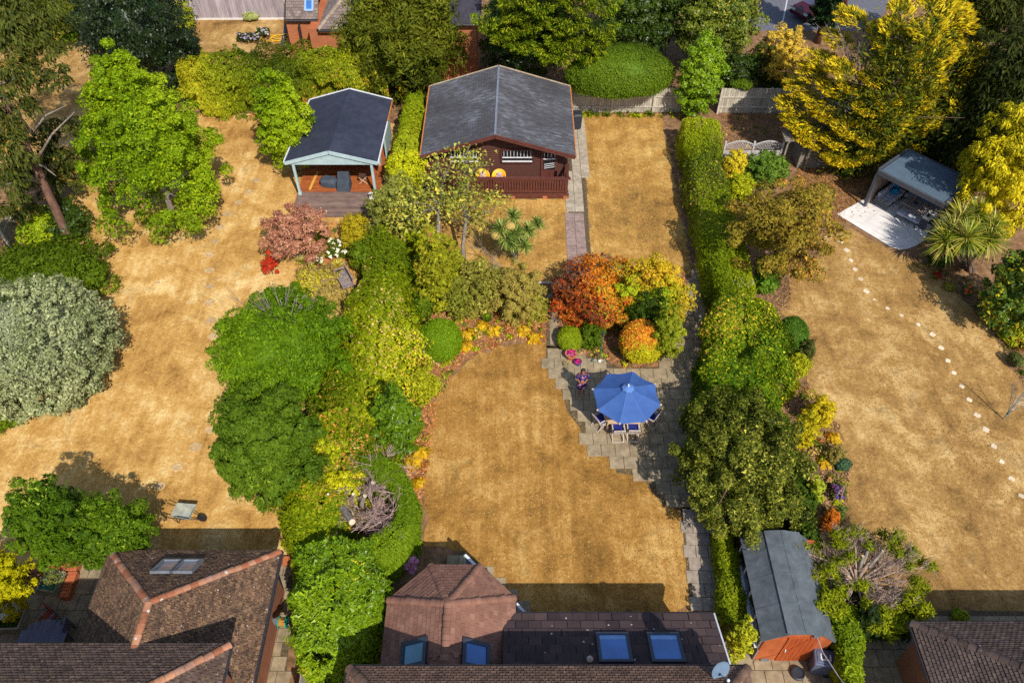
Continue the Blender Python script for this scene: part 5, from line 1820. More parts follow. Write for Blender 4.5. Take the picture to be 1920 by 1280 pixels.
for i, (x, y) in enumerate([(1577, 453), (1587, 469), (1595, 488), (1603, 505), (1613, 523), (1624, 546), (1639, 562), (1664, 578), (1690, 591), (1721, 608), (1748, 627), (1764, 652), (1777, 676), (1788, 699), (1803, 724), (1817, 749), (1832, 778), (1848, 805), (1863, 836), (1878, 865), (1896, 897), (1914, 929)]):
    c = P(x, y)
    s = 0.31 * rng_.uniform(.8, 1.1) * (0.85 if i in (6, 8) else 1)
    MB().bevbox((c.x, c.y, .016), (s, s * rng_.uniform(.82, 1.0), .03), R(-38 + rng_.uniform(-12, 12)), 0.04).build("stepping_stone", stone_white, None, "pale square slab in the right lawn, %s of the row counted from the pavilion" % ORD[i], "stepping stone", "pale slabs across the right lawn")
sl = P(292 + 0, 530)
MB().bevbox((P(295, 530).x, P(295, 530).y, .02), (.26, .2, .03), .3, .03).build("flat_stone", stone_grey, None, "small flat stone alone in the left lawn, west of the round discs", "stone")

# ---- parasol set on the patio
blue_cloth = M("blue_canvas", S(66, 98, 156), S(56, 86, 142), 2.4, 0.75, 0.2, bmp=0.05)
navy_cloth = M("navy_cushion", S(42, 52, 132), S(30, 38, 104), 6, 0.8, 0.2, bmp=0.08)
teak = M("pale_teak", S(216, 184, 150), S(178, 146, 114), 5, 0.7, 0.25, bmp=0.12)
teak_grey = M("silvered_teak", S(206, 192, 180), S(164, 150, 140), 5, 0.8, 0.2, bmp=0.15)
pc = P(1175, 743, 2.05)
gx, gy = pc.x, pc.y
PR = thing("parasol", "large octagonal blue parasol with pale rib ends over the patio table", "parasol", (gx, gy, 0))
Rr, zrim, ztop = 1.44, 2.02, 2.66
a0_ = R(22.5 + 6)
rim = [Vector((gx + Rr * math.cos(a0_ + i * math.pi / 4), gy + Rr * math.sin(a0_ + i * math.pi / 4), zrim)) for i in range(8)]
apx = Vector((gx, gy, ztop))
for i in range(8):
    A_, B_ = rim[i], rim[(i + 1) % 8]
    mb = MB()
    rows, N = 6, 6
    vs = []
    for r_i in range(rows + 1):
        f = 0.09 + 0.91 * r_i / rows
        for k in range(N + 1):
            g = k / N
            p = apx.lerp(A_.lerp(B_, g), f)
            sag = 0.10 * math.sin(math.pi * g) * f * f
            inward = 0.05 * math.sin(math.pi * g) * f
            mid = A_.lerp(B_, .5) - apx; mid.z = 0
            p = p - mid.normalized() * inward * (1 if r_i == rows else f) - Vector((0, 0, sag * .5)) - Vector((0, 0, .05 * math.sin(math.pi * f)))
            vs.append(p)
    fs = [(r_i * (N + 1) + k, r_i * (N + 1) + k + 1, (r_i + 1) * (N + 1) + k + 1, (r_i + 1) * (N + 1) + k) for r_i in range(rows) for k in range(N)]
    nb = len(vs)
    vs2 = [v - Vector((0, 0, .012)) for v in vs]
    fs2 = [tuple(nb + q for q in reversed(f)) for f in fs]
    mb.add(vs + vs2, fs + fs2)
    mb.build("canopy_panel", blue_cloth, PR, smooth=True)
    MB().tube([apx - Vector((0, 0, .16)), apx.lerp(A_, .5) - Vector((0, 0, .12)), A_ - Vector((0, 0, .035))], 0.014, 5).build("rib", teak, PR)
    q = A_ + (A_ - apx).normalized() * .02
    MB().beam(A_.lerp(apx, .04) - Vector((0, 0, .01)), q, 0.06, 0.05).build("rib_end", teak, PR)
    sm_ = MB()
    sp_ = [apx.lerp(A_, f) - Vector((0, 0, .05 * math.sin(math.pi * f) - .004)) for f in (.12, .3, .5, .7, .85, 1.0)]
    for k in range(5): sm_.beam(sp_[k], sp_[k + 1], 0.022, 0.004)
    sm_.build("seam", M("pale_blue_seam", S(80, 114, 172), S(72, 104, 160), 4, 0.75), PR)
cap = MB()
vs = [apx + Vector((0, 0, .09))]
for i in range(16):
    an = a0_ + i * math.pi / 8
    rr = .27 if i % 2 == 0 else .23
    vs.append(Vector((gx + rr * math.cos(an), gy + rr * math.sin(an), ztop - .055 + (0.015 if i % 2 else 0))))
cap.add(vs, [(0, 1 + i, 1 + (i + 1) % 16) for i in range(16)])
cap.build("vent_cap", M("light_blue_canvas", S(88, 124, 180), S(80, 114, 172), 5, 0.75), PR)
MB().lathe([(.035, 0), (.04, .06), (.02, .11), (.005, .14)], (gx, gy, ztop + .07), 8).build("finial", white_m, PR)
MB().tube([(gx, gy, 0), (gx, gy, ztop)], 0.025, 8).build("pole", teak, PR)
MB().lathe([(.28, 0), (.28, .05), (.08, .1), (.04, .3)], (gx, gy, .04), 16).build("base", frame_grey, PR)
ty_ = P(1175, 793, .73).y + .55
TB = thing("garden_table", "pale wooden patio table under the blue parasol", "table", (gx - .02, ty_, 0))
for i in range(9):
    MB().box((gx, ty_ - .52 + i * .13, .73), (1.7 - .02 * abs(i - 4) ** 2, .12, .03)).build("top_slat", teak, TB)
for dx in (-.65, .65):
    for dy in (-.38, .38):
        MB().box((gx + dx, ty_ + dy, .37), (.06, .06, .7)).build("leg", teak, TB)

def folding_chair(label, x, y, rz):
    t = thing("folding_chair", label, "chair", (0, 0, 0), "folding chairs round the patio table")
    for i in range(6):
        MB().box((0, -.02 + i * .07 - .15, .43), (.44, .055, .02)).build("seat_slat", teak_grey, t)
    for s in (-1, 1):
        MB().beam((s * .23, -.34, .0), (s * .23, .22, .45), .03, .045).build("leg", teak_grey, t)
        MB().beam((s * .20, .30, .0), (s * .21, -.20, .55), .03, .045).build("leg", teak_grey, t)
        MB().beam((s * .22, -.2, .43), (s * .22, -.34, .82), .03, .045, (0, 1, 0)).build("back_post", teak_grey, t)
        MB().beam((s * .25, -.28, .64), (s * .25, .16, .62), .05, .025).build("armrest", teak_grey, t)
    MB().beam((-.24, -.34, .82), (.24, -.34, .82), .03, .07, (0, 0, 1)).build("top_rail", teak_grey, t)
    MB().beam((-.23, -.24, .56), (.23, -.24, .56), .03, .05).build("back_rail", teak_grey, t)
    MB().beam((-.23, -.34, .03), (.23, -.34, .03), .03, .035).build("stretcher", teak_grey, t)
    for i in range(7):
        xx = -.18 + i * .06
        MB().beam((xx, -.25, .58), (xx, -.335, .80), .04, .012, (0, 1, .3)).build("back_slat", teak_grey, t)
    c = MB().bevbox((0, .05, .475), (.45, .5, .06), 0, .02)
    c.build("cushion", navy_cloth, t)
    MB().beam((0, -.18, .5), (0, -.29, .80), .4, .05, (0, 1, .3)).build("back_cushion", navy_cloth, t)
    t.location = (x, y, .035)
    t.rotation_euler = (0, 0, rz)
    return t
def at(x, y, z=0): 
    q = P(x, y, z); return q.x, q.y
x_, y_ = at(1159, 806, .47)
folding_chair("navy cushioned folding chair, left of the two at the near side of the table", x_, y_, 0.03)
x_, y_ = at(1187, 805, .47)
folding_chair("navy cushioned folding chair, right of the two at the near side of the table", x_, y_, -0.02)
x_, y_ = at(1127, 786, .47)
folding_chair("navy cushioned folding chair poking out under the parasol's left edge", x_, y_, -1.0)
x_, y_ = at(1219, 782, .47)
folding_chair("navy cushioned folding chair in shade under the parasol's right edge", x_, y_, 0.95)

# ---- pots
terracotta = M("terracotta", S(204, 122, 84), S(170, 94, 62), 6, 0.8, 0.2, bmp=0.1)
blue_glaze = M("blue_glaze", S(52, 66, 140), S(36, 46, 104), 6, 0.3, 0.5, bmp=0.03)
earth = M("potting_soil", S(84, 62, 48), S(56, 42, 34), 12, 0.95, bmp=0.4)
pink_pal = [S(176, 18, 104), S(214, 40, 140), S(232, 110, 176)]
def pot(name, label, cat, x, y, r, h, m, fol=None, n=240, size=.07, hgt=.2, spread=1.25, flecks=None):
    c = P(x, y)
    t = thing(name, label, cat, (c.x, c.y, .03))
    OFF[t] = Vector((c.x, c.y, .03))
    MB().lathe([(r * .62, 0), (r * .68, .02), (r * .95, h * .86), (r * 1.06, h * .86), (r * 1.06, h), (r * .92, h), (r * .9, h * .9), (.01, h * .9)], (c.x, c.y, .03), 18).build("pot", m, t, smooth=False)
    if fol:
        rng = np.random.default_rng(nseed())
        d = rdirs(rng, n); d[:, 2] = np.abs(d[:, 2])
        pts = np.array([c.x, c.y, .03 + h * .9]) + d * np.array([r * spread, r * spread, hgt]) * rng.uniform(.4, 1, (n, 1))
        cols = colours(rng, pts, fol, 4, .3, .9, .2, nseed(), flecks)
        build_fol("plant", [leaves(rng, pts, d, size, cols, .7, .7, .4)], t, PETAL)
    return t
pot("plant_pot", "terracotta pot of bright pink flowers on the patio", "plant pot", 1070, 672, .27, .36, terracotta, pink_pal, 260, .08, .15, 1.0, flecks=[(S(60, 100, 40), .2, 3), (S(240, 226, 234), .1, 3)])
pot("plant_pot", "small blue glazed pot of pink flowers on the patio", "plant pot", 1083, 684, .17, .24, blue_glaze, pink_pal, 140, .07, .13, 1.0, flecks=[(S(60, 100, 40), .3, 3)])
pot("stone_bowl", "little grey stone bowl beside the pots on the patio", "bowl", 1062, 685, .14, .13, stone_grey, [S(104, 116, 84), S(150, 156, 120)], 60, .05, .06)

# ---- rotary dryer in the middle garden
green_metal = M("green_metal", S(64, 112, 96), S(48, 90, 78), 6, 0.5, 0.4, bmp=0.03)
d0 = P(1124, 678)
DR = thing("rotary_dryer", "folded green rotary clothes dryer on a triangular ground frame by the orange ball shrub", "clothes dryer", tuple(d0))
MB().tube([d0 + Vector((0, 0, .03)), d0 + Vector((0, 0, 2.05))], [.03, .026], 8).build("pole", green_metal, DR)
MB().lathe([(.03, 0), (.06, .05), (.06, .32), (.03, .36)], (d0.x, d0.y, 1.72), 8).build("folded_arms", M("dark_green_plastic", S(52, 66, 64), None, 6), DR)
ft = [d0 + Vector((-.42, -.06, .05)), d0 + Vector((.42, -.06, .05)), d0 + Vector((0, .5, .05))]
for q in ft: MB().tube([d0 + Vector((0, 0, .55)), q], .014, 5).build("strut", green_metal, DR)
for i in range(3): MB().tube([ft[i], ft[(i + 1) % 3]], .014, 5).build("foot_bar", green_metal, DR)
MB().lathe([(.09, 0), (.09, .06), (.05, .14)], (d0.x, d0.y, .035), 8).build("socket", white_m, DR)

# ---- folded airer on the right lawn
steel = M("airer_steel", S(150, 164, 172), S(112, 126, 136), 6, 0.4, 0.5, 0.3, bmp=0.02)
a0v = P(1881, 786)
AI = thing("rotary_airer", "half folded grey rotary airer standing on the right lawn", "clothes dryer", tuple(a0v))
MB().tube([a0v, a0v + Vector((0, 0, 1.9))], .025, 7).build("pole", steel, AI)
for k in range(4):
    an = k * math.pi / 2 + .5
    e_ = a0v + Vector((math.cos(an) * .55, math.sin(an) * .55, 2.0))
    MB().tube([a0v + Vector((0, 0, .45)), e_], .012, 5).build("arm", steel, AI)
for j in range(7):
    f = .25 + .12 * j
    pts = []
    for k in range(5):
        an = k * math.pi / 2 + .5
        q = a0v + Vector((0, 0, .45)) + Vector((math.cos(an) * .55, math.sin(an) * .55, 1.55)) * f
        pts.append(q)
    MB().tube(pts, .005, 3).build("line", steel, AI)
MB().lathe([(.05, 0), (.05, .12), (.03, .16)], tuple(a0v + Vector((0, 0, .38))), 8).build("collar", M("teal_plastic", S(40, 110, 130), None, 5), AI)

# ---- cabin porch chairs
yellow_shell = M("yellow_shell", S(244, 186, 50), S(224, 160, 36), 6, 0.5, 0.35, bmp=0.03)
cush = M("patterned_cushion", S(236, 220, 222), S(150, 70, 80), 16, 0.85, bmp=0.05)
def tub_chair(label, x, y, rz):
    t = thing("tub_chair", label, "chair", (0, 0, 0), "yellow tub chairs on the cabin porch")
    n = 14
    vs, fs = [], []
    for k in range(n + 1):
        an = R(-35) + R(250) * k / n
        top = .46 + .36 * math.sin(math.pi * k / n) ** .8
        for rr, z in ((.26, .28), (.35, .42), (.40, top), (.37, top), (.31, .42)):
            vs.append((rr * math.cos(an), rr * math.sin(an), z))
    for k in range(n):
        for j in range(4):
            a = k * 5 + j
            fs.append((a, a + 5, a + 6, a + 1))
    MB().add(vs, fs).build("shell", yellow_shell, t, smooth=True)
    MB().lathe([(.01, .28), (.27, .28), (.31, .36), (.3, .40), (.01, .40)], (0, 0, 0), 16).build("seat", yellow_shell, t)
    MB().bevbox((0, .03, .45), (.40, .4, .1), 0, .04).build("cushion", cush, t)
    MB().sphere((0, .2, .58), (.17, .08, .15), 10, 6).build("back_cushion", M("dark_red_cushion", S(110, 46, 52), S(226, 206, 210), 12, 0.85), t)
    for a in range(4):
        an = R(45 + 90 * a)
        MB().tube([(.22 * math.cos(an), .22 * math.sin(an), .3), (.32 * math.cos(an), .32 * math.sin(an), 0)], .016, 5).build("leg", yellow_shell, t)
    t.location = (x, y, .42); t.rotation_euler = (0, 0, rz)
for lb, px_, rz2 in (("yellow tub chair on the cabin porch, nearer the loose leafy tree", 905, .15), ("yellow tub chair on the cabin porch, nearer the door", 935, -.2)):
    q = PY(px_, 325, 36.6)
    tub_chair(lb, q.x, 36.62, rz2)

# ---- wheelie bins
bin_dark = M("dark_bin_plastic", S(50, 54, 62), S(40, 44, 52), 6, 0.5, 0.4, bmp=0.02)
bin_grey = M("slate_bin_plastic", S(94, 102, 122), S(78, 86, 106), 4, 0.45, 0.45, bmp=0.03)
def wheelie_bin(label, c, rz, m, mark=False, s=1.0):
    t = thing("wheelie_bin", label, "bin", (0, 0, 0), "wheelie bins")
    MB().box((0, 0, .52), (.48 * s, .58 * s, .86), 0, 1.14).build("body", m, t)
    lid = MB().bevbox((0, -.01, 1.0), (.58 * s, .7 * s, .09), 0, .03)
    lid.bevbox((0, -.03, 1.055), (.42 * s, .5 * s, .03), 0, .02)
    lo = lid.build("lid", m, t)
    MB().tube([(-.2, .37 * s, .98), (.2, .37 * s, .98)], .02, 6).build("handle", m, t)
    for x in (-.24, .24):
        MB().tube([(x - .03, .26, .1), (x + .03, .26, .1)], .1, 12).build("wheel", bin_dark, t)
    if mark:
        z = 1.078
        g = MB()
        for a_, b_ in (((-.1, .16), (.1, .16)), ((.1, .16), (.1, -.14)), ((-.04, .01), (.1, .01)), ((-.1, -.14), (.1, -.14))):
            g.beam((a_[0], a_[1], z), (b_[0], b_[1], z), .045, .006)
        g.build("number", white_m, t)
    t.location = c; t.rotation_euler = (0, 0, rz)
    return t
q = P(1082, 242); wheelie_bin("black wheelie bin between the cabin and the concrete path", (q.x - .05, q.y + .1, .03), .1, bin_dark)
q = P(1527, 1262); wheelie_bin("slate grey wheelie bin with a white number beside the orange shed", (q.x + .1, q.y + .15, .035), R(-100), bin_grey, True, 1.0)
q = P(556, 93); wheelie_bin("dark wheelie bin against the orange brick wall beyond the beech hedge", (q.x, q.y, .0), 0, bin_dark)
q = P(1494, 1264); MB().lathe([(.2, 0), (.24, .04), (.24, .12), (.2, .14), (.19, .1), (.01, .09)], (q.x, q.y, .04), 18).build("bucket", bin_dark, None, "low round black tub on the paving before the shed", "tub")
q = P(1471, 1249)

# ---- dish, cable
dish_m = M("dish_grey_blue", S(112, 132, 152), S(92, 112, 132), 4, 0.5, 0.4, bmp=0.02)
q = Vector((5.75, 8.0, 5.15))
DS = thing("satellite_dish", "grey blue satellite dish on the eaves of the middle house", "satellite dish", tuple(q))
dn_ = Vector((.35, -.85, .45)).normalized()
ds_ = dn_.cross(Vector((0, 0, 1))).normalized(); du_ = ds_.cross(dn_)
vs, fs = [], []
for r_i in range(5):
    for k in range(20):
        an = 2 * math.pi * k / 20
        rr = .29 * r_i / 4
        vs.append(q + Vector((0, 0, .35)) + ds_ * rr * math.cos(an) + du_ * rr * 1.1 * math.sin(an) + dn_ * (rr * rr * .9))
for r_i in range(4):
    for k in range(20):
        k2 = (k + 1) % 20
        fs.append((r_i * 20 + k, r_i * 20 + k2, (r_i + 1) * 20 + k2, (r_i + 1) * 20 + k))
MB().add(vs, fs).build("reflector", dish_m, DS, smooth=True)
MB().tube([q + Vector((0, 0, .0)), q + Vector((0, 0, .3))], .025, 6).build("bracket", frame_grey, DS)
MB().tube([q + Vector((0, 0, .1)), q + Vector((0, 0, .3)) + dn_ * .42], .014, 5).build("feed_arm", frame_grey, DS)
MB().sphere(q + Vector((0, 0, .32)) + dn_ * .44, .05, 8, 5).build("receiver", white_m, DS)
cab_m = M("pale_cable", S(206, 196, 186), S(176, 164, 156), 8, 0.6, bmp=0)
p_ = Vector((9.95, 10.15, 2.25))
MB().tube([p_, p_ + Vector((.0, -.5, .12)), p_ + Vector((.15, -1.4, .5)), p_ + Vector((.3, -2.6, 1.3)), p_ + Vector((.4, -4.2, 2.6))], .016, 5).build("cable", cab_m, None, "pale overhead cable running from the orange shed's front", "cable")

# ---- summerhouse things
cover = M("grey_furniture_cover", S(76, 84, 94), S(58, 66, 76), 3, 0.85, 0.2, bmp=0.12)
q = P(646, 352, .3)
CC = thing("covered_chair", "high backed garden chair under a grey cover on the summerhouse deck", "covered furniture", (q.x, q.y, .28))
MB().add([(q.x + a, q.y + b, c) for a, b, c in [(-.38, -.36, .28), (.38, -.36, .28), (.38, .4, .28), (-.38, .4, .28), (-.33, -.30, .74), (.33, -.30, .74), (.34, .12, .80), (-.34, .12, .80), (-.30, .16, 1.12), (.30, .16, 1.12), (.32, .38, 1.14), (-.32, .38, 1.14)]],
         [(0, 1, 5, 4), (1, 2, 10, 9, 6, 5), (2, 3, 11, 10), (3, 0, 4, 7, 8, 11), (4, 5, 6, 7), (7, 6, 9, 8), (8, 9, 10, 11), (3, 2, 1, 0)]).build("cover", cover, CC)
q = P(618, 345, .3)
CO = thing("covered_stool", "low garden stool under a grey cover on the summerhouse deck", "covered furniture", (q.x, q.y, .28))
MB().bevbox((q.x, q.y, .51), (.98, .66, .46), -.22, .14).build("cover", cover, CO)
q = P(682, 342, .3)
FS = thing("folding_stool", "small wooden folding stool near the right post of the summerhouse", "stool", (q.x, q.y, .28))
for s in (-1, 1):
    MB().beam((q.x - .22, q.y + s * .16, .78), (q.x + .22, q.y + s * .16, .3), .03, .04).build("leg", teak, FS)
    MB().beam((q.x + .22, q.y + s * .13, .78), (q.x - .22, q.y + s * .13, .3), .03, .04).build("leg", teak, FS)
MB().box((q.x, q.y, .79), (.42, .36, .02)).build("seat", M("brown_canvas", S(86, 58, 46), None, 5), FS)
a_, b_ = P(596, 322, .3), P(581, 356, .3)
MB().beam(a_ + Vector((0, 0, .02)), b_ + Vector((0, 0, .02)), .13, .04).build("timber_plank", M("new_pine", S(226, 174, 84), S(200, 146, 62), 3, 0.7, bmp=0.1, stretch=(1, .3, 1)), None, "yellow pine plank lying on the summerhouse deck", "plank")
q = P(697, 372, .3)
LN = thing("lantern", "white garden lantern at the foot of the summerhouse post", "lantern", (q.x, q.y, .28))
for dx in (-.09, .09):
    for dy in (-.09, .09): MB().box((q.x + dx, q.y + dy, .45), (.025, .025, .34)).build("post", white_m, LN)
MB().box((q.x, q.y, .295), (.24, .24, .03)).build("base", white_m, LN)
MB().lathe([(.17, 0), (.05, .12), (.01, .14)], (q.x, q.y, .62), 4).build("roof", white_m, LN)
MB().lathe([(.035, 0), (.035, .16)], (q.x, q.y, .31), 8).build("candle", M("candle_wax", S(236, 224, 196), None, 5), LN)

# ---- garden bench in the flower bed
bench_m = M("silver_bench_wood", S(160, 148, 146), S(118, 106, 106), 5, 0.85, bmp=0.2)
BN = thing("garden_bench", "weathered grey slatted bench in the flower bed beside the boundary hedge", "bench", (0, 0, 0))
for i in range(6): MB().box((0, -.2 + i * .085, .44), (1.25, .065, .025)).build("seat_slat", bench_m, BN)
for i in range(13): MB().box((-.55 + i * .092, .30, .68), (.045, .02, .40)).build("back_slat", bench_m, BN)
MB().box((0, .30, .90), (1.3, .045, .08)).build("top_rail", bench_m, BN)
MB().box((0, .29, .48), (1.3, .04, .06)).build("back_rail", bench_m, BN)
for s in (-1, 1):
    MB().box((s * .62, -.24, .32), (.06, .06, .64)).build("leg", bench_m, BN)
    MB().box((s * .62, .30, .46), (.06, .06, .92)).build("leg", bench_m, BN)
    MB().box((s * .62, .02, .65), (.075, .62, .035)).build("armrest", bench_m, BN)
q = P(647, 536); BN.location = (q.x, q.y, 0); BN.rotation_euler = (0, 0, R(-62))

# ---- wheelbarrow
barrow = M("galvanised_tray", S(190, 190, 170), S(140, 142, 136), 3, 0.5, 0.4, 0.2, bmp=0.04)
black_rub = M("black_rubber", S(44, 42, 42), None, 6, 0.8)
WB = thing("wheelbarrow", "empty galvanised wheelbarrow parked on the left lawn", "wheelbarrow", (0, 0, 0))
o_ = [(-.40, -.30, .62), (.40, -.34, .62), (.40, .34, .62), (-.40, .30, .62)]
i_ = [(-.26, -.20, .34), (.20, -.22, .34), (.20, .22, .34), (-.26, .20, .34)]
oi_ = [(x * .94, y * .94, .615) for x, y, z in o_]
ii_ = [(x * .94, y * .94, .36) for x, y, z in i_]
MB().add(o_ + i_ + oi_ + ii_, [(0, 1, 5, 4), (1, 2, 6, 5), (2, 3, 7, 6), (3, 0, 4, 7), (7, 6, 5, 4)] + [(9, 8, 12, 13), (10, 9, 13, 14), (11, 10, 14, 15), (8, 11, 15, 12), (12, 15, 14, 13)] + [(0, 8, 9, 1), (1, 9, 10, 2), (2, 10, 11, 3), (3, 11, 8, 0)]).build("tray", barrow, WB)
for s in (-1, 1):
    MB().tube([(.62, s * .05, .2), (.1, s * .2, .32), (-.5, s * .27, .42), (-.82, s * .28, .55)], .018, 6).build("handle", black_rub, WB)
    MB().tube([(-.15, s * .22, .34), (-.25, s * .24, .02), (-.45, s * .25, .38)], .016, 6).build("leg", black_rub, WB)
wh = MB()
vs = []
wh.tube([(.62, -.04, .19), (.62, .04, .19)], .19, 16)
wh.build("wheel", black_rub, WB)
q = P(353, 972); WB.location = (q.x, q.y, 0); WB.rotation_euler = (0, 0, R(-8))

# ---- hose reel and step by the left house
teal = M("teal_plastic_reel", S(30, 160, 140), S(22, 128, 112), 6, 0.45, 0.4)
q = P(522, 1166, 1.2)
q = Vector((-7.98, q.y, 1.25))
HR = thing("hose_reel", "teal hose reel fixed to the brick side of the left house", "hose reel", tuple(q))
for s in (-.13, .13):
    MB().lathe([(.2, -.012), (.2, .012)], (0, 0, 0), 18)
    vs = []
    m_ = MB(); m_.tube([q + Vector((s - .015 + .12, 0, 0)), q + Vector((s + .015 + .12, 0, 0))], .22, 18); m_.build("side_disc", teal, HR)
MB().tube([q + Vector((0, 0, 0)), q + Vector((.24, 0, 0))], .16, 14).build("coiled_hose", M("ochre_hose", S(176, 130, 50), S(140, 98, 36), 14), HR)
MB().box((q.x - .1, q.y, q.z), (.2, .1, .3)).build("bracket", frame_grey, HR)
MB().tube([q + Vector((.3, -.05, -.1)), q + Vector((.36, -.2, -.5)), q + Vector((.38, -.3, -.9))], .012, 5).build("loose_hose", M("pale_hose", S(196, 190, 160), None, 6), HR)
q = P(536, 1054); 
sb = MB()
ST_ = thing("brick_step", "orange brick step between the left house and the laurel", "step", (q.x, q.y, 0))
for i in range(5): MB().bevbox((q.x - .42 + i * .22, q.y, .09), (.205, .36, .18), 0, .012).build("brick", brick_orange, ST_)
# short silvered fence below the laurel
board_fence("board_fence", "short silvered fence panel below the laurel, between the two houses", tuple(P(588, 1236)), tuple(P(575, 1330)), 1.5, pale_board, 0.15, 0.012, 2.5, (.4, 1.1))

# ---- left patio: brick bed, planters, table
BW = thing("raised_brick_bed", "low L shaped orange brick wall on the left house's patio", "wall", tuple(P(120, 1080)))
p0_, p1_, p2_ = P(50, 1064, .3), P(146, 1062, .3), P(120, 1120, .3)
def brick_run(a, b, w=.34, h=.34):
    a = Vector((a.x, a.y, 0)); b = Vector((b.x, b.y, 0))
    d = b - a; L = d.length; d.normalize()
    ang = math.atan2(d.y, d.x)
    n = int(L / .12)
    MB().beam(a + Vector((0, 0, h * .4)), b + Vector((0, 0, h * .4)), w * .92, h * .8).build("wall_core", brick_orange, BW)
    for i in range(n):
        q = a + d * (L * (i + .5) / n)
        MB().bevbox((q.x, q.y, h * .8 + .04), (L / n - .012, w, .08), ang, .008).build("coping_brick", M("coping_brick_orange", S(198, 112, 70), S(168, 90, 56), 6, 0.85, bmp=0.2, var=0.14), BW)
brick_run(p0_, p1_)
brick_run(Vector((p1_.x - .1, p1_.y - .2, 0)), p2_)
stone_trough = M("buff_trough", S(176, 168, 140), S(140, 132, 108), 6, 0.85, bmp=0.2)
def trough(label, x, y, w, d, h, rz, inner):
    c = P(x, y)
    t = thing("planter_trough", label, "planter", (c.x, c.y, 0.03))
    cs, sn = math.cos(rz), math.sin(rz)
    f = lambda a, b, z: (c.x + a * cs - b * sn, c.y + a * sn + b * cs, z)
    for (a, b, sx, sy) in ((0, -d / 2, w, .06), (0, d / 2, w, .06), (-w / 2 + .03, 0, .06, d - .06), (w / 2 - .03, 0, .06, d - .06)):
        q = f(a, b, 0)
        MB().box((q[0], q[1], .03 + h / 2), (sx, sy, h), rz).build("side_panel", stone_trough, t)
    q = f(0, 0, 0)
    MB().box((q[0], q[1], .03 + h * .35), (w - .1, d - .1, h * .7), rz).build("soil", inner, t)
    return t
trough("square buff planter with a teal rim inside the brick corner", 104, 1098, .75, .75, .42, R(-8), teal)
trough("long wooden planter in shade at the left frame edge", 24, 1172, 1.05, .62, .45, R(2), earth)
pot("plant_pot", "dark pot between the yellow shrub and the brick bed", "plant pot", 50, 1084, .26, .4, black_rub, [S(40, 60, 36), S(60, 84, 46)], 60, .1, .15)
pot("plant_pot", "small pale pot of dead stems beside the square planter", "plant pot", 66, 1088, .2, .3, terracotta, [S(196, 150, 110), S(150, 110, 84)], 80, .09, .2)
pot("plant_pot", "large white round pot under the yellow shrub", "plant pot", 26, 1152, .42, .6, white_m, None)
dark_wood = M("grey_blue_tabletop", S(118, 120, 134), S(92, 94, 108), 3, 0.6, 0.3, bmp=0.1, stretch=(3, .4, 1))
q = P(75, 1206, .72)
RT = thing("round_table", "large round grey slatted table in the shade of the left house", "table", (q.x, q.y, 0))
for i in range(9):
    xx = -.72 + i * .18
    hl = math.sqrt(max(.02, .85 ** 2 - xx ** 2))
    MB().box((q.x + xx, q.y, .73), (.172, 2 * hl, .03)).build("top_slat", dark_wood, RT)
MB().lathe([(.36, .03), (.3, .08), (.07, .12), (.07, .70), (.3, .715)], (q.x, q.y, 0), 12).build("pedestal", dark_wood, RT)
rust = M("rust_cushion", S(150, 74, 52), S(112, 54, 40), 6, 0.85)
def garden_chair(label, x, y, rz, m):
    t = thing("garden_chair", label, "chair", (0, 0, 0), "chairs round the left patio table")
    MB().bevbox((0, 0, .45), (.48, .46, .05), 0, .02).build("seat", m, t)
    MB().bevbox((0, -.24, .72), (.48, .05, .5), 0, .02).build("backrest", m, t)
    for dx in (-.21, .21):
        MB().box((dx, .2, .22), (.05, .05, .44)).build("leg", dark_wood, t)
        MB().box((dx, -.23, .4), (.05, .05, .8)).build("leg", dark_wood, t)
        MB().box((dx * 1.15, 0, .66), (.05, .46, .03)).build("armrest", dark_wood, t)
    t.location = (x, y, .04); t.rotation_euler = (0, 0, rz)
a_ = P(100, 1168); garden_chair("garden chair with a rust cushion at the round table", a_.x, a_.y, R(150), rust)
a_ = P(128, 1190); garden_chair("plain dark garden chair beside the house wall at the round table", a_.x, a_.y, R(95), dark_wood)

# ---- pavilion furniture
sofa_grey = M("grey_sofa_cushion", S(190, 190, 198), S(160, 160, 170), 4, 0.85, bmp=0.1)
turq = M("turquoise_pillow", S(20, 140, 186), S(14, 112, 156), 5, 0.8)
SFA = thing("corner_sofa", "grey corner sofa with slatted metal arms under the pavilion", "sofa", tuple(pp(-.9, .2, 0)))
OFF[SFA] = pp(-.9, .2, 0)
angP = math.atan2(uP.y, uP.x)
def pbox(a, b, z, sa, sb, sz, name, m, par):
    q = pp(a, b, z)
    MB().box((q.x, q.y, z), (sa, sb, sz), angP).build(name, m, par)
def pbev(a, b, z, sa, sb, sz, name, m, par, bv=.04):
    q = pp(a, b, z)
    MB().bevbox((q.x, q.y, z), (sa, sb, sz), angP, bv).build(name, m, par)
pbox(-1.28, .05, .25, .8, 1.9, .06, "frame", anth, SFA)
pbox(.0, .95, .25, 2.2, .75, .06, "frame", anth, SFA)
for i in range(3): pbev(-1.28, -.55 + i * .62, .38, .74, .6, .2, "seat_cushion", sofa_grey, SFA)
for i in range(3): pbev(-.5 + i * .68, 1.0, .38, .66, .62, .2, "seat_cushion", sofa_grey, SFA)
for i in range(3): pbev(-1.6, -.55 + i * .62, .64, .16, .58, .36, "back_cushion", sofa_grey, SFA)
for i in range(3): pbev(-.5 + i * .68, 1.28, .64, .64, .14, .36, "back_cushion", sofa_grey, SFA)
for i in range(4): pbox(-1.28, -.93, .3 + i * .1, .8, .03, .05, "arm_slat", anth, SFA)
for dx in (-1.66, -.9): pbox(dx, -.93, .33, .05, .05, .66, "arm_post", anth, SFA)
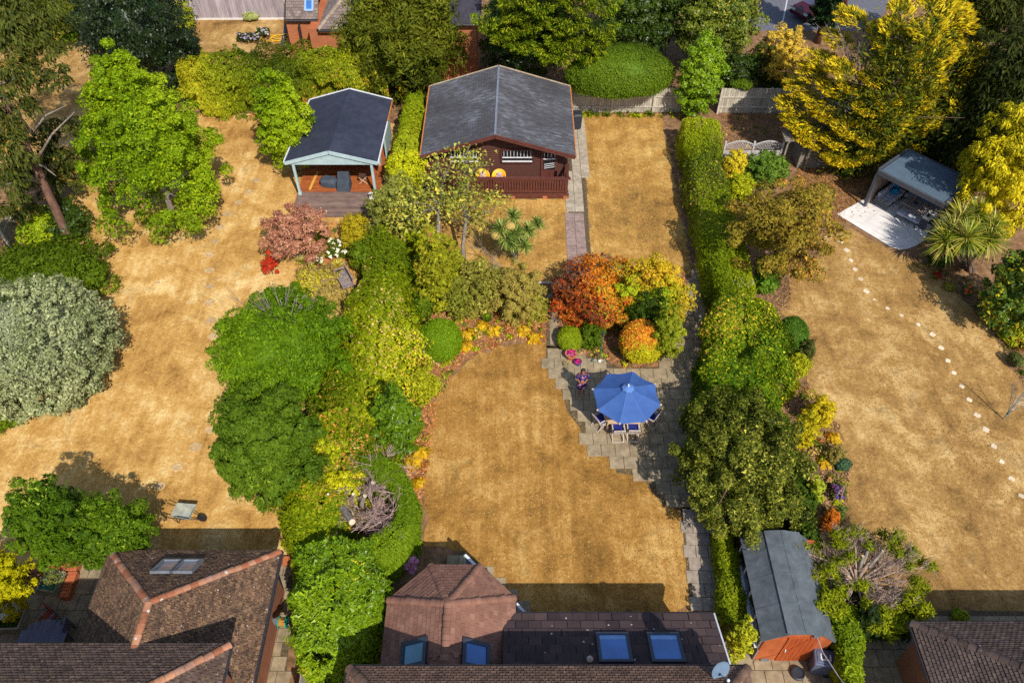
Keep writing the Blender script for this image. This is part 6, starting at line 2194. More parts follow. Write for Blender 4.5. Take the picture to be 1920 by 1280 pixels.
for a_, b_ in ((-1.62, -.85), (-.92, -.85), (1.05, .7), (1.05, 1.25)): pbox(a_, b_, .14, .05, .05, .22, "leg", anth, SFA)
for i, (a_, b_, lb) in enumerate(((-1.25, .25, "turquoise pillow on the sofa seat nearest the slatted arm"), (-1.45, .75, "turquoise pillow tucked in the corner of the grey sofa"), (.35, 1.1, "turquoise pillow on the far run of the sofa, behind the table"))):
    q = pp(a_, b_, .6)
    MB().sphere(q, (.24, .16, .2), 10, 6).build("pillow", turq, None, lb, "pillow", "turquoise pillows")
tabm = M("taupe_table_top", S(168, 152, 144), S(140, 126, 120), 4, 0.5, 0.3)
PT = thing("low_table", "rectangular taupe topped table under the pavilion", "table", tuple(pp(.25, .05, 0)))
pbox(.25, .05, .62, 1.5, .85, .05, "tabletop", tabm, PT)
for a_ in (-.4, .9):
    for b_ in (-.3, .4): pbox(a_, b_, .32, .06, .06, .58, "leg", anth, PT)
BP = thing("bench_seat", "grey cushioned metal bench at the open side of the pavilion", "bench", tuple(pp(.35, -.95, 0)))
pbev(.35, -.85, .42, 1.25, .42, .1, "cushion", sofa_grey, BP)
pbox(.35, -.85, .33, 1.3, .46, .06, "frame", anth, BP)
for a_ in (-.22, .92):
    for b_ in (-1.03, -.67): pbox(a_, b_, .17, .06, .06, .28, "leg", anth, BP)
SB = thing("side_table", "pale topped side table with jars at the pavilion's right end", "table", tuple(pp(1.25, -.35, 0)))
pbox(1.22, -.45, .78, .42, .9, .04, "tabletop", white_slab_m, SB)
for b_ in (-.8, -.1): pbox(1.22, b_, .4, .36, .05, .76, "end_panel", anth, SB)
for i, (a_, b_, m_, lb) in enumerate(((1.2, -.62, black_rub, "small dark jar on the pale side table"), (1.28, -.2, anth, "grey tin at the far end of the pale side table"))):
    q = pp(a_, b_, .8)
    MB().lathe([(.06, 0), (.075, .05), (.07, .14), (.05, .17), (.01, .175)], q, 12).build("jar", m_, None, lb, "jar")
q = pp(.1, .1, .645)
MB().lathe([(.05, 0), (.12, .05), (.11, .05), (.045, .01)], q, 14).build("bowl", blue_glaze, None, "blue bowl on the taupe table", "bowl")

# ---- birdbath in the hedge, bed ornaments
q = P(1394, 531, 1.55)
BB = thing("birdbath", "pale stone birdbath standing among the boundary hedge", "birdbath", (q.x, q.y, 0))
MB().lathe([(.1, 0), (.12, .1), (.09, .2), (.09, 1.5), (.12, 1.55)], (q.x, q.y, 0), 10).build("pedestal", stone_white, BB)
MB().lathe([(.1, 0), (.36, .1), (.38, .16), (.33, .16), (.1, .07), (.01, .06)], (q.x, q.y, 1.5), 18, sx=1.25).build("bowl", stone_white, BB)
q = P(1522, 972)
CR = thing("wooden_crate", "small orange slatted crate in the border below the apple tree", "crate", (q.x, q.y, 0))
for k in range(3):
    for s in (-1, 1):
        MB().box((q.x, q.y + s * .16, .06 + k * .1), (.36, .02, .08)).build("slat", terracotta, CR)
        MB().box((q.x + s * .18, q.y, .06 + k * .1), (.02, .32, .08)).build("slat", terracotta, CR)
MB().box((q.x, q.y, .03), (.34, .3, .02)).build("floor", terracotta, CR)
q = P(1566, 940)
OB = thing("plant_obelisk", "thin wooden plant obelisk over the purple flowers in the right border", "plant support", (q.x, q.y, 0))
for k in range(4):
    an = k * math.pi / 2 + .4
    MB().tube([(q.x + .22 * math.cos(an), q.y + .22 * math.sin(an), 0), (q.x + .03 * math.cos(an), q.y + .03 * math.sin(an), 1.15)], .013, 5).build("leg", teak, OB)
for z_, r_ in ((.35, .17), (.7, .1)):
    MB().tube([(q.x + r_ * math.cos(k * math.pi / 2 + .4), q.y + r_ * math.sin(k * math.pi / 2 + .4), z_) for k in range(5)], .009, 4).build("ring", teak, OB)
# pale kerb and edging in the middle garden
a_, b_ = P(992, 533), P(1040, 533)
MB().box(((a_.x + b_.x) / 2, a_.y, .07), (b_.x - a_.x, .12, .14)).build("kerb", stone_white, kind="structure")

# ---- beyond the beech hedge
q = P(575, 92)
SK = thing("parasol_base_sack", "white cloth covered seat beside the folded blue parasol, beyond the beech hedge", "covered furniture", (q.x, q.y, 0))
MB().sphere((q.x, q.y, .5), (.42, .4, .55), 12, 8).build("cloth", white_m, SK, smooth=True)
q = P(590, 92)
FP = thing("folded_parasol", "folded pale blue parasol against the orange brick house", "parasol", (q.x, q.y, 0))
MB().lathe([(.05, .5), (.22, .6), (.2, 1.0), (.1, 1.9), (.03, 2.2)], (q.x, q.y, 0), 9).build("canopy", dish_m, FP)
MB().tube([(q.x, q.y, 0), (q.x, q.y, 2.25)], .025, 6).build("pole", teak, FP)
hs = MB()
yh = M("yellow_hose", S(238, 190, 50), S(214, 164, 30), 8)
q = P(527, 74)
pts = []
for k in range(70):
    an = k * .5
    rr = .45 + .25 * math.sin(k * .31)
    pts.append((q.x + rr * 1.5 * math.cos(an) + .02 * k - .6, q.y + rr * .8 * math.sin(an), .04 + .002 * k))
hs.tube(pts, .022, 5).build("garden_hose", yh, None, "tangled yellow hose on the dry plot beyond the beech hedge", "hose")
a_, b_ = P(530, 88), P(541, 40)
MB().beam(Vector((a_.x, a_.y, .08)), Vector((b_.x, b_.y, .08)), .3, .16).build("plot_edging", M("dark_sleeper", S(92, 84, 88), S(66, 60, 64), 5, bmp=0.3), kind="structure")

# ---- parked cars on the road behind the conifers
car_paint = M("maroon_paint", S(72, 12, 26), S(62, 10, 22), 2, 0.25, 0.5, bmp=0.0)
car_glass = glass_mat("car_glass", S(96, 92, 120))
chrome = M("light_lens", S(222, 222, 226), S(190, 190, 196), 6, 0.2, 0.6, bmp=0)
redlens = M("red_lens", S(150, 20, 24), None, 6, 0.25, 0.5, bmp=0)
def car(label):
    t = thing("parked_car", label, "car", (0, 0, 0), "maroon cars parked behind the conifers")
    sec = [(-2.1, .35, .62), (-2.0, .3, .86), (-1.2, .3, .95), (-.9, .3, .98), (1.3, .3, .98), (1.9, .3, .92), (2.1, .35, .66)]
    vs, fs = [], []
    for x, zb_, zt in sec:
        for y, z in ((-.82, zb_), (-.88, (zb_ + zt) / 2), (-.8, zt), (.8, zt), (.88, (zb_ + zt) / 2), (.82, zb_)):
            vs.append((x, y, z))
    for i in range(len(sec) - 1):
        for k in range(6):
            k2 = (k + 1) % 6
            fs.append((i * 6 + k, (i + 1) * 6 + k, (i + 1) * 6 + k2, i * 6 + k2))
    fs += [(0, 1, 2, 3, 4, 5), tuple(range(len(vs) - 1, len(vs) - 7, -1))]
    MB().add(vs, fs).build("body", car_paint, t, smooth=False)
    cv = [(-1.1, -.76, .98), (1.5, -.76, .98), (1.5, .76, .98), (-1.1, .76, .98), (-.45, -.62, 1.45), (1.05, -.62, 1.45), (1.05, .62, 1.45), (-.45, .62, 1.45)]
    MB().add(cv, [(0, 1, 5, 4), (1, 2, 6, 5), (2, 3, 7, 6), (3, 0, 4, 7)]).build("window", car_glass, t)
    MB().bevbox((.3, 0, 1.47), (1.6, 1.3, .06), 0, .05).build("roof", car_paint, t)
    for x in (-1.3, 1.3):
        for s in (-1, 1):
            w = MB().tube([(x, s * .74, .31), (x, s * .9, .31)], .31, 16).build("wheel", black_rub, t)
            MB().tube([(x, s * .9, .31), (x, s * .91, .31)], .2, 12).build("rim", chrome, w)
    for s in (-1, 1):
        MB().box((-2.06, s * .6, .72), (.08, .34, .14)).build("headlight", chrome, t)
        MB().box((2.06, s * .62, .76), (.08, .3, .16)).build("taillight", redlens, t)
        MB().box((-.75, s * .98, 1.02), (.12, .2, .13)).build("mirror", car_paint, t)
    return t
c1 = car("maroon car whose near end shows left of the dark column conifer")
c2 = copy_tree(c1, label="maroon car partly cut by the top edge, right of the dark column conifer")
q = P(1496, 42); c1.location = (q.x + 1.7, q.y + 1.2, .02); c1.rotation_euler = (0, 0, R(32))
q = P(1592, 6); c2.location = (q.x - 1.0, q.y + 2.0, .02); c2.rotation_euler = (0, 0, R(100))

# ---- person on the patio
skin = M("skin", S(150, 96, 72), S(136, 84, 62), 8, 0.6, 0.3, bmp=0)
hair_m = M("dark_hair", S(44, 30, 26), S(28, 20, 18), 20, 0.5, 0.4, bmp=0.2)
m_, t_, b_ = base_mat("floral_dress", 0.8, 0.2)
vv_ = nd(t_, "ShaderNodeTexVoronoi"); vv_.inputs["Scale"].default_value = 13
t_.links.new(pos_vec(t_), vv_.inputs["Vector"])
sepc = nd(t_, "ShaderNodeSeparateColor"); t_.links.new(vv_.outputs["Color"], sepc.inputs[0])
t_.links.new(ramp(t_, sepc.outputs[0], [(0.0, S(34, 36, 78)), (0.5, S(44, 46, 96)), (0.58, S(180, 90, 120)), (0.75, S(206, 150, 170)), (0.8, S(54, 60, 120))]), b_.inputs["Base Color"])
dress_m = m_
pq = P(1089, 739)
PE = thing("person", "dark haired woman in a navy and pink dress standing on the patio, arms folded", "person", (pq.x, pq.y, .035))

def skin_body(name, joints, edges, mat, parent, levels=2):
    me = bpy.data.meshes.new(name)
    me.from_pydata([j[0] for j in joints], edges, [])
    o = bpy.data.objects.new(name, me)
    COL.objects.link(o)
    sm = o.modifiers.new("skin", 'SKIN')
    for i, j in enumerate(joints):
        r = j[1]
        me.skin_vertices[0].data[i].radius = (r, r) if not hasattr(r, "__len__") else r
        me.skin_vertices[0].data[i].use_root = (i == 0)
    sm.use_smooth_shade = True
    sb = o.modifiers.new("sub", 'SUBSURF'); sb.levels = levels; sb.render_levels = levels
    dg = bpy.context.evaluated_depsgraph_get()
    nm = bpy.data.meshes.new_from_object(o.evaluated_get(dg))
    nm.materials.clear(); nm.materials.append(mat)
    bpy.data.objects.remove(o)
    ob = bpy.data.objects.new(name, nm)
    COL.objects.link(ob)
    ob.parent = parent
    OFF[ob] = OFF[parent]
    return ob
H = 1.66
J = [((0, 0, .92), (.15, .11)), ((0, .01, 1.10), (.125, .10)), ((0, .01, 1.28), (.155, .105)), ((0, .01, 1.38), (.075, .065)), ((0, 0, 1.45), .05), ((0, -.015, 1.53), (.075, .085)), ((0, -.01, 1.60), (.07, .08)),
     ((.10, 0, .86), .085), ((.11, -.01, .48), .055), ((.115, .0, .28), .052), ((.12, .02, .07), .034), ((.125, -.10, .03), .035),
     ((-.10, 0, .86), .085), ((-.10, -.06, .48), .055), ((-.105, -.10, .28), .052), ((-.11, -.12, .07), .034), ((-.12, -.25, .03), .035),
     ((.17, .01, 1.34), .055), ((.24, -.02, 1.10), .042), ((.12, -.17, 1.06), .036), ((.0, -.22, 1.08), .028),
     ((-.17, .01, 1.34), .055), ((-.24, -.02, 1.10), .042), ((-.12, -.18, 1.03), .036), ((.0, -.23, 1.03), .028)]
E = [(0, 1), (1, 2), (2, 3), (3, 4), (4, 5), (5, 6), (0, 7), (7, 8), (8, 9), (9, 10), (10, 11), (0, 12), (12, 13), (13, 14), (14, 15), (15, 16), (2, 17), (17, 18), (18, 19), (19, 20), (2, 21), (21, 22), (22, 23), (23, 24)]
for side, base in ((1, (.0, -.22, 1.08)), (-1, (.0, -.23, 1.03))):
    root_i = 20 if side == 1 else 24
    for f, (dx, dz, ln) in enumerate(((-.07, .03, .05), (-.09, .015, .06), (-.095, 0, .06), (-.085, -.018, .05), (-.03, .05, .03))):
        a_ = (base[0] + dx * side * .5, base[1] - .01, base[2] + dz)
        b_ = (base[0] + dx * side, base[1] + .01, base[2] + dz * 1.2)
        J.append((a_, .011)); J.append((b_, .009))
        E.append((root_i, len(J) - 2)); E.append((len(J) - 2, len(J) - 1))
skin_body("body", J, E, skin, PE)
# dress: closed garment over torso and thighs with short sleeves
secs = [(.55, .25, .19, -.02), (.60, .235, .18, -.02), (.75, .21, .17, -.01), (.92, .19, .15, 0), (1.06, .16, .13, 0), (1.18, .18, .14, 0), (1.30, .20, .135, .005), (1.36, .17, .12, .01), (1.395, .10, .09, .01)]
vs, fs = [], []
K = 20
for z, rx_, ry_, oy in secs:
    for k in range(K):
        an = 2 * math.pi * k / K
        w = 1 + (.07 * math.sin(an * 5) if z < .8 else 0)
        vs.append((pq.x + rx_ * w * math.cos(an), pq.y + oy + ry_ * w * math.sin(an), z + .035))
for i in range(len(secs) - 1):
    for k in range(K):
        k2 = (k + 1) % K
        fs.append((i * K + k, i * K + k2, (i + 1) * K + k2, (i + 1) * K + k))
dress = MB().add(vs, fs)
for s in (-1, 1):
    dress.tube([(pq.x + s * .14, pq.y + .01, 1.39), (pq.x + s * .2, pq.y + .01, 1.34), (pq.x + s * .25, pq.y - .01, 1.16)], [.075, .082, .072], 10, cap=False)
dress.build("dress", dress_m, PE, smooth=True)
hm = MB()
hm.sphere((pq.x, pq.y + .02, 1.625), (.105, .112, .115), 14, 9)
hm.sphere((pq.x, pq.y + .07, 1.53), (.11, .07, .15), 12, 8)
hm.build("hair", hair_m, PE, smooth=True)
# face in front of the hair
fc = MB().sphere((pq.x, pq.y - .055, 1.575), (.078, .065, .105), 14, 9)
fc.sphere((pq.x, pq.y - .125, 1.565), (.014, .018, .025), 8, 5)
for s in (-1, 1): fc.sphere((pq.x + s * .092, pq.y - .0, 1.57), (.012, .025, .032), 8, 5)
fo_ = fc.build("face", skin, PE, smooth=True)
for s in (-1, 1): MB().sphere((pq.x + s * .032, pq.y - .112, 1.595), (.013, .008, .009), 8, 5).build("eye", hair_m, fo_)
MB().sphere((pq.x, pq.y - .113, 1.525), (.026, .01, .008), 8, 5).build("mouth", M("lips", S(140, 60, 60), None, 6), fo_)
# ------------------------------------------------------------------ vegetation
K_ = 0.95
LIME = [S(48, 80, 4), S(88, 128, 6), S(130, 162, 14), S(168, 188, 34)]
DEEP = [S(16, 32, 14), S(32, 54, 24), S(58, 82, 40)]
MIDG = [S(46, 72, 8), S(82, 112, 14), S(124, 148, 30)]
DARKG = [S(24, 44, 8), S(48, 78, 14), S(86, 116, 28)]
BEECH = [S(56, 74, 6), S(98, 116, 10), S(144, 154, 20), S(190, 176, 40)]
YEW = [S(42, 54, 10), S(82, 92, 18), S(136, 136, 36)]
LAUREL = [S(56, 94, 6), S(102, 146, 12), S(152, 184, 34)]
HYG = [S(88, 112, 10), S(134, 152, 14), S(176, 182, 26), S(204, 194, 48)]
HGRN = [S(64, 92, 8), S(104, 132, 12), S(146, 164, 24), S(180, 184, 42)]
SILV = [S(76, 90, 58), S(122, 134, 92), S(162, 170, 128), S(192, 194, 156)]
EUC = [S(34, 44, 14), S(62, 74, 26), S(98, 102, 40), S(56, 76, 32)]
JMAP = [S(120, 70, 60), S(172, 110, 94), S(206, 158, 134)]
COTI = [S(98, 56, 34), S(176, 86, 30), S(218, 134, 34), S(140, 120, 34)]
GOLD = [S(150, 140, 16), S(196, 178, 24), S(224, 204, 44)]
APPLE = [S(30, 42, 10), S(66, 80, 20), S(112, 120, 38), S(146, 142, 52)]
ORG = (S(206, 112, 60), .05, .9)
TAN = (S(214, 156, 100), .05, 1.1)
YEL = (S(222, 190, 40), .06, 1.0)

# ---- far left and back row
tree("broadleaf_tree", "olive green trees' nearest crown at the top left corner, behind the dry plot", "tree", (-80, -110, 180, 72), [S(70, 84, 14), S(110, 122, 22), S(150, 156, 36)], .2, hb=.4, nclump=90, cr=.2, cov=1.2, rho=(.6,1), core=.7)
tree("broadleaf_tree", "dense dark green tree behind the bright lime tree", "tree", (146, -70, 364, 192), DEEP, .16, hb=.3, nclump=180, cov=1.1, cr=.17, core=.8, rho=(.68, 1), tdir='down', mat=LEAF_GLOSS)
shrub("shrub", "yellow green shrub showing behind the dark tree's right side", "shrub", (300, 5, 364, 66), HYG, .14, amp=.35)
shrub("shrub", "bright green low shrubs at the far edge of the top left plot", "shrub", (40, 38, 150, 82), LIME, .16, amp=.4)
tree("broadleaf_tree", "large lime green conical tree on the left lawn", "tree", (150, 84, 390, 440), LIME, .15, hb=.15, taper=1.1, nclump=240, cr=.125, cov=1.1, flat=.95, rho=(.62, 1.0), core=.72, bark_m=bark_grey, freq=.6, rnd=.7, nmax=40000, r0=.2)
tree("broadleaf_tree", "slender bright green tree leaning over the summerhouse roof", "tree", (480, 136, 584, 326), LIME, .17, hb=.1, nclump=90, cr=.2, cov=1.1, taper=.25, flat=.9, rho=(.6, 1.0), core=.7, r0=.1)
build_fol("overhanging_sprig", clump_chunks(np.array(P(577, 222, 3.2)), np.array([.35, .3, .25]), LIME, .16, 8, .5, core=0)[0], None, LEAF, "small green sprig lying over the left edge of the summerhouse roof", "branch")

# eucalyptus: tall leaning trunk with hanging brown green sprays
eb = P(135, 458)
EU = thing("eucalyptus_tree", "tall eucalyptus with a bare leaning trunk and drooping bronze green leaves at the left edge", "tree", tuple(eb))
cl = [(60, 60, 9.5, 1.6), (15, 150, 8.5, 1.8), (105, 150, 8, 1.0), (98, 300, 2.4, 1.3), (30, 270, 6.2, 1.5), (118, 250, 3.4, 1.4), (10, 350, 4.6, 1.3), (112, 355, 1.6, 1.2), (-25, 240, 6.5, 1.8), (-10, 80, 9.5, 2.0), (-40, 10, 11, 2.2), (60, 10, 10.5, 1.7), (-20, 420, 3.5, 1.4),
      (138, 300, 2.6, 1.1), (0, 290, 5.8, 1.4), (90, 95, 9.0, 1.1), (62, 285, 3.0, 1.4), (30, 60, 10.0, 1.5), (50, 130, 8.4, 1.3), (40, 340, 3.0, 1.3), (130, 330, 1.8, 1.1), (25, 205, 7.2, 1.3), (40, 390, 2.4, 1.0)]
ch = []
for x, y, z, r in cl:
    ch += clump_chunks(np.array(P(x, y, z)), np.array([r, r, r * .75]) * .92, EUC, .22, 11, .34, .85, .32, core=0, tdir='down', freq=.9, rnd=.7, flecks=[(S(158, 124, 60), .03, .9)], droop=.8)[0]
build_fol("crown", ch, EU, LEAF)
tp = P(65, 308, 4.6)
etop = P(-5, 160, 8.2); etip = P(-30, 20, 11)
MB().tube([eb + Vector((0, 0, -.05)), eb + Vector((-.03, .03, .5)), eb.lerp(tp, .5), tp, etop, etip], [.36, .25, .22, .2, .13, .05], 9).build("trunk", bark_red, EU, smooth=True)
for (a, b) in ((tp, P(105, 330, 4.4)), (tp, P(140, 210, 7)), (etop, P(105, 140, 8.2)), (eb.lerp(tp, .8), P(0, 350, 4.8)), (P(60, 250, 5.9), P(0, 170, 8.0)), (P(60, 250, 5.9), P(120, 200, 6.9))):
    md = Vector(a).lerp(Vector(b), .5) + Vector((0, 0, .25))
    MB().tube([a, md, b], [.08, .055, .02], 5).build("limb", bark_grey, EU, smooth=True)
shrub("shrub", "bright leaved shrub at the foot of the leaning eucalyptus trunk", "shrub", (36, 388, 112, 462), [S(80, 112, 14), S(130, 160, 22), S(186, 196, 40)], .15, amp=.4)
shrub("shrub", "glossy dark green shrub between the eucalyptus trunk and the lime tree", "shrub", (82, 378, 165, 452), DARKG, .17, amp=.4, mat=LEAF_GLOSS)
shrub("shrub", "mid green spreading shrub behind the silver shrub", "shrub", (-60, 450, 198, 608), MIDG, .16, amp=.45, lumps=40, width=.26, freq=.7, flecks=[(S(150, 150, 40), .1, .8)])
c_, r_ = fit((-80, 514, 210, 784))
build_fol("shrub", clump_chunks(c_, r_, SILV, .12, 420, .085, 1.1, .6, rho=(.82, 1.0), core=.88, freq=1.2, rnd=1.0, jit=.28, nmax=36000, flat=.9)[0], None, LEAF, "huge silver grey shrub at the left edge of the lawn", "shrub")
shrub("shrub", "dark green fern like plant below the silver shrub", "shrub", (-30, 752, 42, 806), MIDG, .2, aspect=.3, amp=.4)

def hedge_w(*a, **k):
    """stations given straight in world coordinates: (x left, y left, x right, y right, height)"""
    global P
    keep = P
    P = lambda x, y, z=0.0: Vector((x, y, z))
    try: return hedge(*a, **k)
    finally: P = keep

hedge_w("beech_hedge", "tall clipped beech hedge with yellowing leaves across the end of the left garden",
        [(-20.4, 44.1, -20.4, 46.0, 3.4), (-17.0, 44.2, -17.0, 46.2, 3.7), (-14, 44.3, -14, 46.3, 3.8), (-11, 44.4, -11, 46.4, 3.8), (-7.6, 44.6, -7.6, 46.4, 3.6)], BEECH, .16, 2.0, freq=.6, patch=.9, lump=.30, lfreq=1.8, sprout=.8, flecks=[(S(196, 132, 60), .06, .6), (S(84, 116, 20), .25, .5)], tdir='down')
tree("yew_tree", "broad olive green yew behind the summerhouse and the log cabin", "tree", (636, -60, 872, 186), YEW, .26, hb=.1, nclump=170, cr=.16, cov=1.2, aspect=.26, tdir='out', mat=NEEDLE, core=.78, flat=1.0, rho=(.62, 1.02), bark_m=bark_red, freq=.8, nmax=28000)
tree("broadleaf_tree", "dark green broadleaf tree in the shade behind the cabin's ridge", "tree", (896, -60, 1070, 160), DARKG, .18, hb=.2, nclump=120, cr=.18, cov=1.2, core=.76, rho=(.65, 1), mat=LEAF_GLOSS, flecks=[(S(130, 150, 40), .12, .9)])
tree("broadleaf_tree", "dark evergreen tree behind the big rounded hedge", "tree", (1120, -70, 1285, 108), DARKG, .18, hb=.3, nclump=110, cr=.18, cov=1.2, core=.76, rho=(.65, 1), mat=LEAF_GLOSS)
shrub("clipped_shrub", "big clipped rounded green shrub overhanging the pale back fence", "shrub", (1052, 82, 1270, 192), [S(60, 88, 14), S(88, 120, 22), S(120, 148, 34)], .13, hb=1.2, k=.55, amp=.14, lumps=50, width=.3, cov=2.3, freq=.9, core=.94, depth=.05, aspect=.4, irr=.06, sprout=.2)
tree("broadleaf_tree", "tall dark green tree with bare inner stems at the corner of the fences", "tree", (1262, -75, 1428, 130), [S(44, 70, 16), S(80, 108, 26), S(136, 142, 44)], .18, hb=.3, nclump=130, cr=.17, cov=1.2, core=.7, rho=(.62, 1), mat=LEAF_GLOSS, flecks=[(S(190, 170, 60), .12, .8)])
tree("laurel_tree", "glossy green laurel at the head of the right boundary hedge", "tree", (1272, 66, 1356, 224), LAUREL, .2, hb=.1, nclump=80, cr=.24, cov=1.2, core=.78, rho=(.6, 1), mat=LEAF_GLOSS, aspect=.42)
shrub("shrub", "twiggy dark shrub beyond the shaded fence, left of the golden yellow shrub", "shrub", (1398, 76, 1446, 168), [S(50, 62, 18), S(88, 96, 34), S(120, 116, 60)], .14, amp=.45, core=.6)
shrub("shrub", "low dark undergrowth beyond the shaded fence, below the golden yellow shrub", "shrub", (1425, 140, 1500, 182), DARKG, .14, amp=.4)
shrub("shrub", "dark shrub between the corner tree and the shaded fence", "shrub", (1345, 100, 1420, 180), DARKG, .16, amp=.45, mat=LEAF_GLOSS)
build_fol("ivy_clump", shell_chunks(np.array(P(1392, 160, 1.9)), np.array([.75, .35, .3]), MIDG, .14, zmin=-1), None, LEAF, "ivy spilling over the shaded fence", "ivy")
shrub("shrub", "loose golden yellow shrub with upright stems before the road", "shrub", (1428, 52, 1508, 172), [S(176, 138, 40), S(208, 172, 60), S(226, 196, 86), S(150, 130, 40)], .14, amp=.45, lumps=44, width=.24, cov=1.6, core=.55, depth=.2)
cb_ = P(1532, 80)
conifer("column_conifer", "narrow dark green column conifer beside the road", "tree", (cb_.x, cb_.y, 0), 6.5, 1.25, [S(18, 34, 16), S(26, 46, 22)], [S(36, 60, 28), S(46, 72, 34)], nb=80, per=120, size=.28, shape=.25, rise=.9, up=.9, width=.5, topr=.2, bough=False, core=.75)

# ---- golden cypress and the dark conifers on the right
gb = P(1613, 320)
INN = [S(44, 54, 10), S(66, 76, 14), S(88, 98, 16), S(112, 110, 22)]
OUT = [S(196, 170, 14), S(226, 198, 22), S(170, 158, 16), S(236, 208, 44), S(206, 164, 30)]
def bough_tree(name, label, base, specs, inner, outer, size=.24, seedv=5, bark_m=bark_red, h=9.5, aspect=.26, rise=.75, droop=.1, r0=.3, st=.28, srise=.8, core=None):
    """golden cypress: boughs in shelves, each given by its tip seen in the photo and its height"""
    rng = np.random.default_rng(seedv)
    root = thing(name, label, "tree", tuple(base))
    ch = []
    wood = MB()
    for (x, y, z, w, n) in specs:
        tip = np.array(P(x, y, z))
        ax = np.array([base.x, base.y, 0])
        L = np.linalg.norm(tip[:2] - ax[:2])
        out = (tip - ax) * np.array([1, 1, 0]); out /= max(.3, np.linalg.norm(out))
        a_ = rng.normal() * .35
        out = np.array([out[0] * math.cos(a_) - out[1] * math.sin(a_), out[0] * math.sin(a_) + out[1] * math.cos(a_), 0])
        ln = min(2.3, max(1.3, L * .5))
        s0 = tip - out * ln - np.array([0, 0, st * ln])
        ch.append(plume(rng, s0, tip, .12 * ln, w * .9, n, inner, outer, size, aspect, droop, rise, .1, .4))
        root_p = np.array([base.x, base.y, max(.5, z - .45 * L)])
        if not (x > 1770 and y > 195): wood.tube([root_p, (root_p + s0) / 2 + np.array([0, 0, .1 * L]), s0], [.05, .036, .01], 4)
        for s in (-1, 1):
            for f in (.3, .6):
                p = s0 + (tip - s0) * f
                lat = np.cross(out, [0, 0, 1.0])
                e = p + (out * .7 + lat * s * .8 + np.array([0, 0, .16])) * ln * (1 - f * .8) * .75
                ch.append(plume(rng, p, e, .05, w * .5, int(n * .45), inner, outer, size, aspect, droop, srise, .1, .4))
        # dull inner foliage below each shelf; its dark colour also paints the shade there
        k = int(n * .5)
        pin = s0 * .75 + root_p * .25 + rng.normal(size=(k, 3)) * np.array([.75, .75, .45]) - np.array([0, 0, .35])
        pin = pin[pin[:, 2] > .2]
        ch.append(leaves(rng, pin, rng.normal(size=pin.shape) + np.array([0, 0, .5]), size, np.array(inner)[rng.integers(0, len(inner), len(pin))], aspect * 1.3, .9, .2))
    if core:
        cc, cr = core
        ch += clump_chunks(np.array(cc), np.array(cr), inner, .3, 60, .26, 1.0, .3, tdir='out', core=.8, flat=1.0)[0]
    build_fol("crown", ch, root, NEEDLE)
    MB().tube([Vector(base) + Vector((0, 0, -.05)), Vector(base) + Vector((.1, 0, h * .4)), Vector(base) + Vector((0, .1, h))], [r0 * 1.2, r0 * .75, .03], 9).build("trunk", bark_m, root, smooth=True)
    wood.build("boughs", bark, root)
    return root
rg = random.Random(4)
lsp = [(902, 58, 6.0), (925, 78, 5.4), (948, 40, 6.4), (962, 72, 5.6), (990, 98, 4.9), (1018, 118, 4.4), (1040, 96, 5.0), (1062, 120, 4.3), (1100, 120, 4.2), (1132, 72, 5.6), (1140, 30, 6.8), (1120, 96, 4.9),
       (1010, 30, 7.0), (935, 12, 7.2), (1075, 62, 6.0), (1090, 30, 6.8), (1045, 66, 5.8), (985, 60, 6.0), (1110, 0, 7.6), (1060, 5, 7.6), (980, 8, 7.4), (1030, -20, 8.4), (1085, 92, 5.0)]
lbz = P(1052, 132)
LRC = bough_tree("larch_tree", "large drooping yellow green conifer behind the log cabin's right eave", Vector((lbz.x, lbz.y + 1.6, 0)), [(x, y, z, rg.uniform(.7, 1.0), rg.randint(380, 560)) for x, y, z in lsp], [S(36, 54, 10), S(62, 84, 16)], [S(84, 114, 14), S(128, 146, 22), S(168, 170, 34)], .24, 21, h=9, aspect=.2, rise=-.9, droop=.9, st=-.12, srise=-.9, r0=.2)
specs = []
# shelves of boughs: tips spread over the outline and the face of the crown
for x, y, z in [(1452, 185, 3.4), (1462, 222, 2.8), (1470, 150, 4.2), (1500, 120, 5.0), (1492, 262, 2.2), (1520, 95, 5.6), (1540, 60, 6.6), (1575, 12, 7.8), (1560, 110, 6.0), (1548, 300, 1.6), (1590, 308, 1.4), (1625, 300, 1.5),
                (1660, 292, 1.7), (1700, 282, 1.9), (1738, 278, 2.0), (1480, 240, 2.6), (1520, 215, 3.4), (1560, 235, 3.2), (1600, 260, 2.6), (1640, 245, 3.0), (1690, 245, 2.8), (1740, 238, 3.0), (1785, 238, 3.0),
                (1800, 218, 3.4), (1795, 190, 4.0), (1855, 140, 5.2), (1848, 108, 6.0), (1842, 85, 6.6), (1830, 35, 7.8), (1815, 8, 8.4), (1780, -10, 9.0), (1740, -15, 9.4), (1690, 0, 9.2), (1660, 35, 8.4), (1640, 70, 7.4),
                (1700, 45, 8.6), (1745, 60, 8.0), (1790, 90, 7.0), (1700, 110, 6.6), (1760, 130, 5.8), (1810, 160, 4.8), (1660, 130, 5.8), (1690, 170, 4.8), (1740, 185, 4.4), (1640, 180, 4.6), (1600, 200, 4.2), (1570, 160, 5.0),
                (1530, 155, 4.8), (1610, 140, 5.6), (1760, 30, 8.6), (1720, 85, 7.4), (1780, 165, 4.8), (1650, 215, 3.8), (1705, 212, 3.8), (1500, 185, 4.0), (1540, 260, 2.4), (1760, 215, 3.6)]:
    specs.append((x, y, z, rg.uniform(.7, 1.0), rg.randint(340, 440)))
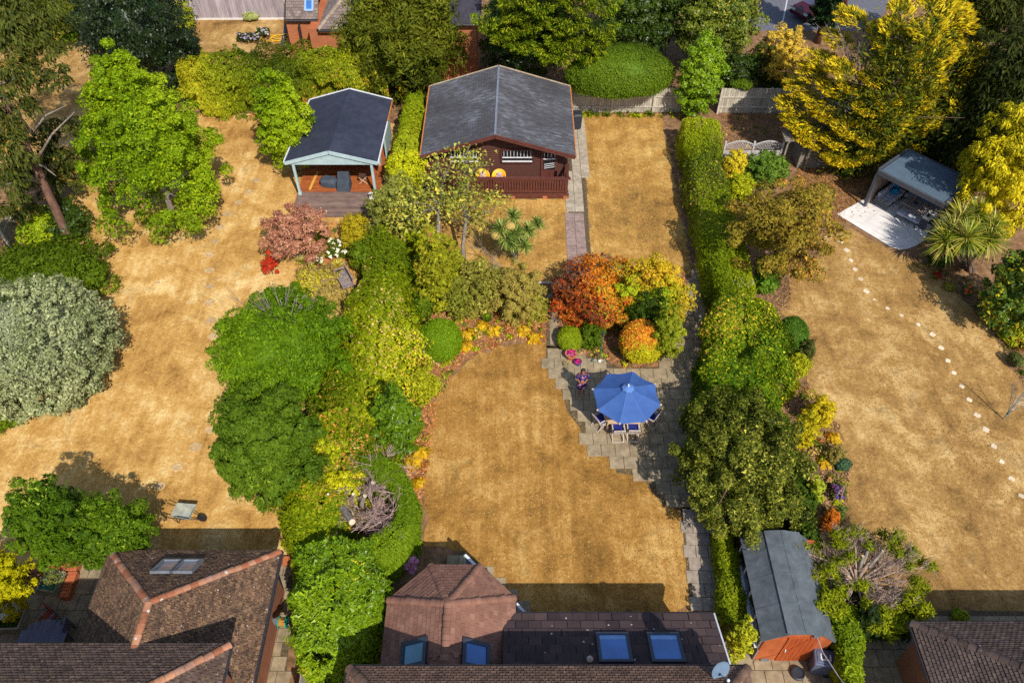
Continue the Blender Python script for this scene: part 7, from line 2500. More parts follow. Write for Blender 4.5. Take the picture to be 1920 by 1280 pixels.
for x, y, z in [(1655, 100, 6.2), (1690, 140, 5.2), (1630, 150, 5.0), (1720, 140, 5.2), (1670, 190, 4.0), (1700, 70, 7.0), (1645, 40, 7.6), (1735, 110, 6.0), (1610, 175, 4.4), (1745, 165, 4.4), (1680, 30, 7.8), (1590, 225, 3.2), (1620, 230, 3.2), (1670, 250, 2.6), (1770, 75, 7.0), (1800, 60, 7.0), (1815, 110, 5.6), (1790, 135, 5.0), (1830, 135, 5.0), (1760, 180, 3.9), (1775, 205, 3.4), (1735, 205, 3.4), (1725, 230, 2.8), (1765, 105, 6.0), (1700, 190, 3.8), (1650, 270, 2.0)]:
    specs.append((x, y, z, .8, 360))
GC = bough_tree("golden_cypress", "huge golden yellow cypress with layered feathery boughs behind the pavilion", gb, specs, INN, OUT, .25, 11, h=4.2, aspect=.22, rise=1.0, r0=.26, srise=1.1, core=None)
dw = MB()
rr_ = random.Random(8)
p = P(1612, 160, 4.8)
for q in (P(1583, 45, 7.6), P(1600, 80, 7.0), P(1632, 20, 8.4), P(1648, 70, 7.2)):
    twig_tree(dw, rr_, p, Vector(q) - Vector(p), (Vector(q) - Vector(p)).length * .8, .05, 2, .45, 3)
dw.build("dead_branch", bark_grey, GC)
for bb, lb in (((1755, -130, 1935, 150), "dark conifer in the top right corner, behind the golden cypress"), ((1775, 60, 1990, 330), "broad dark conifer right of the golden cypress, above the golden shrub"), ((1722, 200, 1850, 330), "lower dark conifer in shade behind the pavilion's rear corner")):
    tree("dark_conifer", lb, "tree", bb, [S(22, 32, 10), S(38, 50, 16), S(60, 72, 24), S(84, 86, 32)], .26, hb=.2, nclump=120, cr=.18, cov=1.2, aspect=.26, tdir='down', mat=NEEDLE, core=.72, flat=1.0, rho=(.6, 1.02), bark_m=bark_red, rnd=.7, nl=0)
tree("golden_shrub_tree", "tall golden leaved shrub at the right edge beside the yucca", "shrub", (1806, 196, 1975, 452), [S(66, 76, 14), S(132, 130, 14), S(196, 178, 20), S(226, 202, 40)], .2, hb=.1, nclump=150, cr=.15, cov=1.2, aspect=.34, tdir='down', core=.62, flat=.9, rho=(.58, 1.03), rnd=.8)
shrub("shrub", "small dark shrub at the foot of the golden cypress", "shrub", (1572, 304, 1606, 338), DARKG, .13)

# ---- middle left boundary
hedge("boundary_hedge", "bright lime clipped hedge between the summerhouse and the log cabin",
      [(770, 173, 797, 172, 2.1), (752, 222, 792, 220, 2.1), (735, 275, 786, 274, 2.1), (722, 335, 786, 335, 2.1), (712, 385, 784, 388, 2.0), (706, 420, 782, 425, 1.9)], HGRN, .13, 2.3, freq=.55, patch=.9, lump=.2, sprout=.5, flecks=[(S(196, 194, 30), .3, .45)])
hedge("boundary_hedge", "mixed privet hedge turning yellow and orange beside the left flower bed",
      [(688, 418, 780, 425, 1.9), (676, 490, 778, 490, 2.0), (662, 545, 778, 540, 2.1), (654, 600, 780, 600, 2.1), (630, 660, 778, 660, 2.2), (612, 700, 772, 705, 2.2), (600, 760, 752, 770, 2.2), (594, 800, 742, 805, 2.1)], HYG, .14, 2.2, freq=.6, patch=.95, lump=.34, sprout=.7, flecks=[(S(84, 124, 14), .16, .5), (S(222, 150, 84), .05, .6), (S(214, 200, 44), .10, .55), (S(224, 184, 124), .03, 1.0)])
hedge("boundary_hedge", "broad yellow green hedge right of the big green tree",
      [(604, 722, 758, 730, 2.1), (590, 760, 748, 765, 2.2), (572, 805, 735, 800, 2.2), (556, 850, 728, 850, 2.1), (545, 900, 690, 895, 2.0), (538, 960, 655, 960, 2.0), (536, 1010, 640, 1015, 1.9), (540, 1050, 640, 1055, 1.8)], HYG, .13, 2.2, freq=.6, patch=.95, lump=.34, sprout=.7, flecks=[(S(84, 124, 14), .16, .5), (S(212, 140, 76), .04, .8), (S(222, 182, 130), .04, 1.0), (S(214, 200, 44), .10, .6)])
shrub("shrub", "rounded glossy green laurel bulging from the yellow hedge towards the middle lawn", "shrub", (696, 720, 794, 866), LAUREL, .17, amp=.2, aspect=.45, mat=LEAF_GLOSS, cov=2.3, width=.4)
shrub("shrub", "dark leafy patch in the hedge behind the garden bench", "shrub", (655, 448, 722, 522), MIDG, .15, amp=.35)
shrub("shrub", "tall loose grey green shrub between the summerhouse steps and the sparse tree", "shrub", (690, 335, 796, 478), [S(92, 100, 44), S(140, 142, 64), S(184, 178, 92)], .15, amp=.5, lumps=50, width=.22, cov=1.3, core=.5, depth=.25, flecks=[(S(196, 176, 80), .1, 1.0)])
LH = hedge("laurel_hedge", "large bright glossy laurel hedge between the left and middle houses",
      [(542, 1025, 700, 1005, 2.6), (533, 1085, 728, 1070, 3.1), (536, 1150, 704, 1150, 3.4), (556, 1222, 655, 1228, 3.4)], LAUREL, .19, 2.3, lump=.15, sprout=.7, freq=.8, aspect=.36, mat=LEAF_GLOSS, tilt=1.0, flecks=[(S(206, 196, 44), .03, .8)], lfreq=2.2)
# clipped conifer cut back to a bowl with bare twigs
thj = [S(66, 98, 10), S(100, 136, 18), S(138, 166, 36)]
hedge("clipped_conifer", "bright green clipped conifer curving round a bowl of bare cut branches",
      [(676, 852, 680, 878, 1.9), (712, 848, 704, 886, 2.0), (754, 872, 730, 904, 2.0), (780, 922, 742, 932, 2.0), (779, 980, 733, 968, 2.0), (752, 1026, 704, 994, 2.0), (716, 1056, 676, 1016, 2.0)], thj, .17, 2.6, lump=.10, aspect=.24, mat=NEEDLE, tdir='down', cat="hedge", freq=1.1, p=.36)
rt = random.Random(12)
BP_ = thing("cut_back_conifer", "bare brown twigs and sawn stumps inside the clipped conifer bowl", "shrub", tuple(P(672, 950)))
tw = MB()
for i in range(90):
    x_, y_ = rt.uniform(652, 750), rt.uniform(868, 1004)
    a = P(x_, y_, rt.uniform(1.2, 1.9))
    twig_tree(tw, rt, a, Vector((rt.uniform(-1, 1), rt.uniform(-1, 1), rt.uniform(-.1, .6))), rt.uniform(.35, .8), .017, 2, .8, 4)
tw.build("twigs", M("pinkish_dead_twig", S(196, 168, 156), S(128, 104, 98), 12, 0.9, 0.15, bmp=0.2), BP_)
for (x0_, y0_, x1_, y1_, r) in ((640, 948, 660, 978, .13), (693, 920, 699, 905, .09), (678, 945, 684, 929, .08), (658, 935, 662, 926, .06), (596, 948, 600, 955, .06), (612, 935, 615, 926, .05)):
    a, b = P(x0_, y0_, 1.6), P(x1_, y1_, 2.05)
    MB().tube([a - Vector((0, 0, .5)), a, b], [r * 1.1, r * 1.1, r], 8).build("stump", bark_grey, BP_, smooth=False)
    d = (b - a).normalized()
    MB().tube([b, b + d * .012], r * .94, 10).build("sawn_end", cutwood, BP_)
shrub("shrub", "yellow leaved shrub inside the clipped conifer bowl", "shrub", (586, 880, 694, 968), [S(130, 136, 14), S(186, 182, 22), S(214, 204, 48)], .13, h=2.15, amp=.45, k=.8)

# two big trees on the left lawn's edge
tree("broadleaf_tree", "big bright green tree beside the stepping stones, upper of the two", "tree", (392, 530, 660, 778), [S(34, 70, 4), S(66, 112, 8), S(104, 146, 16), S(150, 176, 28)], .12, hb=.2, nclump=260, cr=.12, cov=1.1, core=.78, flat=.95, rho=(.64, 1.0), freq=.5, r0=.2, nmax=42000, tdir='down')
tree("broadleaf_tree", "deeper green tree beside the stepping stones, lower of the two", "tree", (396, 725, 606, 950), [S(34, 64, 8), S(60, 98, 14), S(100, 134, 30)], .12, hb=.15, nclump=230, cr=.125, cov=1.1, core=.78, flat=.95, rho=(.64, 1.0), freq=.6, nmax=34000, tdir='down', flecks=[(S(150, 176, 50), .05, .8)])
dt = MB()
a = P(548, 640, 3.2)
for q in (P(490, 580, 4.6), P(515, 560, 5.0), P(535, 552, 5.2), P(552, 556, 5.0)):
    twig_tree(dt, rt, a, Vector(q) - a, (Vector(q) - a).length, .035, 2, .3, 3)
dt.build("dead_branches", bark_grey, None, "fan of bare grey branches at the top of the big green tree", "branch")

# ---- left flower bed
tree("japanese_maple", "dusky pink Japanese maple beside the summerhouse steps", "tree", (490, 374, 610, 498), JMAP, .13, hb=.25, nclump=70, cr=.2, cov=.9, core=.0, flat=.7, rho=(.35, 1.05), rnd=.8, aspect=.4, r0=.06, nl=12, bark_m=bark_grey)
c_, r_ = fit((488, 473, 523, 515), .15)
RM = thing("red_maple", "small bright red maple at the edge of the left flower bed", "tree", (c_[0], c_[1], 0))
build_fol("crown", clump_chunks(c_, r_, [S(150, 30, 20), S(190, 54, 34), S(212, 88, 54)], .13, 16, .34, 1.0, .4, rho=(.4, 1.1), core=.3)[0], RM, PETAL)
MB().tube([(c_[0], c_[1], 0), (c_[0], c_[1], c_[2])], [.04, .02], 6).build("trunk", bark, RM)
shrub("shrub", "yellow green low shrub in front of the bench", "shrub", (552, 496, 634, 560), [S(130, 134, 30), S(184, 176, 44), S(206, 184, 62)], .13, amp=.4, flecks=[(S(150, 124, 88), .2, .9)])
shrub("shrub", "brownish twiggy shrub beside the bench", "shrub", (588, 530, 650, 588), [S(140, 120, 62), S(176, 150, 84), S(196, 176, 110)], .12, amp=.45, core=.5)
shrub("shrub", "yellow bronze shrub at the right end of the deck step", "shrub", (636, 404, 706, 470), [S(120, 112, 20), S(170, 150, 28), S(196, 176, 48)], .13, amp=.4)
shrub("shrub", "small green plant right of the pink maple", "shrub", (594, 430, 614, 466), MIDG, .13)
def flower_patch(name, label, box, green, petal, n=40, h=.5, size=.08, psize=.1, np_=500):
    rng = np.random.default_rng(nseed())
    pts, pp_ = [], []
    for i in range(np_):
        z = rng.uniform(.03, h)
        pts.append(P(rng.uniform(box[0], box[2]), rng.uniform(box[1], box[3]), z))
    pts = np.array(pts)
    ch = [leaves(rng, pts, np.repeat(np.array([[0, 0, 1.0]]), np_, 0), size * 1.6, colours(rng, pts, green, 1.5), .4, 1.0, .3)]
    for i in range(n):
        q = np.array(P(rng.uniform(box[0], box[2]), rng.uniform(box[1], box[3]), h * rng.uniform(.8, 1.15)))
        k = 7
        d = rdirs(rng, k); d[:, 2] = np.abs(d[:, 2])
        pq_ = q + d * psize * .45
        ch.append(leaves(rng, pq_, d, psize, colours(rng, pq_, petal, 2, .3, .9, .12), .8, .6, .6))
    return build_fol(name, ch, None, PETAL, label, "flowers")
flower_patch("flowering_plant", "white flowering plants in the left bed near the summerhouse", (612, 448, 650, 482), MIDG, [S(230, 226, 222), S(244, 240, 236)], 18, .6, .09, .13, 520)
flower_patch("flowering_plant", "scatter of small white flowers below the pink maple", (578, 476, 604, 496), MIDG, [S(226, 220, 216), S(244, 240, 236)], 12, .45, .08, .09, 260)
def grass_clump(name, label, x, y, r, cols, n=160, w=.03, cat="grass clump", z=.03, elev=(.5, 1.45), droop=.55):
    rng = np.random.default_rng(nseed())
    q = P(x, y, z)
    return build_fol(name, [blades(rng, tuple(q), n, r, w, cols, elev, droop)], None, LEAF, label, cat)
grass_clump("grass_clump", "pale straw grass tuft below the pink maple", 566, 492, .55, [S(212, 196, 110), S(190, 182, 70), S(150, 160, 50)])
grass_clump("grass_clump", "yellow striped grass tuft beside the bench", 634, 500, .6, [S(220, 196, 60), S(224, 206, 120), S(170, 170, 50)])
grass_clump("grass_clump", "straw coloured grass tuft next to the white flowers", 648, 472, .5, [S(212, 186, 90), S(180, 170, 70)])
MB().beam(P(597, 502) + Vector((0, 0, .06)), P(632, 486) + Vector((0, 0, .06)), .5, .06).build("terracotta_edging", terracotta, None, "sloping terracotta edging in the left flower bed", "edging")

# ---- middle garden: sparse tree, cabbage palm, beds
SPT = thing("sparse_tree", "loose two stemmed tree with grey trunks in front of the log cabin", "tree", tuple(P(826, 562)))
rs = random.Random(3)
wood = MB()
b1_ = P(826, 562); m1 = P(825, 500, 1.0); k1 = P(822, 432, 2.3); t1 = P(822, 392, 3.0)
b2_ = P(870, 500); k2 = P(868, 460, .9); t2 = P(874, 410, 2.2)
MB().tube([b1_, m1, k1, t1], [.14, .12, .11, .09], 8).build("trunk", bark_grey, SPT, smooth=True)
MB().tube([b2_, k2, t2, P(868, 385, 2.9)], [.13, .11, .09, .07], 8).build("trunk", bark_grey, SPT, smooth=True)
fol = []
rngs = np.random.default_rng(33)
spal = [S(104, 112, 44), S(150, 154, 66), S(190, 184, 82), S(206, 180, 70)]
for s, e in ((t1, P(782, 405, 3.4)), (t1, P(800, 350, 4.3)), (t1, P(835, 320, 4.9)), (t1, P(850, 365, 4.0)), (t2, P(905, 375, 3.5)), (t2, P(880, 330, 4.4)), (P(868, 385, 2.9), P(878, 275, 5.2)), (t1, P(815, 372, 3.7)), (t2, P(925, 395, 2.9)), (t1, P(770, 380, 3.6)), (t2, P(858, 355, 4.1))):
    s, e = Vector(s), Vector(e)
    wood.tube([s, s.lerp(e, .5) + Vector((rs.uniform(-.15, .15), rs.uniform(-.15, .15), .15)), e], [.05, .035, .014], 5)
    for i in range(5):
        f = rs.uniform(.45, 1.1)
        q = s.lerp(e, f) + Vector((rs.gauss(0, .45), rs.gauss(0, .45), rs.gauss(0, .3)))
        wood.tube([s.lerp(e, min(1, f * .8)), q], [.016, .006], 4)
        n = 62
        pts = np.array(q) + rngs.normal(size=(n, 3)) * np.array([.34, .34, .26])
        fol.append(leaves(rngs, pts, rngs.normal(size=(n, 3)) + np.array([0, 0, .8]), .15, colours(rngs, pts, spal, 1.0, .4, .9, .2, 5), .55, .8, .4))
wood.build("branches", bark_grey, SPT)
build_fol("crown", fol, SPT, LEAF)
pl = P(966, 490)
CP = thing("cabbage_palm", "multi headed cabbage palm on the grass before the log cabin", "tree", tuple(pl))
fork = Vector((pl.x, pl.y, 1.0))
MB().tube([pl, fork], [.16, .14], 9).build("trunk", bark_grey, CP)
rngp = np.random.default_rng(8)
PALM = [S(104, 130, 44), S(140, 160, 66), S(78, 108, 40), S(176, 176, 92)]
heads = [(940, 432, 2.5, .85), (962, 408, 2.7, .75), (950, 448, 2.2, .8), (990, 432, 2.1, .7), (1008, 420, 2.1, .6), (984, 462, 1.7, .62), (960, 460, 1.8, .6), (968, 440, 2.3, .7)]
hv = []
for x, y, z, r in heads:
    q = P(x, y, z)
    MB().tube([fork, fork.lerp(q, .5) + Vector((0, 0, .1)), q], [.1, .08, .07], 7).build("stem", bark_grey, CP)
    build_fol("leaf_head", [blades(rngp, tuple(q), 150, r, .05, PALM, (-.5, 1.5), .35)], CP, LEAF_GLOSS)
for x, y, z in ((957, 424, 2.75), (930, 442, 2.4)):
    q = P(x, y, z)
    MB().sphere(q, (.26, .24, .2), 12, 8).build("flower_head", M("tan_panicle", S(206, 174, 96), S(150, 128, 60), 22, 0.9, bmp=0.8), CP)
MIXB = [S(94, 96, 36), S(140, 134, 54), S(178, 164, 80), S(96, 122, 34)]
shrub("shrub", "yellow green shrub behind the sparse tree's left trunk", "shrub", (776, 432, 868, 596), [S(98, 106, 20), S(146, 146, 28), S(186, 176, 44)], .14, amp=.4, lumps=44, width=.25, flecks=[(S(206, 116, 66), .05, .8)])
shrub("shrub", "grey green mixed shrub with bare grey twigs, left part of the centre bed", "shrub", (852, 486, 946, 596), MIXB, .14, amp=.45, lumps=44, width=.24, core=.55, flecks=[(S(190, 90, 60), .04, .9), (S(120, 150, 110), .1, .9)])
shrub("shrub", "brownish green upright shrub, right part of the centre bed", "shrub", (925, 490, 1016, 606), [S(104, 98, 40), S(146, 132, 60), S(174, 152, 80), S(112, 124, 38)], .13, amp=.4, lumps=40, width=.24, core=.6, tdir='out', aspect=.35)
for bb, pal_, lb in (((832, 520, 884, 604), [S(84, 96, 24), S(128, 132, 44), S(170, 158, 70)], "olive filler shrub between the yellow green and grey green shrubs of the centre bed"),
                     ((905, 500, 964, 566), [S(96, 110, 50), S(140, 148, 80), S(176, 172, 106)], "pale grey green shrub at the heart of the centre bed"),
                     ((984, 545, 1026, 604), [S(100, 108, 30), S(146, 140, 50), S(190, 166, 84)], "straw and green shrub at the narrow path's edge of the centre bed"),
                     ((820, 470, 872, 532), [S(90, 106, 22), S(130, 138, 34), S(170, 164, 54)], "yellow green shrub behind the sparse tree's second trunk"),
                     ((770, 476, 812, 556), [S(60, 92, 10), S(100, 130, 20), S(150, 158, 36)], "mid green shrub joining the hedge to the centre bed")):
    shrub("shrub", lb, "shrub", bb, pal_, .13, amp=.45, lumps=36, width=.24, irr=.25, sprout=.5, core=.55, depth=.2)
for bb, lb in (((738, 590, 792, 668), "loose yellow green growth where the privet hedge meets the clipped green ball"), ((735, 655, 784, 730), "ragged yellow green bush below the clipped green ball, against the hedge"),
               ((758, 415, 800, 486), "ragged lime bush between the mixed hedge and the sparse tree"), ((600, 680, 668, 760), "ragged bush filling the gap between the big green tree and the yellow hedge"),
               ((585, 815, 650, 900), "ragged yellow green bush right of the deeper green tree"), ((690, 845, 752, 900), "loose bush joining the glossy laurel to the clipped conifer bowl"), ((650, 560, 706, 640), "ragged lime bush on the left face of the privet hedge")):
    shrub("shrub", lb, "shrub", bb, HYG, .13, amp=.5, lumps=40, width=.22, irr=.3, sprout=.7, core=.5, depth=.22, freq=.8, patch=.9)
for bb, pal_, lb in (((1100, 545, 1160, 622), [S(120, 84, 40), S(180, 120, 46), S(206, 160, 60)], "amber shrub filling in below the smoke bush"),
                     ((1120, 484, 1188, 548), [S(150, 84, 40), S(200, 120, 44), S(214, 160, 56)], "russet shrub behind the smoke bush's right side"),
                     ((1198, 530, 1262, 606), [S(104, 122, 14), S(158, 166, 22), S(200, 186, 44)], "yellow green shrub between the amber shrub and the dark green one"),
                     ((1250, 545, 1288, 625), [S(120, 116, 24), S(170, 150, 40), S(204, 156, 60)], "amber tinged shrub at the right end of the patio bed")):
    shrub("shrub", lb, "shrub", bb, pal_, .13, amp=.45, lumps=36, width=.24, irr=.25, sprout=.5, core=.55, depth=.2)
def ground_cover(label_poly, n, pals, seed, hmax=.3, size=.11):
    """low mixed plants that knit a bed together"""
    rng = np.random.default_rng(seed)
    p = scatter_in(rng, pxpoly(label_poly), n)
    ch = []
    for i in range(len(p)):
        k = int(rng.integers(14, 46)); r = rng.uniform(.1, .34)
        d = rdirs(rng, k); d[:, 2] = np.abs(d[:, 2])
        pts = np.array([p[i, 0], p[i, 1], .03]) + d * np.array([r, r, rng.uniform(.08, hmax)]) * rng.uniform(.3, 1, (k, 1))
        pal = pals[int(rng.integers(0, len(pals)))]
        ch.append(leaves(rng, pts, d, size * rng.uniform(.6, 1.3), colours(rng, pts, pal, 1, .3, .9, .2, seed), rng.uniform(.3, .65), .9, .3))
    build_fol("ground_cover", ch, None, LEAF, kind="stuff")
STRW = [S(150, 116, 66), S(196, 160, 100), S(222, 196, 140)]
RUST = [S(140, 84, 44), S(186, 112, 58), S(208, 150, 90)]
OLV = [S(74, 84, 26), S(116, 120, 42), S(156, 148, 66)]
ground_cover([(772, 592), (800, 560), (1038, 560), (1024, 640), (950, 640), (895, 660), (850, 690), (830, 735), (790, 755), (766, 690)], 190, [MIDG, OLV, RUST, STRW, HYG, HYG], 61)
ground_cover([(1034, 540), (1290, 540), (1280, 610), (1236, 686), (1160, 686), (1050, 650)], 150, [MIDG, OLV, DARKG, COTI, HYG], 62)
ground_cover([(762, 740), (812, 740), (806, 800), (800, 880), (786, 900), (766, 880)], 34, [RUST, HYG, STRW], 63)
ground_cover([(1474, 690), (1516, 735), (1572, 800), (1590, 880), (1576, 985), (1540, 1000), (1505, 960), (1480, 800)], 110, [OLV, STRW, MIDG, RUST, HYG], 64)
ground_cover([(560, 425), (690, 420), (660, 560), (584, 520)], 70, [MIDG, STRW, OLV, HYG], 65)
ground_cover([(1705, 495), (1800, 505), (1905, 640), (1925, 720), (1868, 622), (1795, 545)], 34, [OLV, DARKG, STRW], 66, .16)
ground_cover([(1352, 218), (1470, 218), (1476, 300), (1352, 270)], 26, [OLV, STRW], 67, .12)
ground_cover([(1075, 212), (1290, 212), (1275, 222), (1080, 221)], 44, [OLV, HYG, MIDG], 68, .3)
ground_cover([(340, 215), (500, 216), (500, 226), (340, 226)], 30, [OLV, RUST, MIDG], 69, .2)
gt = MB()
for (a, d, l) in ((P(905, 545, .5), (.2, .6, 1), 1.2), (P(935, 555, .3), (-.2, .4, 1), 1.3), (P(905, 560, .2), (.6, .2, 1), 1.1), (P(860, 590, .2), (.8, .4, 1), 1.4), (P(940, 500, .4), (-.6, .2, .8), 1.2)):
    twig_tree(gt, rs, a, d, l, .032, 3, .6, 3)
gt.build("bare_shrub", bark_grey, None, "tangle of bare grey branches in the centre bed beside the cabbage palm", "shrub")
shrub("shrub", "low green shrub left of the centre bed by the hedge", "shrub", (776, 545, 815, 606), MIDG, .13, amp=.35)
shrub("shrub", "dark green low shrub in the middle of the centre bed", "shrub", (886, 520, 934, 570), DARKG, .13, amp=.35)
grass_clump("iris_clump", "upright bright green leaf clump in front of the centre bed", 914, 604, .65, [S(104, 140, 26), S(150, 170, 40)], 130, .05, "plant", elev=(.9, 1.5), droop=.25)
grass_clump("iris_clump", "yellow green leaf clump right of the bright green one", 968, 600, .6, [S(140, 146, 28), S(184, 176, 44)], 130, .05, "plant", elev=(.8, 1.5), droop=.3)
HOST = [S(168, 120, 16), S(206, 158, 22), S(222, 184, 44), S(150, 130, 30)]
def hosta(label, x, y, r, n=110, cols=HOST):
    rng = np.random.default_rng(nseed())
    q = P(x, y, .02)
    d = rdirs(rng, n); d[:, 2] = np.abs(d[:, 2]) + .25; d = unit(d)
    pts = np.array(q) + d * np.array([r, r, r * .5]) * rng.uniform(.45, 1, (n, 1))
    return build_fol("hosta", [leaves(rng, pts, d, .2, colours(rng, pts, cols, 1.5, .3, .9, .15), .62, .5, .4, tdir=d * np.array([1, 1, .1]))], None, PETAL, label, "plant", "yellowing hostas round the middle lawn")
for lb, x, y, r in (("yellowing hosta nearest the narrow path", 1002, 634, .5), ("yellowing hosta left of the one by the narrow path", 983, 622, .42), ("yellowing hosta in the middle of the lawn's top edge", 925, 622, .42), ("yellowing hosta beside the clipped green ball", 878, 628, .45), ("yellowing hosta hard against the clipped green ball's lower side", 874, 650, .4), ("yellowing hosta under the leaf clumps of the centre bed", 905, 612, .38),
                    ("orange hosta at the left edge of the lawn, below the laurel", 790, 850, .5), ("small yellow hosta beside the clipped conifer bowl", 784, 906, .3), ("dried orange hosta under the laurel", 776, 868, .4)):
    hosta(lb, x, y, r)
BALL = dict(irr=.02, sprout=.06, amp=.06, lumps=60, width=.3, depth=.03, cov=2.6, core=.95, tilt=.9)
shrub("box_ball", "large clipped green ball shrub at the top left of the middle lawn", "shrub", (784, 597, 867, 680), [S(70, 112, 10), S(106, 148, 16), S(142, 174, 30)], .1, flecks=[(S(160, 140, 70), .05, 1.2)], **BALL)
shrub("box_ball", "small clipped green cushion shrub beside the flower pots", "shrub", (1044, 612, 1094, 658), [S(104, 130, 14), S(140, 160, 22), S(170, 182, 36)], .09, **BALL)
shrub("shrub", "leafy mid green shrub between the small cushion and the rotary dryer", "shrub", (1082, 604, 1132, 656), MIDG, .14, amp=.3)
shrub("box_ball", "clipped ball shrub turning orange on its top, behind the parasol", "shrub", (1162, 599, 1242, 683), [S(116, 136, 14), S(164, 166, 22), S(200, 182, 36)], .1, freq=1.3, patch=.8, tint=((-.35, .1, .75), [S(208, 104, 34), S(220, 140, 40), S(214, 170, 44)], .05), **BALL)
shrub("smoke_bush", "large orange and bronze smoke bush beside the mauve path", "shrub", (1032, 483, 1192, 620), COTI, .14, amp=.5, lumps=60, width=.22, freq=1.1, patch=1.0, cov=1.8, core=.66, depth=.16, irr=.3, sprout=.7, flecks=[(S(120, 90, 84), .16, .8), (S(196, 60, 36), .04, 1.2)], tint=((.7, 0, .1), [S(168, 150, 36), S(206, 160, 44), S(134, 136, 30)], .0))
shrub("spirea_shrub", "yellow and amber shrub at the top right of the patio bed", "shrub", (1160, 485, 1292, 616), [S(120, 118, 24), S(178, 160, 26), S(214, 178, 40), S(196, 140, 44)], .13, amp=.35, lumps=50, width=.25, freq=.7, patch=.9, tint=((-.5, -.4, .0), [S(120, 140, 16), S(160, 168, 24), S(96, 120, 14)], .1))
shrub("shrub", "lime yellow leafy shrub between the smoke bush and the amber shrub", "shrub", (1150, 520, 1206, 612), [S(110, 134, 16), S(164, 180, 26), S(196, 200, 44)], .14, amp=.4)
shrub("shrub", "dark green shrub behind the orange ball", "shrub", (1178, 545, 1250, 640), DARKG, .14, amp=.4, flecks=[(S(150, 170, 40), .12, .9)])
shrub("shrub", "green and yellow shrub on the right of the orange ball", "shrub", (1222, 570, 1282, 688), [S(76, 104, 16), S(122, 140, 26), S(168, 164, 40)], .12, amp=.3, lumps=40, flecks=[(S(204, 130, 50), .07, 1.0)])
shrub("shrub", "yellow green low shrub at the left edge of the middle lawn", "shrub", (766, 690, 826, 760), [S(122, 134, 18), S(170, 170, 30), S(206, 192, 70)], .13, amp=.4, k=.8)
shrub("shrub", "russet seeding plants between the hedge and the green ball", "shrub", (758, 655, 796, 716), [S(150, 84, 44), S(196, 112, 62), S(214, 160, 100)], .12, amp=.4, core=.5)
# pink flowers in the shade of the bay
q = P(768, 1068, .0)
PF = thing("orchid_plant", "pink flowered plant in the shade beside the bay roof", "flowers", tuple(q))
pm = MB()
rngf = np.random.default_rng(41)
pts = []
for (x, y, z) in ((774, 1046, .95), (779, 1053, .85), (768, 1055, .8), (763, 1062, .75), (777, 1062, .7), (771, 1069, .55), (760, 1057, .85)):
    e = P(x, y, z)
    pm.tube([q, q.lerp(e, .6) + Vector((0, 0, .15)), e], .008, 4)
    d = rdirs(rngf, 9)
    pts.append(np.array(e) + d * .07)
pts = np.concatenate(pts)
pm.build("stems", M("green_stem", S(84, 116, 50), None, 6), PF)
build_fol("petals", [leaves(rngf, pts, rdirs(rngf, len(pts)) + np.array([0, -.5, 1]), .16, colours(rngf, pts, [S(206, 130, 196), S(230, 170, 220)], 2), .8, .5, .5)], PF, PETAL)
for i, (x, y, lb) in enumerate(((1086, 217, "weedy green tuft by the black bin at the back fence"), (1105, 216, "green tuft against the back fence beside the first post"), (1138, 218, "green tuft against the back fence between its posts"), (1218, 216, "small green tuft at the shaded end of the back fence"))):
    grass_clump("weed_tuft", lb, x, y, .42, [S(110, 124, 36), S(150, 146, 50), S(84, 110, 34)], 90, .045, "plant")

# ---- right boundary
hedge("boundary_hedge", "long clipped yellow green hedge between the middle and right lawns",
      [(1276, 218, 1352, 222, 1.9), (1284, 265, 1354, 265, 1.9), (1293, 320, 1360, 315, 1.9), (1302, 370, 1378, 370, 1.9), (1313, 425, 1398, 425, 1.9), (1324, 480, 1414, 480, 1.9), (1338, 530, 1420, 535, 1.9), (1346, 565, 1424, 575, 1.8)],
      [S(82, 108, 8), S(126, 148, 14), S(166, 176, 28), S(198, 190, 50)], .11, 2.3, freq=.6, patch=.9, lump=.11, sprout=.45, flecks=[(S(190, 150, 96), .05, .8), (S(74, 92, 34), .15, .5)])
hedge("boundary_hedge", "broad rounded hedge with russet patches beside the patio's shaded path",
      [(1350, 560, 1440, 568, 1.9), (1332, 610, 1470, 600, 2.0), (1318, 660, 1486, 655, 2.0), (1308, 710, 1494, 705, 2.1), (1302, 765, 1494, 760, 2.1), (1302, 830, 1490, 820, 2.0), (1318, 900, 1490, 880, 1.9)],
      [S(66, 98, 8), S(110, 142, 14), S(156, 172, 26), S(190, 188, 44)], .13, 2.3, freq=.6, patch=.9, lump=.28, sprout=.6, flecks=[(S(206, 150, 76), .08, .7), (S(206, 190, 50), .06, .8), (S(66, 108, 14), .2, .5)])
tree("apple_tree", "spreading dark olive apple tree over the shed and the patio's right edge", "tree", (1264, 722, 1520, 1018), APPLE, .12, hb=.5, h=4.0, nclump=260, cr=.115, cov=.95, core=.62, flat=.9, rho=(.55, 1.03), freq=.7, rnd=.9, nmax=36000, r0=.18, flecks=[(S(180, 172, 76), .025, 1.2)])
hedge("low_hedge", "narrow golden green hedge between the mauve path and the shed",
      [(1340, 985, 1384, 985, 1.3), (1348, 1050, 1386, 1050, 1.2), (1356, 1110, 1394, 1110, 1.1), (1364, 1165, 1400, 1165, 1.0)], [S(84, 112, 14), S(136, 150, 18), S(184, 184, 30)], .13, 2.2, lump=.12, freq=.9)
shrub("shrub", "yellow green shrub at the shed's front corner", "shrub", (1364, 1162, 1414, 1240), [S(100, 116, 18), S(150, 156, 26), S(206, 198, 50)], .12, amp=.35)
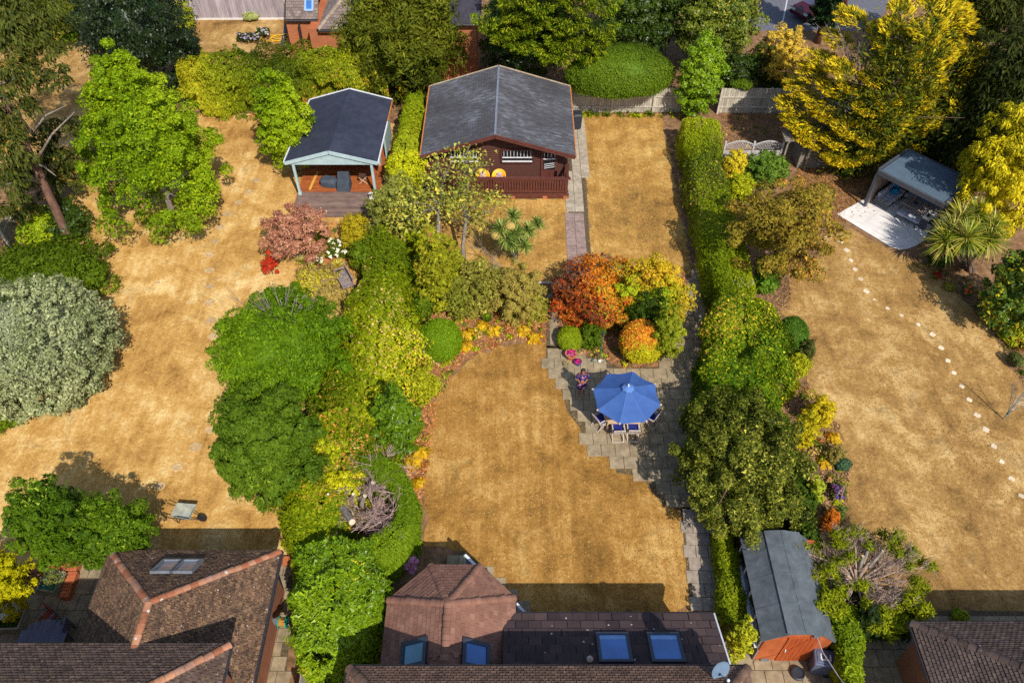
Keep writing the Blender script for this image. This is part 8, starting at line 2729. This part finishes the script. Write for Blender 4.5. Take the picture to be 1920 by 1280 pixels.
hedge("low_hedge", "dark hedge running behind the shed towards the border", [(1478, 880, 1520, 880, 1.7), (1488, 940, 1530, 940, 1.7), (1505, 1000, 1548, 1000, 1.7), (1515, 1060, 1558, 1060, 1.6), (1535, 1130, 1590, 1130, 1.7)], [S(34, 62, 14), S(66, 98, 22), S(104, 132, 34)], .13, 2.2, lump=.15)
hedge("low_hedge", "bright yellow green hedge beside the wheelie bin at the bottom edge", [(1556, 1140, 1610, 1135, 1.8), (1568, 1185, 1616, 1180, 1.8), (1578, 1240, 1628, 1235, 1.8), (1594, 1320, 1646, 1315, 1.8)], HGRN, .14, 2.3, lump=.2, freq=.9)
# pruned golden conifer: ring of tufts round a bare middle
pc_, pr_ = fit((1484, 978, 1746, 1178), .5, h=3.2)
PRN = thing("pruned_conifer", "hard pruned conifer with a ring of yellow green tufts round bare branches", "shrub", (pc_[0], pc_[1], 0))
rn = np.random.default_rng(77)
ch = []
tufts = []
for i in range(64):
    a = rn.uniform(0, 2 * math.pi); f = rn.uniform(.66, 1.04)
    z = pc_[2] + pr_[2] * (rn.uniform(-.55, .5) * (1.25 - f * .6))
    tufts.append((pc_[0] + pr_[0] * f * math.cos(a), pc_[1] + pr_[1] * f * math.sin(a), z))
for i in range(22):
    x, y = rn.uniform(1500, 1600), rn.uniform(1040, 1150)
    tufts.append(tuple(P(x, y, rn.uniform(1.6, 2.4))))
for i in range(8): tufts.append(tuple(P(rn.uniform(1560, 1690), rn.uniform(1010, 1130), 2.3)))
for tq in tufts:
    n = 200
    d = rdirs(rn, n)
    r = rn.uniform(.2, .38)
    pts = np.array(tq) + d * r * rn.uniform(.3, 1, (n, 1)) * np.array([1, 1, .8])
    ch.append(leaves(rn, pts, d, .13, colours(rn, pts, [S(86, 104, 10), S(132, 144, 16), S(176, 176, 32)], 1.1, .5, .6), .28, .8, .3, tdir=d + np.array([0, 0, .5])))
build_fol("tufts", ch, PRN, NEEDLE)
hub = Vector((pc_[0], pc_[1], 1.2))
rt = random.Random(31)
tw = MB()
for tq in tufts[:46]:
    t = Vector(tq); m = hub.lerp(t, .5) + Vector((rt.gauss(0, .12), rt.gauss(0, .12), .05))
    tw.tube([hub, m, t], [.05, .035, .01], 5)
    for k in range(5):
        s = hub.lerp(t, rt.uniform(.3, .85))
        twig_tree(tw, rt, s, (t - hub).normalized() + Vector((rt.gauss(0, .7), rt.gauss(0, .7), .5)), .5, .012, 2, .8, 4)
tw.build("bare_branches", M("pale_dead_branch", S(190, 164, 144), S(126, 104, 90), 10, 0.9, bmp=.2), PRN)
MB().tube([(pc_[0], pc_[1], 0), tuple(hub)], [.18, .14], 9).build("trunk", bark_red, PRN)
for (x, y) in ((1618, 1042), (1632, 1019), (1655, 1032)):
    b = P(x, y, 2.4); s = hub.lerp(b, .5)
    MB().tube([s, b], [.06, .055], 8).build("stump", bark_grey, PRN)
    d = (b - s).normalized()
    MB().tube([b, b + d * .012], .052, 10).build("sawn_end", cutwood, PRN)
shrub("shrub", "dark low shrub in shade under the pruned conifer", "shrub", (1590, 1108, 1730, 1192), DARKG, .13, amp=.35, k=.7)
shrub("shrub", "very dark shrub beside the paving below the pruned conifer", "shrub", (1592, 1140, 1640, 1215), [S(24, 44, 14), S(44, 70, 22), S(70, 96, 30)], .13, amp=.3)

# ---- right garden
tree("bronze_tree", "bronze green spreading tree between the hedge and the stepping slabs", "tree", (1366, 322, 1572, 532), [S(84, 72, 24), S(128, 106, 34), S(158, 136, 48), S(110, 118, 36)], .15, hb=.8, nclump=120, cr=.17, cov=.95, core=.0, flat=.6, rho=(.3, 1.05), freq=.8, rnd=.8, r0=.12, flecks=[(S(190, 140, 60), .08, 1.0)])
shrub("golden_shrub", "round golden variegated shrub in front of the trellis fence", "shrub", (1355, 280, 1402, 338), [S(176, 160, 24), S(212, 190, 44), S(230, 208, 80)], .12, amp=.2)
shrub("shrub", "fresh green leafy shrub before the trellis fence", "shrub", (1398, 284, 1478, 352), [S(64, 104, 30), S(102, 142, 48), S(148, 172, 66)], .17, amp=.4)
shrub("shrub", "yellow green low shrub under the bronze tree", "shrub", (1362, 325, 1412, 380), HYG, .13, amp=.35)
shrub("shrub", "bright green broad leaved plant beside the birdbath hedge", "shrub", (1416, 482, 1466, 560), [S(46, 92, 20), S(84, 134, 34), S(120, 164, 50)], .2, amp=.4)
shrub("box_ball", "dark green clipped ball beside the right lawn", "shrub", (1452, 594, 1513, 664), [S(34, 74, 16), S(58, 104, 24), S(86, 132, 38)], .1, **BALL)
shrub("shrub", "small dull green bush behind the dark ball", "shrub", (1498, 636, 1528, 686), [S(70, 80, 36), S(104, 108, 50)], .1, amp=.25)
shrub("shrub", "yellow green rounded shrub just below the dark ball", "shrub", (1470, 662, 1518, 714), [S(128, 138, 16), S(172, 172, 26), S(200, 190, 50)], .11, amp=.2)
shrub("shrub", "yellow leaved shrub, upper one in the right border", "shrub", (1512, 742, 1562, 806), [S(140, 128, 18), S(188, 166, 22), S(216, 186, 40)], .13, amp=.45, core=.5)
shrub("shrub", "yellow leaved shrub, lower one in the right border", "shrub", (1486, 772, 1532, 846), [S(130, 128, 18), S(180, 164, 24), S(220, 190, 40)], .13, amp=.45, core=.5)
hosta("golden hosta clump at the lawn edge of the right border", 1563, 822, .36)
hosta("golden hosta clump in the middle of the right border", 1545, 868, .34)
shrub("shrub", "blue green spiky plant in the right border", "shrub", (1564, 856, 1594, 886), [S(50, 92, 76), S(84, 128, 92)], .14, aspect=.3, amp=.3)
shrub("shrub", "pale yellow green upright shrub beside the apple tree", "shrub", (1502, 890, 1540, 966), [S(104, 122, 22), S(150, 164, 36), S(186, 188, 60)], .13, amp=.35)
flower_patch("flowering_plant", "purple and red flowers under the plant obelisk", (1560, 905, 1586, 934), [S(84, 96, 50), S(120, 124, 64)], [S(88, 60, 150), S(120, 86, 176), S(190, 60, 60)], 16, .5, .09, .1, 260)
shrub("shrub", "rust orange grassy plant at the foot of the right border", "shrub", (1540, 954, 1570, 1000), [S(176, 92, 24), S(214, 124, 36), S(150, 80, 30)], .14, aspect=.25, amp=.3)
shrub("shrub", "small grey green bush at the foot of the right border", "shrub", (1558, 946, 1584, 988), [S(70, 92, 42), S(104, 124, 60)], .1, amp=.2)
shrub("shrub", "low brown green bush between the hostas in the right border", "shrub", (1546, 836, 1584, 872), [S(110, 100, 50), S(150, 132, 66)], .1, amp=.3, core=.5)
# yucca group
yb = P(1815, 505)
YU = thing("yucca_clump", "big spiky yellow green yucca with several heads beside the white terrace", "yucca", tuple(yb))
rngy = np.random.default_rng(15)
YP = [S(104, 122, 26), S(150, 158, 40), S(186, 180, 60), S(84, 108, 28), S(196, 176, 96)]
for x, y, z, r in ((1775, 455, 1.8, 1.5), (1800, 412, 2.5, 1.35), (1832, 402, 2.6, 1.2), (1852, 452, 1.9, 1.5), (1812, 448, 2.3, 1.35), (1860, 425, 2.3, 1.15), (1784, 434, 2.2, 1.25)):
    q = P(x, y, z)
    MB().tube([yb + Vector((rt.uniform(-.3, .3), rt.uniform(-.2, .2), 0)), q], [.11, .08], 7).build("stem", bark, YU)
    build_fol("leaf_head", [blades(rngy, tuple(q), 190, r, .055, YP, (-.7, 1.4), .42, 4)], YU, LEAF_GLOSS)
    build_fol("dead_leaves", [blades(rngy, tuple(q - Vector((0, 0, .15))), 60, r * .6, .05, [S(186, 160, 100), S(150, 124, 74)], (-1.4, -.6), .1)], YU, LEAF)
shrub("shrub", "dark shrub below the yucca beside the terrace corner", "shrub", (1742, 468, 1780, 500), DARKG, .12)
shrub("shrub", "large mid green shrub at the right frame edge below the yucca", "shrub", (1848, 462, 1985, 636), [S(34, 66, 14), S(64, 102, 22), S(104, 134, 34)], .19, amp=.4, lumps=44, width=.26, mat=LEAF_GLOSS, flecks=[(S(180, 164, 40), .06, .8)])
shrub("shrub", "yellow green strappy plant at the right frame edge", "shrub", (1872, 585, 1960, 652), [S(116, 134, 18), S(168, 176, 34), S(196, 190, 60)], .24, aspect=.22, amp=.3, tdir='out')
grass_clump("grass_clump", "rust brown grass clump at the right frame edge", 1908, 652, .7, [S(140, 92, 36), S(176, 120, 50), S(120, 84, 40)], 200, .03)
flower_patch("flowering_plant", "dark red flowers near the terrace corner in the right bed", (1748, 510, 1764, 522), MIDG, [S(140, 20, 40), S(176, 30, 50)], 10, .4, .09, .1, 140)
flower_patch("flowering_plant", "orange red cannas in the bare right hand bed", (1808, 536, 1822, 552), [S(50, 96, 50), S(84, 130, 60)], [S(228, 84, 44), S(240, 110, 60)], 4, .75, .14, .12, 170)
shrub("shrub", "small yellow green tuft near the red flowers", "shrub", (1768, 528, 1790, 546), [S(116, 116, 40), S(156, 146, 60)], .1, amp=.2)
shrub("shrub", "small dark bush at the right edge of the tan lawn", "shrub", (1892, 660, 1922, 690), [S(40, 60, 30), S(74, 92, 44), S(140, 140, 80)], .1, amp=.3)
shrub("shrub", "bright little plant on the paving above the right house roof", "shrub", (1782, 1142, 1812, 1168), [S(116, 140, 20), S(176, 184, 40)], .12, amp=.3)

# ---- beyond the beech hedge
shrub("shrub", "white flowering round bush against the tall grey fence", "shrub", (458, 20, 490, 42), [S(120, 140, 60), S(190, 196, 130), S(226, 222, 180)], .12, amp=.2)
flower_patch("flowering_plant", "lilac flowers on the dry plot beyond the beech hedge", (445, 62, 486, 76), DARKG, [S(160, 144, 190), S(190, 174, 210), S(120, 114, 160)], 26, .5, .12, .10, 420)
flower_patch("flowering_plant", "blue and lilac flowers nearest the yellow hose", (480, 52, 505, 66), DARKG, [S(140, 134, 180), S(190, 180, 214), S(220, 214, 160)], 18, .5, .12, .10, 320)
shrub("shrub", "dark shrub in shade left of the dry plot", "shrub", (336, 62, 376, 120), DARKG, .14, amp=.3)

# ---- by the left house
for lb, bb, bx_ in (("round headed green standard tree, left of the pair by the brick bed", (22, 902, 168, 1062), 118), ("round headed green standard tree, right of the pair by the house corner", (126, 926, 280, 1064), 180)):
    tree("standard_tree", lb, "tree", bb, [S(34, 68, 6), S(64, 106, 10), S(104, 142, 24)], .12, hb=1.1, nclump=150, cr=.16, cov=1.1, core=.7, rho=(.6, 1.06), r0=.07, k=.9, freq=.9, flecks=[(S(150, 176, 60), .06, .9)])
shrub("golden_shrub", "bright yellow feathery shrub in the white pot at the left edge", "shrub", (-62, 1026, 50, 1158), [S(150, 148, 10), S(196, 184, 14), S(226, 208, 30)], .16, hb=.5, amp=.4, aspect=.35, lumps=40, width=.26)
rng0 = np.random.default_rng(55)
q = P(98, 1085, .6)
OT = thing("olive_plant", "small grey green olive bush in the square planter", "plant", (q.x, q.y, .3))
d = rdirs(rng0, 420); pts = np.array(q) + d * np.array([.55, .45, .38]) * rng0.uniform(.3, 1, (420, 1))
build_fol("foliage", [leaves(rng0, pts, d, .1, colours(rng0, pts, [S(90, 100, 46), S(130, 134, 72), S(160, 150, 90)], 1.5), .35, .9, .3)], OT, LEAF)
MB().tube([(q.x, q.y, .3), (q.x + .03, q.y, .75)], [.03, .015], 5).build("stem", bark, OT)
q = P(20, 1168, .35)
d = rdirs(rng0, 300); d[:, 2] = abs(d[:, 2]); pts = np.array(q) + d * np.array([.4, .25, .2]) * rng0.uniform(.3, 1, (300, 1))
build_fol("trough_plants", [leaves(rng0, pts, d, .1, colours(rng0, pts, DARKG, 1.5), .5, .9, .3)], None, LEAF, "low green plants in the long wooden planter", "plant")
# a small conifer just outside the left edge whose shadow falls on the lawn
bq = P(-40, 905)
conifer("small_conifer", "small conifer just beyond the left edge of the lawn", "tree", (bq.x, bq.y, 0), 2.6, .7, [S(30, 50, 20)], [S(56, 84, 34), S(74, 100, 40)], nb=40, per=80, size=.18, rise=.5, up=.3, width=.3, bough=False, core=.7)
